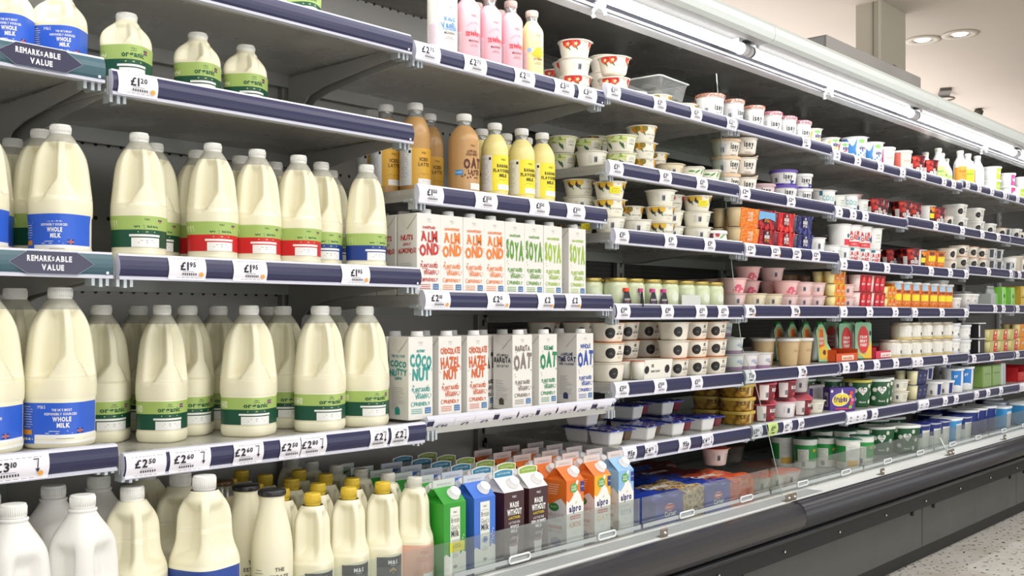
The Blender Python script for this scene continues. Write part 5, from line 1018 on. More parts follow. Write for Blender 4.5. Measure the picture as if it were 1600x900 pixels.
K['frubes_box'] = boxed(.118, .05, .095, mat('4A2A8C', .35), frubes, lambda mb, sf, w, h: (rect(mb, sf, -w * .2, w * .3, h * .2, h * .8, mat('D8D4DE'), .0004), barcode(mb, sf, -w * .15, h * .25, .018, h * .4, INK)))
K['frubes_back'] = boxed(.140, .05, .100, mat('D9D2D4', .4), lambda mb, sf, w, h: (lines(mb, sf, 0, h * .85, w * .8, 14, mat('8A8488'), dv=.006, off=.0004), rect(mb, sf, -w * .5, -w * .3, h * .1, h * .9, mat('4A2A8C'), .0003), ell(mb, sf, w * .3, h * .3, .008, .01, mat('7A5A4A'), off=.0006)))
def tray(w, d, h, m, t2, word):   # open card tray with a dipped front
    mb = MB(); mb.box(-w / 2, w / 2, -d / 2, -d / 2 + .002, 0, h * .55, m); mb.box(-w / 2, -w / 2 + .002, -d / 2, d / 2, 0, h * .8, m); mb.box(w / 2 - .002, w / 2, -d / 2, d / 2, 0, h * .8, m); mb.box(-w / 2, w / 2, d / 2 - .002, d / 2, 0, h, m); mb.box(-w / 2, w / 2, -d / 2, d / 2, 0, .002, m)
    f = Flat((0, -d / 2 - .0006, 0), (1, 0, 0), (0, 0, 1), (0, -1, 0)); rect(mb, f, -w * .25, w * .3, h * .1, h * .42, t2, .0003); text(mb, f, word, w * .02, h * .16, h * .18, m, w=w * .4, bold=1, off=.0006); return [('tray', mb.mesh('tray'))]
K['tray_orange'] = tray(.21, .3, .062, mat('E0582A', .4), mat('F2DCC4'), 'smoothie'); K['tray_pink'] = tray(.21, .3, .062, mat('E0405A', .4), mat('F0EDE6'), 'yogurt')
def pouchcard(c1, c2, words, mango):
    mb = MB(); w, h = .085, .155; t = .004
    pts = [(-w * .3, 0), (w * .5, 0), (w * .44, h * .2), (w * .12, h * .5), (w * .02, h * .85), (-w * .1, h * .97), (-w * .3, h * .97), (-w * .45, h * .8)] if mango else [(-w / 2, 0), (w / 2, 0), (w / 2, h * .96), (w * .42, h), (-w * .42, h), (-w / 2, h * .96)]
    CG = mat('9AD0A4', .4) if mango else c2
    mb.rings([[(x, y, z) for x, z in pts] for y in (-t / 2, t / 2)], CG, smooth=False, cap0=True, cap1=True)
    f = Flat((0, -t / 2 - .0004, 0), (1, 0, 0), (0, 0, 1), (0, -1, 0)); k = .82
    if mango:
        cx, cz = -w * .12, h * .45
        poly(mb, f, [(-w * .26, h * .06), (w * .42, h * .05), (w * .34, h * .18), (w * .02, h * .46), (-w * .06, h * .8), (-w * .14, h * .9), (-w * .28, h * .88), (-w * .36, h * .7)], mat('F0C23A'), .0003); poly(mb, f, [(-w * .3, h * .35), (-w * .02, h * .42), (-w * .1, h * .84), (-w * .26, h * .84)], c1, .0005); ell(mb, f, -w * .02, h * .24, w * .08, h * .07, mat('6A2A12'), off=.0006); ell(mb, f, w * .2, h * .1, w * .1, h * .05, mat('C87A2A'), off=.0006)
    else:
        poly(mb, f, [(-w * .5, h * .2), (w * .1, 0), (w * .5, 0), (w * .5, h * .5), (w * .1, h * .1)], mat('F0C23A'), .0003); ell(mb, f, 0, h * .52, w * .34, h * .38, c1, n=24, off=.0004); ell(mb, f, w * .42, h * .7, w * .06, h * .07, BK, off=.0005)
    for i, wd in enumerate(words): text(mb, f, wd, -w * .2 if mango else 0, h * (.56 - .11 * i), h * .075, WH, w=w * (.26 if mango else .44), bold=2, off=.0008)
    cb = MB(); cb.lathe([(.010, 0), (.013, .003), (.013, .015), (.010, .018), (.001, .018)], mat('2E9A4A', .35), 16, c=((-w * .2 if mango else -w * .1), .012, h - .012), caps=(True, False))
    pb = MB(); rr = []
    for i in range(9):
        tt = i / 8; ww = .034 * (1 - .45 * ss(.75, 1, tt)); dd = .016 * math.sin(math.pi * min(1, .12 + tt * .88)) + .003; rr.append([(ww * math.cos(a) + (-w * .16), .018 + dd * math.sin(a), .004 + tt * (h - .018)) for a in [2 * math.pi * q / 20 for q in range(20)]])
    pb.rings(rr, mat('B8C0BC', .3, .4), cap0=True, cap1=True)
    return [('printed_card', mb.mesh('printed_card')), ('pouch', pb.mesh('pouch')), ('cap', cb.mesh('cap'))]
K['mango_pouch'] = pouchcard(mat('E8622A'), mat('9AD0A4'), ['MANGO', 'YOGURT'], True); K['straw_pouch'] = pouchcard(mat('D8302E'), mat('8AC49A', .4), ['STRAW', 'BERRY', 'YOGURT'], False)
def corner(foil, side2):   # two-compartment yogurt with printed foil
    mb = MB(); w, d, h = .112, .098, .046
    def tp(cx, k0):
        def f(p): x, y, z = p; k = k0 + (1 - k0) * z / h; return (cx + (x - cx) * k, y * k, z)
        return f
    mb.box(-w / 2 + .004, w * .12, -d / 2 + .004, d / 2 - .004, 0, h, mat('E4E4E2', .35), .006, tp(-w * .2, .8)); m2 = MB(); m2.box(w * .15, w / 2 - .004, -d / 2 + .006, d / 2 - .006, h * .25, h, side2, .005, tp(w * .3, .75))
    fo = MB(); n = 14; base = []
    for i in range(n + 1): base.append([(-w / 2 + w * j / n, -d / 2 + d * i / n, h + .0012 + .0014 * math.sin(j * 1.7) * math.sin(i * 1.3)) for j in range(n + 1)])
    fo.rings(base, foil, closed=False); fo.box(-w / 2, w / 2, -d / 2, d / 2, h - .0035, h, BLUEFOIL); return [('yogurt_compartment', mb.mesh('yogurt_compartment')), ('fruit_compartment', m2.mesh('fruit_compartment')), ('foil_lid', fo.mesh('foil_lid'))]
K['corner_blue'] = corner(BLUEFOIL, mat('6E2430', .3)); K['corner_choc'] = corner(tex_mat('choc_ball_foil', .25, .3, _fruit([(0, 'F0E2B8'), (.28, 'C8B27A'), (.4, '2B3FA8'), (.9, '1E2C86')], 55)), mat('5A4A34', .3))
def bag(w, d, h, printm, name):
    mb = MB(); nx, ny = 26, 16; rows = []
    BLUEB = mat('1F3FA8', .2, coat=.6)
    def hz(i, j):
        u, v = j / nx, i / ny; e = (ss(-.05, .06, u) * ss(-.05, .06, 1 - u)) ** .5 * (ss(-.1, .10, v) * ss(-.1, .10, 1 - v)) ** .35
        return h * (.62 + .38 * e) + .005 * math.sin(u * 17 + v * 5) * math.sin(v * 13 + u * 3) + .004 * math.sin(u * 9)
    top = [[(-w / 2 + w * j / nx, -d / 2 + d * i / ny, hz(i, j)) for j in range(nx + 1)] for i in range(ny + 1)]
    mid = lambda i: BLUEB
    mb.rings(top, BLUEB, closed=False)
    # printed half towards one end
    k = len(mb.f)
    for q in range(k):
        i, j = divmod(q, nx)
        if j > nx * .56 or (i > ny * .45 and j > nx * .3): mb.m[q] = mb.mi(printm)
    def wall(pts, m):
        rr = [[(x, y, z0_ * t) for x, y, z0_ in pts] for t in (0, .5, 1)]
        mb.rings(rr, m, closed=False)
    fr = top[0]; half = int(nx * .5)
    wall(fr[:half + 1], BLUEB); wall(fr[half:], printm); wall(top[-1], BLUEB); wall([r[0] for r in top], BLUEB); wall([r[-1] for r in top], printm)
    lb = MB(); f = Flat((0, -d / 2 - .002, 0), (1, 0, 0), (0, 0, 1), (0, -1, 0))
    # red maker's badge and white lettering, on front and across the top
    for F_, sc, oo in ((f, 1, (-w * .26, h * .42)), ):
        ell(lb, F_, oo[0], oo[1] + .012, .024, .011, mat('E8E4E4'), n=18, off=.0006); rect(lb, F_, oo[0] - .021, oo[0] + .021, oo[1] + .003, oo[1] + .020, mat('C8242E'), .0009); text(lb, F_, name[0], oo[0], oo[1] + .009, .006, WH, w=.032, bold=1, off=.0012)
        l2 = MB(); text(l2, F_, 'Corner', oo[0] + .004, oo[1] - .014, .015, WH, w=.060, bold=2, jit=.06, off=.0006)
    ft = Flat((-w * .12, -d * .16, h + .009), (1, 0, 0), (0, 1, 0), (0, 0, 1)); l3 = MB(); text(l3, ft, 'Corner', 0, 0, .034, WH, w=w * .42, bold=2, jit=.06, off=0)
    return [('wrapper', mb.mesh('wrapper')), ('badge', lb.mesh('badge')), ('front_lettering', l2.mesh('front_lettering')), ('top_lettering', l3.mesh('top_lettering'))]
K['bag_cookie'] = bag(.29, .17, .082, COOKIEP, ('Muller',)); K['bag_peach'] = bag(.30, .18, .085, PEACHP, ('Muller',)); K['bag_dark'] = bag(.30, .18, .08, mat('5A1622', .3), ('Muller',))
def cleartray(w, d, h):
    mb = MB(); pr = []
    def rr(k, z):
        pts = []
        for cx, cy, a0 in ((1, 1, 0), (-1, 1, 90), (-1, -1, 180), (1, -1, 270)):
            for q in range(5): a = R(a0 + 22.5 * q); pts.append((cx * (w / 2 * k - .015) + .015 * math.cos(a), cy * (d / 2 * k - .015) + .015 * math.sin(a), z))
        return pts
    mb.rings([rr(.8, 0), rr(.84, .004), rr(.97, h - .002)], CLEARP, cap0=True); rim = MB(); rim.rings([rr(.97, h - .002), rr(1.04, h), rr(1.04, h + .0015), rr(.98, h)], mat('D9DDDD', .15, coat=.5)); return [('tray_body', mb.mesh('tray_body')), ('rim', rim.mesh('rim'))]
K['clear_tray'] = cleartray(.20, .16, .062)
def gcard():
    mb = MB(); mb.box(-.055, .055, -.0006, .0006, 0, .042, mat('CFD2CC', .45)); return [('card', mb.mesh('card'))]
K['grey_card'] = gcard()
def necktag(c):
    mb = MB(); pts = [(-.017, 0), (.017, 0), (.021, .018), (.008, .048), (-.008, .048), (-.021, .018)]
    mb.rings([[(x, y, z) for x, z in pts] for y in (-.0006, .0006)], mat('23202E', .4), smooth=False, cap0=True, cap1=True); f = Flat((0, -.0008, 0), (1, 0, 0), (0, 0, 1), (0, -1, 0)); text(mb, f, 'COCONUT', 0, .022, .005, WH, w=.028, bold=1, off=.0002); rect(mb, f, -.01, .01, .0185, .0195, c, .0002); lines(mb, f, 0, .014, .024, 4, mat('8A86A0'), off=.0002)
    rb = MB(); rb.box(-.009, .009, -.0012, .010, .047, .058, c, .001); return [('tag', mb.mesh('tag')), ('ribbon', rb.mesh('ribbon'))]
for k_, c_ in (('tag_orange', 'E8502A'), ('tag_pink', 'C83A8A')): K[k_] = necktag(mat(c_))
K['pod_cherry'] = pot(.045, .050, .042, mat('EDEBE4', .4), lambda mb, sf, h: (rect(mb, sf, -.1, -.035, 0, h * .9, mat('6A2430'), .0005), leaf(mb, sf, .0, h * .6, .016, 30, mat('7AB46A')), ell(mb, sf, -.02, h * .7, .008, .008, mat('B83A4A'))), mat('F4F0EE'), 'over')
K['black_tub'] = boxed(.10, .10, .075, mat('222226', .35), lambda mb, sf, w, h: (rect(mb, sf, -w * .5, -w * .3, h * .1, h * .9, WH, .0004),)); K['black_tub'][1] = ('lid', (lambda m: (m.box(-.055, .055, -.055, .055, .075, .081, mat('ECEEEE', .3), .002), m.mesh('lid'))[1])(MB()))
K['white_box_pot'] = pot(.050, .043, .062, mat('EDEBE6', .4), lambda mb, sf, h: (text(mb, sf, '|', .012, h * .3, h * .3, INK, off=.0007), lines(mb, sf, -.01, h * .5, .02, 3, INK)), mat('F0F0EC'), 'over', square=2)
K['bottle_pack'] = boxed(.105, .09, .07, mat('B4BCB8', .4), lambda mb, sf, w, h: (rect(mb, sf, w * .3, w * .5, h * .02, h * .98, mat('6CC84A'), .0004), lines(mb, sf, -w * .1, h * .8, w * .6, 7, mat('8A9490'), dv=.008, off=.0005)))
def _bp():
    cc = []
    for dx in (-.034, .0, .034): 
        m = MB(); m.lathe([(.016, .068), (.016, .078), (.010, .09), (.010, .1), (.011, .1), (.011, .112), (.001, .112)], mat('A8AEAC', .3), 16, c=(dx, -.02, 0), caps=(False, False)); cc.append(('bottle', m.mesh('bottle')))
    return cc
K['bottle_pack'] = [K['bottle_pack'][0]] + _bp()
K['lime_pack'] = boxed(.07, .09, .108, mat('8FDC5A', .35), lambda mb, sf, w, h: (rect(mb, sf, -w * .5, -w * .25, h * .0, h * .9, mat('C4CCC8'), .0004), ell(mb, sf, w * .1, h * .55, w * .2, h * .12, mat('3E9A3A'), off=.0006), lines(mb, sf, w * .1, h * .3, w * .4, 4, mat('3E9A3A'), off=.0006)))
K['yellow_box'] = boxed(.12, .1, .12, mat('D8B84A', .4), lambda mb, sf, w, h: (rect(mb, sf, -w * .5, w * .5, h * .45, h * .5, mat('8A6A22'), .0004), rect(mb, sf, -w * .3, w * .3, h * .6, h * .9, mat('E8D28A'), .0004)))
K['green_film_pack'] = boxed(.135, .11, .115, mat('8DAF5E', .2, coat=.6), lambda mb, sf, w, h: [rect(mb, sf, -w * .5 + w * .25 * k, -w * .5 + w * .25 * k + .002, 0, h, mat('5E8440'), .0004) for k in range(5)] + [text(mb, sf, 'oat', w * (-.25 + .25 * k), h * .6, h * .1, mat('3A5A2A'), w=w * .14, off=.0006) for k in range(3)], bev=.006)
K['red_tray_box'] = tray(.17, .22, .10, mat('C8262C', .4), mat('D8503C'), 'Original')
K['silver_pack'] = boxed(.07, .11, .12, mat('C4CCCC', .3, .2), lambda mb, sf, w, h: (lines(mb, sf, 0, h * .8, w * .5, 12, mat('9AA4A4'), dv=.008, off=.0005),), bev=.004)
# ------------------------------------------------------------------ stocking the shelves
J, Y, T, C2, B2 = ('milk_jug', 'milk jug'), ('yogurt_pot', 'yogurt pot'), ('yogurt_tub', 'yogurt tub'), ('drink_carton', 'carton'), ('drink_bottle', 'bottle')
M_ = {
 'jug4_organic': (J, 'large milk jug, dark-green organic label'), 'jug4_blue': (J, 'large milk jug, bright-blue label'), 'jug2_green': (J, 'medium milk jug, dark-green organic label'),
 'jug2_red': (J, 'medium milk jug, red organic label'), 'jug2_navy': (J, 'medium milk jug, navy organic label'), 'jug2_blue': (J, 'medium milk jug, bright-blue label'),
 'pint_green': (J, 'small squat milk jug, green label'), 'pint_blue': (J, 'small squat milk jug, blue label'), 'big_white': (J, 'broad opaque white jug'), 'waist_daisy': (J, 'waisted milk jug, blue daisy label'), 'waist_green': (J, 'waisted milk jug, dark-green label'),
 'slim_gold': (J, 'yellow-capped milk jug'), 'slim_pink': (J, 'white-capped milk jug, pink label'),
 'shake_vanilla': (B2, 'white vanilla milkshake bottle'), 'shake_pink': (B2, 'pink strawberry milkshake bottle'), 'oat_custard': (B2, 'yellow-printed oat shake bottle'), 'oat_latte': (B2, 'brown oat latte bottle'), 'banana_milk': (B2, 'yellow banana milk bottle'), 'iced_latte': (B2, 'brown coffee bottle, yellow label'),
 'glass_milk': (B2, 'glass milk bottle, black lid'), 'glass_milk_brown': (B2, 'glass milk bottle, brown lid'), 'kefir_green': (B2, 'white kefir bottle, green print'), 'kefir_orange': (B2, 'white kefir bottle, orange print'), 'kefir_lime': (B2, 'white kefir bottle, lime print'), 'kefir_pink': (B2, 'white kefir bottle, magenta stripe'),
 'almond_red': (C2, 'white almond carton, dark-red lettering'), 'almond_orange': (C2, 'white almond carton, orange lettering'), 'soya_green': (C2, 'white soya carton, green lettering'), 'soya_lime': (C2, 'white soya carton, lime lettering'), 'coconut': (C2, 'white coconut carton, teal lettering'), 'hazelnut': (C2, 'white hazelnut carton, orange-brown lettering'), 'barista': (C2, 'white oat carton, brown lettering'), 'semi_oat': (C2, 'white oat carton, green lettering'), 'whole_oat': (C2, 'white oat carton, blue lettering'), 'dark_brick': (C2, 'white oat carton, black lettering'),
 'goat_green': (C2, "green goat's milk carton"), 'goat_blue': (C2, "blue goat's milk carton"), 'lactose_whole': (C2, 'dark brown carton, teal top'), 'lactose_semi': (C2, 'dark brown carton, green top'), 'alpro_almond': (C2, 'orange almond drink carton'), 'alpro_oat': (C2, 'yellow oat drink carton'), 'alpro_soya': (C2, 'light blue soya drink carton'),
 'pot_straw': (Y, 'cream pot with red strawberries'), 'pot_straw_peel': (Y, 'strawberry pot with lifted lid'), 'pot_back': (Y, 'plain cream pot, barcode side'), 'pot_vanilla': (Y, 'pale green vanilla pot'), 'pot_peach': (Y, 'cream pot with orange fruit'), 'pot_peach_peel': (Y, 'orange-fruit pot, lid peeling up'), 'pot_plum': (Y, 'cream pot with yellow pears'), 'pot_plum_sticker': (Y, 'pear pot with yellow sticker'), 'pot_cherry': (Y, 'cream pot with dark cherries'), 'pot_green': (Y, 'cream pot with green leaves'),
 'isey_orange': (Y, 'white skyr pot, orange lid'), 'isey_orange_big': (Y, 'wider white skyr pot, orange lid'), 'isey_pink': (Y, 'white skyr pot, pink lid'), 'isey_cream': (Y, 'wide cream skyr pot'), 'isey_cream_small': (Y, 'cream skyr pot, peeling lid'), 'isey_berry': (Y, 'wide skyr pot, violet base'), 'isey_berry_small': (Y, 'small skyr pot, violet base'), 'isey_fig': (Y, 'pale pink skyr pot'),
 'tall_cream': (T, 'tall plain beige tub'), 'alpro_yellow': (Y, 'small yellow and white pot'), 'alpro_red': (Y, 'small red and white pot'), 'alpro_blue': (T, 'blue and white tub'), 'tub_magenta': (T, 'white tub, magenta stripe'), 'tub_coral': (T, 'white tub, coral stripe'), 'tub_lime': (T, 'white tub, lime band'), 'tub_pinkband': (T, 'white tub, pink band'),
 'greek_red': (T, 'red strawberry yogurt tub'), 'greek_lemon': (T, 'white and black citrus tub'), 'greek_orange': (T, 'orange tub, yellow sticker'), 'greek_orange_tall': (T, 'tall apricot-printed tub'), 'coco_pot': (Y, 'white coconut pot, aqua lettering'), 'coco_small': (Y, 'small plain white pot'), 'almond_tall': (T, 'tall almond tub, red lettering'), 'almond_short': (Y, 'short almond pot, red lettering'), 'white_tall': (T, 'tall plain white tub'), 'white_short': (Y, 'short plain white pot'), 'white_redbase': (T, 'white tub, red foot'),
 'greek_disc': (Y, 'cream pot, black disc'), 'greek_disc_plain': (Y, 'plain pot, black disc'), 'greek_tub': (T, 'broad white tub, black disc'), 'grey_pot': (Y, 'grey and white pot'), 'pink_pot': (Y, 'pink pot, raspberry print'), 'pink_pot_back': (Y, 'pale pink pot'), 'beige_pot': (Y, 'beige pot'), 'tan_pot': (Y, 'slim tan pot'), 'clear_purple': (Y, 'small pot, purple base'), 'tan_cup': (('dessert_cup', 'dessert cup'), 'tall tan dessert cup'), 'berry_pot': (Y, 'dark red berry pot'), 'white_pinktab': (Y, 'white pot, pink peeling lid'),
 'yeo_tub': (T, 'dark green daisy tub'), 'yeo_yellowlid': (T, 'dark green daisy tub, yellow lid'), 'yeo_big': (T, 'large dark green daisy tub'), 'navy_pot': (Y, 'white pot, navy panel'), 'blue_tub': (T, 'white tub, sky-blue panel'), 'sky_tub': (T, 'large sky-blue and white tub'), 'navy_big': (T, 'large navy tub, white lid'), 'navy_foil': (T, 'cream tub, blue foil lid'), 'green_tub': (T, 'white tub, green band, foil lid'), 'green_tub_back': (T, 'white and green tub, small print'), 'orange_pot': (Y, 'pale pot, orange foil lid'),
 'gold_jar': (('glass_jar', 'jar'), 'glass jar, gold lid'), 'label_jar': (('glass_jar', 'jar'), 'glass dessert jar, white label'), 'clear_tub': (T, 'clear tub, white label'), 'profiterole_tub': (('dessert_tub', 'dessert tub'), 'golden profiterole tub'),
 'mp_apricot': (('yogurt_multipack', 'yogurt multipack'), 'bright orange apricot multipack'), 'mp_berryred': (('yogurt_multipack', 'yogurt multipack'), 'dark red multipack'), 'mp_bluecard': (('yogurt_multipack', 'yogurt multipack'), 'dark red multipack, blue flap'), 'mp_red': (('yogurt_multipack', 'yogurt multipack'), 'red strawberry multipack'), 'mp_blue': (('yogurt_multipack', 'yogurt multipack'), 'dark blue berry multipack'), 'mp_straw': (('yogurt_multipack', 'yogurt multipack'), 'crimson berry multipack'), 'mp_mango': (('yogurt_multipack', 'yogurt multipack'), 'orange mango multipack'), 'mp_greek4': (('yogurt_multipack', 'yogurt multipack'), 'wide cream four-pack, black discs'), 'mp_navy': (('yogurt_multipack', 'yogurt multipack'), 'navy yogurt multipack'), 'mp_yellowred': (('yogurt_multipack', 'yogurt multipack'), 'yellow and red multipack'), 'mp_orangebox': (('yogurt_multipack', 'yogurt multipack'), 'orange box multipack'),
 'frubes_box': (('yogurt_box', 'box'), 'purple box, yellow lettering'), 'frubes_back': (('yogurt_box', 'box'), 'pale box side, fine print'), 'tray_orange': (('card_tray', 'display tray'), 'orange card display tray'), 'tray_pink': (('card_tray', 'display tray'), 'pink card display tray'), 'mango_pouch': (('yogurt_pouch', 'pouch'), 'mango pouch card, green cap'), 'straw_pouch': (('yogurt_pouch', 'pouch'), 'strawberry pouch card, green cap'),
 'corner_blue': (('twin_yogurt_pot', 'yogurt pot'), 'two-part pot, blue foil'), 'corner_choc': (('twin_yogurt_pot', 'yogurt pot'), 'two-part pot, chocolate-ball foil'), 'bag_cookie': (('yogurt_multibag', 'yogurt multibag'), 'blue wrapped multipack, biscuit print'), 'bag_peach': (('yogurt_multibag', 'yogurt multibag'), 'blue wrapped multipack, peach print'), 'bag_dark': (('yogurt_multibag', 'yogurt multibag'), 'blue wrapped multipack, dark print'),
 'clear_tray': (('plastic_tray', 'tray'), 'empty clear plastic tray'), 'grey_card': (('shelf_card', 'card'), 'blank pale grey card'), 'tag_orange': (('neck_tag', 'tag'), 'dark jar tag, orange ribbon'), 'tag_pink': (('neck_tag', 'tag'), 'dark jar tag, pink ribbon'), 'pod_cherry': (Y, 'rounded white pot, dark side'), 'black_tub': (T, 'black square tub, white lid'), 'white_box_pot': (T, 'square white tub'), 'bottle_pack': (('bottle_multipack', 'multipack'), 'grey pack of small bottles'), 'lime_pack': (('yogurt_box', 'box'), 'lime green pack'), 'yellow_box': (('yogurt_box', 'box'), 'mustard yellow box'), 'green_film_pack': (('yogurt_multipack', 'yogurt multipack'), 'olive green wrapped pack'), 'red_tray_box': (('card_tray', 'display tray'), 'red open card box'), 'silver_pack': (('yogurt_multipack', 'yogurt multipack'), 'silver-grey flat pack'),
}
HT = {'pot': .0575}
def height(kind):
    mz = 0
    for p in K[kind]:
        for q in [p] + list(p[2] if len(p) > 2 else []):
            mz = max(mz, max(v.co.z for v in q[1].vertices))
    return mz
HC = {}
def put(bay, row, items, base=None):
    """items: (kind, px of its middle, y of its middle, [stack of further kinds], rotation in degrees, row word)"""
    for it in items:
        kind, px, y = it[0], it[1], it[2]; stack = it[3] if len(it) > 3 and it[3] else []; rot = it[4] if len(it) > 4 else 0; word = it[5] if len(it) > 5 else ''
        z = (TRAYZ[(bay, row)][0] if row < 6 else .4425) if base is None else base
        x = xat(px, y); bay2 = bay
        if row < 6 and base is None and (bay >= 3 or (bay, row) == (2, 0)):
            bay2 = min(8, max(2, int((x - BX[0]) / .75))); z = TRAYZ[(bay2, row)][0]
        if kind.startswith(('jug', 'pint_', 'slim', 'waist', 'big_')): rot += 35
        if bay >= 4 and kind.startswith(('pot', 'isey', 'yeo', 'green_tub', 'alpro_y', 'alpro_r', 'alpro_b', 'coco', 'almond_t', 'almond_s', 'kefir', 'label_jar', 'greek_orange', 'greek_red', 'greek_lemon', 'tub_', 'blue_tub', 'navy_pot', 'white_red', 'clear_tub')): rot -= 24   # faced up towards shoppers coming along the aisle
        scl = it[6] if len(it) > 6 else 1
        cols = [kind] + list(stack)
        for t, kd in enumerate(cols):
            if kd not in HC: HC[kd] = height(kd)
            rz = R(rot + random.uniform(-7, 7)) if kd.startswith(('pot', 'isey', 'greek_d', 'white', 'pink', 'beige', 'label', 'berry', 'corner')) else R(rot)
            tier = ''
            if len(cols) > 1: tier = {2: ['lower', 'upper'], 3: ['bottom', 'middle', 'top'], 4: ['bottom', 'second', 'third', 'top']}[len(cols)][t]
            nudge = random.uniform(-.003, .003) if t else 0
            RECS.append(dict(kind=kd, x=x + nudge, y=y + nudge, z=z + .0003, rz=rz, bay=bay2, row=row, px=px, tier=tier, word=word, sc=scl))
            z += HC[kd] + (.0006)
def F_(k, y): return y
# ---- left end bay and tall milk bay
put(0, 1, [('pint_blue', 38, .095, None, 8), ('pint_blue', 117, .095, None, 6), ('pint_blue', -40, .095)])
put(1, 1, [('pint_green', 194, .085), ('pint_green', 309, .105), ('pint_green', 384, .115)])
put(1, 0, [('pint_green', 470, .12)])
put(0, 2, [('jug2_blue', -18, .055, None, 10), ('jug2_blue', 14, .13, None, 20, 'in second row'), ('jug2_blue', 97, .065, None, -12), ('jug2_green', 172, .135, None, 0, 'in second row'), ('jug2_blue', 58, .24, None, 0, 'in third row')])
put(1, 2, [('jug2_green', 219, .055), ('jug2_red', 347, .06), ('jug2_red', 409, .06), ('jug2_red', 465, .065), ('jug2_navy', 558, .065, None, 8)])
put(1, 2, [('jug2_green', 266, .155, None, 0, 'in second row'), ('jug2_red', 305, .15, None, 0, 'in second row'), ('jug2_red', 376, .16, None, 0, 'in second row'), ('jug2_red', 433, .165, None, 0, 'in second row'), ('jug2_navy', 499, .10, None, 0, 'in second row'), ('jug2_navy', 516, .20, None, 0, 'in third row'), ('jug2_green', 236, .26, None, 0, 'in third row'), ('jug2_red', 322, .28, None, 0, 'in third row')])
put(0, 3, [('jug4_blue', -14, .045, None, 4), ('jug4_blue', 88, .045, None, 2), ('jug4_blue', 34, .16, None, 0, 'in second row'), ('jug4_organic', 96, .27, None, 0, 'in third row')])
put(1, 3, [('jug4_organic', 238, .15, None, 0, '', .86), ('jug4_organic', 389, .09, None, -6), ('jug4_organic', 500, .05), ('jug4_organic', 570, .055)])
put(1, 3, [('jug4_organic', 160, .215, None, 10, 'in second row'), ('jug4_organic', 294, .20, None, 10, 'in second row'), ('jug4_organic', 338, .25, None, 0, 'in third row'), ('jug4_organic', 446, .16, None, 0, 'in second row'), ('jug4_organic', 520, .20, None, 0, 'in second row'), ('jug4_organic', 418, .32, None, 0, 'in third row'), ('jug4_organic', 216, .36, None, 0, 'in third row')])
put(0, 6, [('big_white', 22, -.045, None, -30), ('big_white', 129, -.04, None, -12), ('big_white', -20, .09, None, -10, 'in second row'), ('big_white', 88, .10, None, -20, 'in second row')])
put(0, 6, [('waist_green', 207, .01, None, -5)])
put(0, 6, [('big_white', 150, .14, None, 0, 'in third row')])
put(1, 6, [('waist_daisy', 322, -.035, None, -20), ('waist_green', 283, .085, None, 0, 'in second row'), ('waist_green', 232, .21, None, 0, 'in third row')])
put(1, 6, [('glass_milk', 425, -.05), ('glass_milk', 385, .04, None, 0, 'in second row'), ('glass_milk_brown', 349, .13, None, 0, 'in third row'), ('glass_milk_brown', 312, .22, None, 0, 'in fourth row')])
WORD = ['', 'second row', 'third row', 'fourth row', 'fifth row', 'sixth row', 'seventh row']
for ci, (px, n) in enumerate(((492, 5), (541, 5), (590, 4))):
    x = xat(px, -.05)
    for k in range(n):
        y = -.05 + .088 * k; put(1, 6, [('slim_gold', proj(x - .004 * k, y), y, None, 0, WORD[k])])
x = xat(650, -.05)
for k in range(6): y = -.05 + .088 * k; put(1, 6, [('slim_pink', proj(x, y), y, None, 0, WORD[k])])
# ---- plant drink bay
put(2, 0, [('shake_vanilla', 691, .085), ('shake_pink', 731, .085), ('shake_pink', 765, .085), ('shake_pink', 798, .085), ('oat_custard', 831, .085)])
put(2, 0, [('shake_pink', 780, .165, None, 0, 'in second row'), ('shake_pink', 744, .165, None, 0, 'in second row')])
put(2, 1, [('oat_latte', 725, .075), ('banana_milk', 773, .075), ('banana_milk', 815, .075), ('banana_milk', 847, .075), ('banana_milk', 752, .16, None, 0, 'in second row'), ('banana_milk', 790, .16, None, 0, 'in second row'), ('banana_milk', 822, .16, None, 0, 'in second row')])
put(2, 1, [('iced_latte', 645, .155), ('iced_latte', 606, .215, None, 0, 'in second row'), ('iced_latte', 670, .225, None, 0, 'in second row'), ('iced_latte', 580, .30, None, 0, 'in third row')])
def cartons(bay, row, L, rows, dy, y0, skip=0.0):
    for kind, px in L:
        x = xat(px, y0)
        for k in range(rows): y = y0 + dy * k; put(bay, row, [(kind, proj(x, y), y, None, random.uniform(-1.2, 1.2), WORD[k])])
cartons(2, 2, [('almond_red', 630), ('almond_orange', 668), ('almond_orange', 705), ('almond_orange', 744), ('soya_green', 783), ('soya_green', 815), ('soya_lime', 849), ('soya_lime', 887)], 1, .076, .048)
for kind, px in (('almond_red', 630), ('almond_orange', 668), ('almond_orange', 705), ('almond_orange', 744), ('soya_green', 783), ('soya_lime', 849)):
    x = xat(px, .048)
    for k in (1, 2): y = .048 + .076 * k; put(2, 2, [(kind, proj(x, y), y, None, 0, WORD[k])])
x = xat(630, .048)
for k in (3, 4): put(2, 2, [('almond_red', proj(x, .048 + .076 * k), .048 + .076 * k, None, 0, WORD[k])])
cartons(2, 3, [('coconut', 642), ('hazelnut', 688), ('hazelnut', 731), ('barista', 801), ('semi_oat', 841), ('whole_oat', 899)], 2, .078, .035)
put(2, 3, [('dark_brick', proj(xat(765, .09), .115), .115, None, 0, 'second row')])
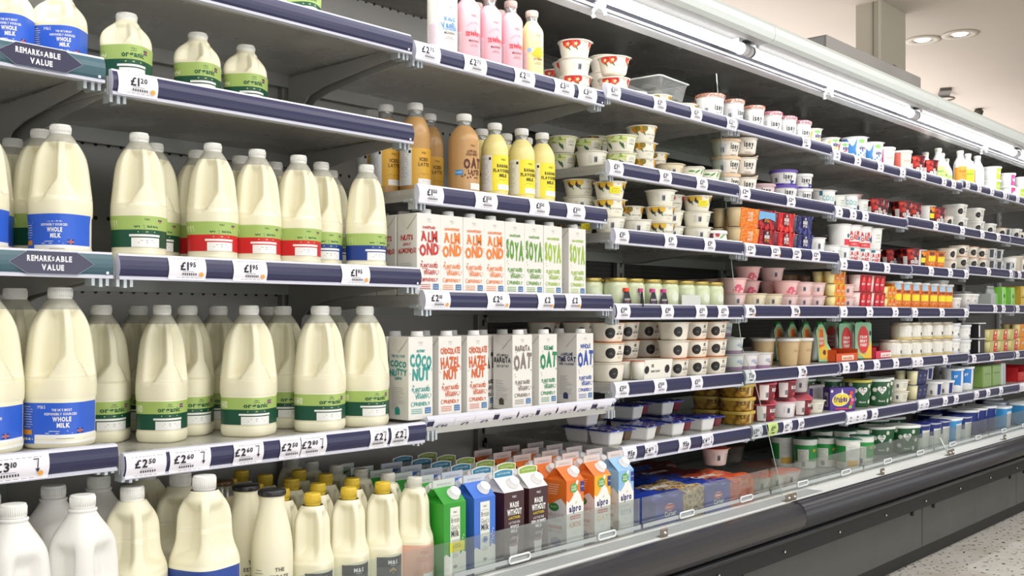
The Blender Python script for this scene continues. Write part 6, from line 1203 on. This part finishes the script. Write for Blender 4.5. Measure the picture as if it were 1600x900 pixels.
for kind, px, n in (('goat_green', 692, 6), ('goat_blue', 741, 5), ('lactose_whole', 787, 6), ('lactose_semi', 825, 6), ('alpro_almond', 882, 5), ('alpro_oat', 925, 5), ('alpro_soya', 962, 5)):
    yf = -.060 if kind != 'alpro_soya' else -.060; x = xat(px, yf)
    for k in range(n): y = yf + .0735 * k; put(2, 6, [(kind, proj(x, y), y, None, random.uniform(-1, 1), WORD[k])])
# ---- first pot bay
s = ['pot_straw']
put(2, 0, [('pot_straw', 914, .085, ['pot_back', 'pot_straw'], 8), ('pot_straw', 885, .20, ['pot_straw'], 0, 'second row'), ('pot_back', 868, .30, ['pot_straw'], 0, 'third row')])
put(3, 0, [('pot_straw_peel', 962, .085, ['pot_straw'], 0), ('pot_straw', 944, .20, ['pot_back', 'pot_back'], 0, 'second row')])
put(3, 0, [('pot_green', 1000, .16), ('pot_peach', 1028, .15), ('pot_green', 1050, .145), ('pot_peach', 1072, .13), ('isey_orange', 1083, .20)])
put(3, 0, [('clear_tray', 1022, .19, None, 4)], base=TRAYZ[(3, 0)][0] + .0525)
put(3, 0, [('isey_orange_big', 1112, .085), ('isey_orange', 1147, .078)])
put(4, 0, [('isey_orange', 1179, .078), ('isey_pink', 1207, .078), ('isey_pink', 1230, .078), ('isey_pink', 1253, .078), ('alpro_yellow', 1274, .085), ('alpro_yellow', 1298, .078), ('alpro_red', 1302, .16)])
put(5, 0, [('alpro_red', 1313, .078), ('alpro_blue', 1336, .095), ('alpro_blue', 1361, .10), ('tub_magenta', 1386, .095), ('tub_coral', 1408, .095), ('greek_red', 1420, .13, None, 0, 'second row')])
put(6, 0, [('greek_red', 1433, .085), ('greek_red', 1452, .085), ('kefir_green', 1466, .12), ('kefir_green', 1471, .20, None, 0, 'second row'), ('kefir_green', 1446, .25, None, 0, 'second row'), ('kefir_green', 1478, .25, None, 0, 'third row'), ('kefir_orange', 1500, .075)])
put(7, 0, [('kefir_lime', 1512, .08), ('kefir_pink', 1527, .075), ('kefir_lime', 1516, .16, None, 0, 'second row'), ('tub_lime', 1551, .09, ['tub_lime']), ('tub_pinkband', 1575, .11, ['tub_pinkband'])])
put(8, 0, [('tub_lime', 1586, .09), ('tub_pinkband', 1598, .09, ['tub_pinkband'])])
put(3, 1, [('pot_back', 932, .12, ['pot_vanilla'] * 0), ('pot_vanilla', 961, .09, ['pot_vanilla'], 5), ('pot_peach', 1002, .10, ['pot_peach', 'pot_peach_peel'], 0), ('pot_back', 1021, .19, ['pot_peach'], 0, 'second row'), ('pot_vanilla', 884, .22, ['pot_vanilla'], 6, 'second row'), ('pot_vanilla', 915, .20, ['pot_vanilla'] * 1, 0, 'second row'), ('pot_peach', 930, .32, ['pot_peach', 'pot_peach'], 0, 'third row'), ('pot_vanilla', 868, .32, ['pot_peach'], 0, 'third row')])
put(3, 1, [('beige_pot', 1046, .10), ('pot_green', 1078, .085), ('isey_cream_small', 1078, .21, None, 0, 'second row'), ('pot_green', 1104, .085)])
put(3, 1, [('isey_cream', 1134, .10, ['isey_cream', 'isey_cream'], 0)])
put(4, 1, [('isey_cream_small', 1163, .08, ['isey_cream_small', 'isey_cream_small'])])
put(4, 1, [('isey_fig', 1190, .13), ('isey_fig', 1212, .21, None, 0, 'second row'), ('isey_berry', 1224, .09, ['isey_berry']), ('isey_berry_small', 1253, .075, ['isey_berry_small']), ('tall_cream', 1262, .20, None, 0, 'second row'), ('coco_pot', 1281, .085)])
put(5, 1, [('coco_small', 1304, .085), ('coco_pot', 1322, .085), ('coco_small', 1340, .085), ('white_short', 1334, .19, ['pink_pot_back'], 0, 'second row'), ('greek_red', 1379, .12, None), ('greek_red', 1362, .12), ('greek_tub', 1385, .30, None, 0, 'third row')])
put(6, 1, [('greek_red', 1408, .10), ('greek_red', 1424, .10), ('greek_lemon', 1445, .09), ('greek_red', 1461, .09), ('greek_disc_plain', 1474, .085), ('greek_tub', 1492, .10, ['greek_tub'])])
put(7, 1, [('greek_tub', 1519, .10, ['greek_tub']), ('greek_tub', 1538, .10), ('greek_disc', 1556, .09), ('grey_pot', 1568, .09), ('greek_tub', 1579, .10)])
put(8, 1, [('greek_disc', 1590, .1), ('greek_disc', 1598, .1)])
put(3, 2, [('pot_back', 954, .055, ['pot_plum', 'pot_plum_sticker'], 0), ('pot_plum_sticker', 912, .15, ['pot_back', 'pot_plum'] * 1, 0, 'second row'), ('pot_plum', 882, .24, ['pot_plum'], 0, 'third row'), ('pot_back', 984, .13, ['pot_peach'], 0, 'second row')])
put(3, 2, [('pot_back', 996, .06), ('pot_plum', 1034, .055, ['pot_plum', 'pot_back']), ('pot_back', 1062, .09, ['pot_back', 'pot_cherry'], 0), ('pot_back', 1088, .055, ['pot_back', 'pot_plum_sticker'], 0), ('pod_cherry', 1112, .055)])
put(4, 2, [('mp_apricot', 1144, .068, ['mp_apricot']), ('mp_berryred', 1178, .065, ['mp_bluecard'], 0), ('mp_red', 1209, .065, ['mp_red'], 0), ('mp_blue', 1239, .065, ['mp_blue'], 0), ('white_short', 1271, .06), ('white_short', 1292, .06), ('white_tall', 1300, .15, ['white_short'] * 0, 0, 'second row')])
put(5, 2, [('white_short', 1311, .06, ['white_redbase']), ('almond_short', 1327, .06, ['almond_tall']), ('almond_short', 1344, .06, ['almond_tall']), ('almond_short', 1361, .06, ['white_tall']), ('white_tall', 1290, .13, None), ('greek_red', 1398, .14), ('greek_red', 1411, .10)])
put(6, 2, [('greek_lemon', 1432, .08), ('greek_orange', 1446, .07), ('greek_orange', 1461, .07), ('white_tall', 1468, .13, None, 0, 'second row'), ('greek_disc_plain', 1482, .055, ['greek_disc_plain']), ('greek_disc', 1499, .055, ['greek_disc'])])
put(7, 2, [('greek_disc', 1515, .055, ['greek_disc']), ('greek_disc', 1530, .055, ['greek_disc']), ('grey_pot', 1544, .055, ['grey_pot']), ('grey_pot', 1556, .055, ['grey_pot']), ('grey_pot', 1568, .055), ('white_tall', 1577, .07)])
put(8, 2, [('tall_cream', 1584, .07), ('white_tall', 1590, .07), ('grey_pot', 1596, .06, ['grey_pot'])])
# jars with dark tags, then pink pots
put(3, 3, [('gold_jar', 930, .09), ('gold_jar', 960, .045), ('gold_jar', 990, .045), ('gold_jar', 1018, .045), ('gold_jar', 1044, .045), ('gold_jar', 1070, .045), ('gold_jar', 1093, .045), ('gold_jar', 1115, .045), ('gold_jar', 942, .14, None, 0, 'second row'), ('gold_jar', 970, .135, None, 0, 'second row'), ('gold_jar', 998, .135, None, 0, 'second row'), ('gold_jar', 1025, .135, None, 0, 'second row')])
put(3, 3, [('tag_orange', 980, .0035), ('tag_pink', 1003, .0035, None, 50), ('tag_pink', 1021, .0035), ('tag_pink', 1038, .0035), ('grey_card', 1080, .0045), ('pink_pot_back', 1140, .075, ['pink_pot']), ('pink_pot_back', 1080, .26, ['pink_pot'], 0, 'second row'), ('pink_pot_back', 1040, .27, ['pink_pot_back'], 0, 'third row'), ('pink_pot_back', 1116, .16, ['pink_pot'], 0, 'second row')])
put(4, 3, [('beige_pot', 1177, .06), ('beige_pot', 1203, .06), ('pink_pot', 1207, .145, ['pink_pot', 'pink_pot_back'], 0, 'second row'), ('pink_pot_back', 1229, .06, ['pink_pot']), ('pink_pot_back', 1251, .06, ['pink_pot_back']), ('pink_pot_back', 1271, .06, ['pink_pot_back']), ('pink_pot_back', 1168, .17, ['pink_pot', 'pink_pot'], 0, 'second row'), ('tan_pot', 1232, .25, ['tan_pot'], 0, 'third row'), ('tan_pot', 1252, .25, ['tan_pot'], 0, 'third row'), ('mp_mango', 1296, .07, ['mp_mango', 'mp_mango'])])
put(5, 3, [('pink_pot_back', 1318, .06, ['pink_pot_back']), ('mp_straw', 1336, .065, ['mp_straw']), ('mp_straw', 1359, .065, ['mp_straw']), ('mp_mango', 1377, .06, ['mp_mango']), ('greek_orange_tall', 1392, .06), ('greek_orange_tall', 1405, .06), ('straw_pouch', 1362, .22, None, 0, 'second row')])
put(6, 3, [('greek_orange_tall', 1422, .06), ('greek_orange_tall', 1436, .06), ('greek_orange_tall', 1450, .06), ('greek_orange_tall', 1463, .06), ('greek_orange_tall', 1474, .06), ('greek_tub', 1462, .22, ['greek_tub'], 0, 'second row'), ('white_box_pot', 1488, .06), ('white_box_pot', 1503, .06), ('black_tub', 1497, .18, ['black_tub'] * 0, 0, 'second row')])
put(7, 3, [('white_box_pot', 1513, .06), ('black_tub', 1521, .18, None, 0, 'second row'), ('bottle_pack', 1540, .06), ('lime_pack', 1556, .055), ('lime_pack', 1570, .055), ('silver_pack', 1563, .17, None, 0, 'second row')])
put(8, 3, [('yellow_box', 1585, .07), ('yellow_box', 1597, .07)])
# cream pots with black discs, dessert cups, pouches and jars
put(3, 4, [('greek_disc_plain', 951, .055, ['greek_disc', 'greek_disc'], 0), ('mp_greek4', 1010, .065, ['mp_greek4' ] * 0, 0), ('greek_disc', 1052, .060, ['greek_disc_plain', 'greek_disc_plain']), ('greek_disc', 1083, .060, ['greek_disc', 'greek_disc']), ('greek_disc', 1113, .058, ['greek_disc', 'greek_disc']), ('greek_disc', 975, .17, ['greek_disc', 'greek_disc'], 0, 'second row'), ('greek_disc', 1010, .18, ['greek_disc', 'greek_disc'], 0, 'second row'), ('greek_disc', 905, .20, ['greek_disc', 'greek_disc'], 0, 'second row'), ('greek_disc', 850, .32, ['greek_disc', 'greek_disc'], 0, 'third row'), ('greek_disc', 940, .30, ['greek_disc', 'greek_disc'], 0, 'third row')])
put(3, 4, [('clear_purple', 1140, .065, ['clear_purple']), ('clear_purple', 1128, .18, ['clear_purple', 'clear_purple'], 0, 'second row')])
put(4, 4, [('clear_purple', 1166, .06), ('clear_purple', 1188, .06), ('clear_purple', 1166, .16, None, 0, 'second row'), ('tan_cup', 1229, .055), ('tan_cup', 1253, .055), ('tan_cup', 1208, .10, None, 0, 'second row'), ('tan_cup', 1232, .15, None, 0, 'second row'), ('tan_cup', 1190, .19, None, 0, 'third row'), ('tray_orange', 1270, .185)])
for i in range(4): put(4, 4, [('mango_pouch', proj(xat(1292, .07), .08 + .062 * i), .08 + .062 * i, None, -38, WORD[i])], base=TRAYZ[(4, 4)][0] + .004)
put(5, 4, [('tray_pink', 1332, .19)])
for i in range(3): put(5, 4, [('straw_pouch', proj(xat(1352, .06), .07 + .072 * i), .07 + .072 * i, None, -28, WORD[i])], base=TRAYZ[(5, 4)][0] + .004)
put(5, 4, [('label_jar', 1391, .06), ('label_jar', 1408, .06, ['label_jar']), ('straw_pouch', 1322, .12, None, -20, 'second row')])
put(6, 4, [('label_jar', 1423, .06, ['label_jar']), ('label_jar', 1440, .06, ['label_jar']), ('label_jar', 1457, .06, ['label_jar']), ('label_jar', 1473, .06, ['label_jar']), ('clear_tub', 1488, .06, ['clear_tub']), ('clear_tub', 1502, .06, ['clear_tub'])])
put(7, 4, [('black_tub', 1518, .07, ['black_tub']), ('mp_yellowred', 1538, .07, ['mp_yellowred']), ('mp_yellowred', 1556, .07, ['mp_yellowred']), ('mp_yellowred', 1571, .07, ['mp_yellowred'])])
put(8, 4, [('mp_orangebox', 1584, .07, ['mp_orangebox']), ('mp_orangebox', 1596, .07, ['mp_orangebox'])])
# row above the base tray
put(3, 5, [('corner_choc', 950, .045, None, 0), ('corner_choc', 1004, .05, None, 6), ('corner_blue', 1050, .05, ['corner_blue'] * 0), ('corner_blue', 1098, .05, None, -4), ('corner_blue', 985, .16, ['corner_blue'], 0, 'second row'), ('corner_blue', 1035, .165, ['corner_blue'], 0, 'second row'), ('corner_blue', 915, .15, ['corner_choc'], 0, 'second row'), ('corner_blue', 930, .27, ['corner_blue'], 0, 'third row'), ('profiterole_tub', 1144, .05, ['profiterole_tub', 'profiterole_tub']), ('profiterole_tub', 1108, .165, ['profiterole_tub', 'profiterole_tub'], 0, 'second row')])
put(4, 5, [('berry_pot', 1190, .04, ['berry_pot']), ('white_pinktab', 1222, .045, ['berry_pot']), ('berry_pot', 1248, .05), ('white_pinktab', 1244, .13, ['white_pinktab'], 0, 'second row'), ('frubes_back', 1268, .16, None, 0, 'second row'), ('berry_pot', 1207, .15, ['berry_pot'], 0, 'second row'), ('pot_back', 1266, .045)])
put(4, 5, [('yeo_tub', 1262, .27, None, 0, 'third row')])
put(5, 5, [('frubes_box', 1311, .045, None, -32), ('yeo_yellowlid', 1338, .10), ('yeo_tub', 1362, .06), ('yeo_tub', 1310, .16, None, 0, 'second row'), ('yeo_tub', 1384, .05), ('yeo_tub', 1296, .26, None, 0, 'third row'), ('pot_back', 1399, .045, ['pot_back'])])
put(6, 5, [('mp_navy', 1424, .05, ['mp_navy']), ('navy_pot', 1448, .10, ['navy_pot'], 0, 'second row'), ('navy_pot', 1457, .04), ('navy_pot', 1471, .045), ('navy_pot', 1470, .13, ['navy_pot'], 0, 'second row'), ('blue_tub', 1489, .055), ('blue_tub', 1503, .055)])
put(7, 5, [('green_film_pack', 1526, .06), ('green_film_pack', 1541, .065), ('silver_pack', 1552, .06), ('red_tray_box', 1566, .14)])
put(8, 5, [('red_tray_box', 1588, .14)])
# base tray: wrapped multipacks, big tubs
put(3, 6, [('bag_cookie', 1030, -.008, None, 0), ('bag_peach', 1108, .0, None, 0), ('bag_dark', 1000, .245, ['bag_dark'] * 0, 0, 'second row'), ('bag_dark', 1076, .245, None, 0, 'second row')])
put(3, 6, [('orange_pot', 1146, .075)], base=.4425 + .096)
put(4, 6, [('orange_pot', 1223, -.04), ('orange_pot', 1205, -.035), ('orange_pot', 1186, -.03), ('green_tub_back', 1229, .19, None, 0, 'second row'), ('green_tub', 1256, .12), ('green_tub', 1290, .06), ('green_tub_back', 1318, -.01), ('green_tub', 1347, -.02), ('green_tub', 1290, .17, None, 0, 'second row'), ('green_tub', 1318, .12, None, 0, 'second row'), ('green_tub', 1335, .1, None, 0, 'second row')])
put(5, 6, [('yeo_big', 1377, .06), ('yeo_big', 1402, .02), ('yeo_big', 1362, .22, None, 0, 'second row'), ('yeo_big', 1388, .2, None, 0, 'second row'), ('navy_foil', 1432, -.01), ('navy_foil', 1450, -.02)])
put(6, 6, [('navy_foil', 1464, -.02), ('navy_foil', 1452, .12, None, 0, 'second row'), ('sky_tub', 1480, -.01), ('navy_big', 1478, .15, None, 0, 'second row'), ('navy_big', 1498, .10, None, 0, 'second row'), ('navy_big', 1514, .04), ('navy_foil', 1497, -.03)])
put(7, 6, [('navy_big', 1531, .05), ('sky_tub', 1556, .01), ('sky_tub', 1572, .05), ('sky_tub', 1584, .01), ('navy_big', 1545, .19, None, 0, 'second row')])
put(8, 6, [('sky_tub', 1594, .02)])
# ---- keep neighbours apart along each row, then build and label
def rad_of(kind):
    ms = [q[1] for p in K[kind] for q in [p] + list(p[2] if len(p) > 2 else [])]
    xs = [v.co.x for m in ms for v in m.vertices]; return (max(xs) - min(xs)) / 2 * .985
def dep_of(kind):
    ys = [v.co.y for v in K[kind][0][1].vertices]; return (max(ys) - min(ys)) / 2
JUGS = ('jug', 'pint_', 'slim', 'waist', 'big_')
RC = {k: ((max(rad_of(k), 0) * 1.13, rad_of(k) * 1.13) if k.startswith(JUGS) else (rad_of(k), dep_of(k))) for k in set(r['kind'] for r in RECS)}
cols = {}
for r in RECS: cols.setdefault((r['bay'], r['row'], r['px'], round(r['z'] * 0)), []).append(r)
def colkey(r): return (r['bay'], r['row'], r['px'], r['word'])
groups = {}
for r in RECS: groups.setdefault(colkey(r), []).append(r)
G = []
for k, rs in groups.items():
    G.append(dict(x=rs[0]['x'], y=rs[0]['y'], rx=max(RC[r['kind']][0] for r in rs), ry=max(RC[r['kind']][1] for r in rs), rs=rs, row=k[1], bay=k[0], fix=any(s in r['kind'] for r in rs for s in ('tray', 'pouch', 'tag', 'card')), round=all(r['kind'].startswith(('jug', 'pint_', 'slim', 'waist', 'big_', 'glass_', 'shake', 'oat_', 'banana', 'iced', 'pot', 'isey', 'pink', 'beige', 'tan', 'gold', 'label_jar', 'yeo', 'green_tub', 'clear_p', 'coco', 'white_', 'almond_t', 'almond_s', 'greek', 'alpro_y', 'alpro_r', 'alpro_b', 'tub_', 'kefir', 'navy_p', 'berry', 'blue_t')) and not 'box' in r['kind'] for r in rs)))
for g in G: g['ox'], g['oy'] = g['x'], g['y']
for it in range(150):
    mv = 0
    for i in range(len(G)):
        a = G[i]
        if a['fix']: continue
        for j in range(i + 1, len(G)):
            b = G[j]
            if b['fix'] or a['row'] != b['row'] or abs(a['bay'] - b['bay']) > 1: continue
            dx, dy = b['x'] - a['x'], b['y'] - a['y']
            if abs(dx) > .2 or abs(dy) > .2: continue
            if a['round'] and b['round']:
                d = math.hypot(dx, dy) + 1e-6; need = a['rx'] + b['rx'] + .001
                if d < need: k = (need - d) / 2 / d; a['x'] -= dx * k; b['x'] += dx * k; a['y'] -= dy * k; b['y'] += dy * k; mv += 1
            else:
                nx, ny = a['rx'] + b['rx'] + .0008 - abs(dx), a['ry'] + b['ry'] + .0008 - abs(dy)
                if nx > 0 and ny > 0:
                    mv += 1
                    if nx < ny: s_ = 1 if dx >= 0 else -1; a['x'] -= s_ * nx / 2; b['x'] += s_ * nx / 2
                    else: s_ = 1 if dy >= 0 else -1; a['y'] -= s_ * ny / 2; b['y'] += s_ * ny / 2
    for g in G:
        y0 = (TRAYZ[(g['bay'], g['row'])][1] if g['row'] < 6 else -.103)
        if not g['fix']:
            lo = y0 + g['ry'] + (.012 if g['row'] < 6 else .004); g['y'] = max(g['y'], lo); g['y'] = min(g['y'], BACKY - .03 - g['ry'])
            if g['row'] < 6: g['x'] = min(max(g['x'], BX[g['bay']] + g['rx'] + (.004 if (g['bay'], g['row']) != (2, 3) else -.035)), BX[g['bay'] + 1] - g['rx'] - .004)
            elif g['bay'] == 3: g['x'] = min(g['x'], BX[4] - g['rx'] - .004)
            elif g['bay'] == 4: g['x'] = max(g['x'], BX[4] + g['rx'] + .004)
    if not mv: break
for g in G:
    d_ = math.hypot(g['x'] - g['ox'], g['y'] - g['oy'])
    if d_ > .07: print('MOVED %.2f' % d_, g['bay'], g['row'], g['rs'][0]['kind'], round(g['rs'][0]['px']), '->', round(proj(g['x'], g['y'])), 'y %.2f>%.2f' % (g['oy'], g['y']))
print('settle', it, mv, 'items', len(RECS), 'max shift %.3f' % max(math.hypot(g['x'] - g['ox'], g['y'] - g['oy']) for g in G))
for g in G:
    for r in g['rs']: r['x'] += g['x'] - g['ox']; r['y'] += g['y'] - g['oy']; r['px'] = proj(r['x'], r['y'])
# labels: look, count from the left among its like, row, tier, shelf and bay
bk = {}
for r in RECS: bk.setdefault((r['kind'], r['bay'], r['row'], r['word']), []).append(r)
for key, rs in bk.items():
    (nm, cat), desc = M_[key[0]]
    xs = sorted(set(round(r['px']) // 3 for r in rs)); tiers = set(r['tier'] for r in rs)
    for r in rs:
        i = xs.index(round(r['px']) // 3); L = desc
        same = [q for q in rs if q is not r and q['tier'] != r['tier']]
        if len(xs) > 1: L += f", {ORD[min(i, 15)]} from left"
        if r['word']: L += ' ' + r['word'].replace('in ', '')
        if r['tier']: L += f", {r['tier']} tier"
        L += f", {ROWN[r['row']]}, {BAYN[r['bay']]}"
        if len(L.split()) > 16: L = L.replace('plain cream pot, barcode side', 'barcoded cream pot').replace('cream pot with orange fruit', 'orange-fruit pot').replace('broad white tub, black disc', 'broad black-disc tub').replace('from left', 'along')
        r['label'] = L
seen = {}
for r in sorted(RECS, key=lambda q: q['px']):
    (nm, cat), desc = M_[r['kind']]
    L = r['label']
    seen[L] = seen.get(L, 0) + 1
    sc = (r['sc'], r['sc'], 1)
    spawn(nm, cat, K[r['kind']], (r['x'], r['y'], r['z']), r['rz'], L, f"{desc.split(',')[0]}s of the {BAYN[r['bay']]}", sc)
print('DUP', [L for L in seen if seen[L] > 1]); print('LONG', [L for L in seen if len(L.split()) > 16]); print('duplicate labels', sum(1 for v in seen.values() if v > 1), 'long', sum(1 for L in seen if len(L.split()) > 16), [L for L in seen if len(L.split()) > 16][:3])
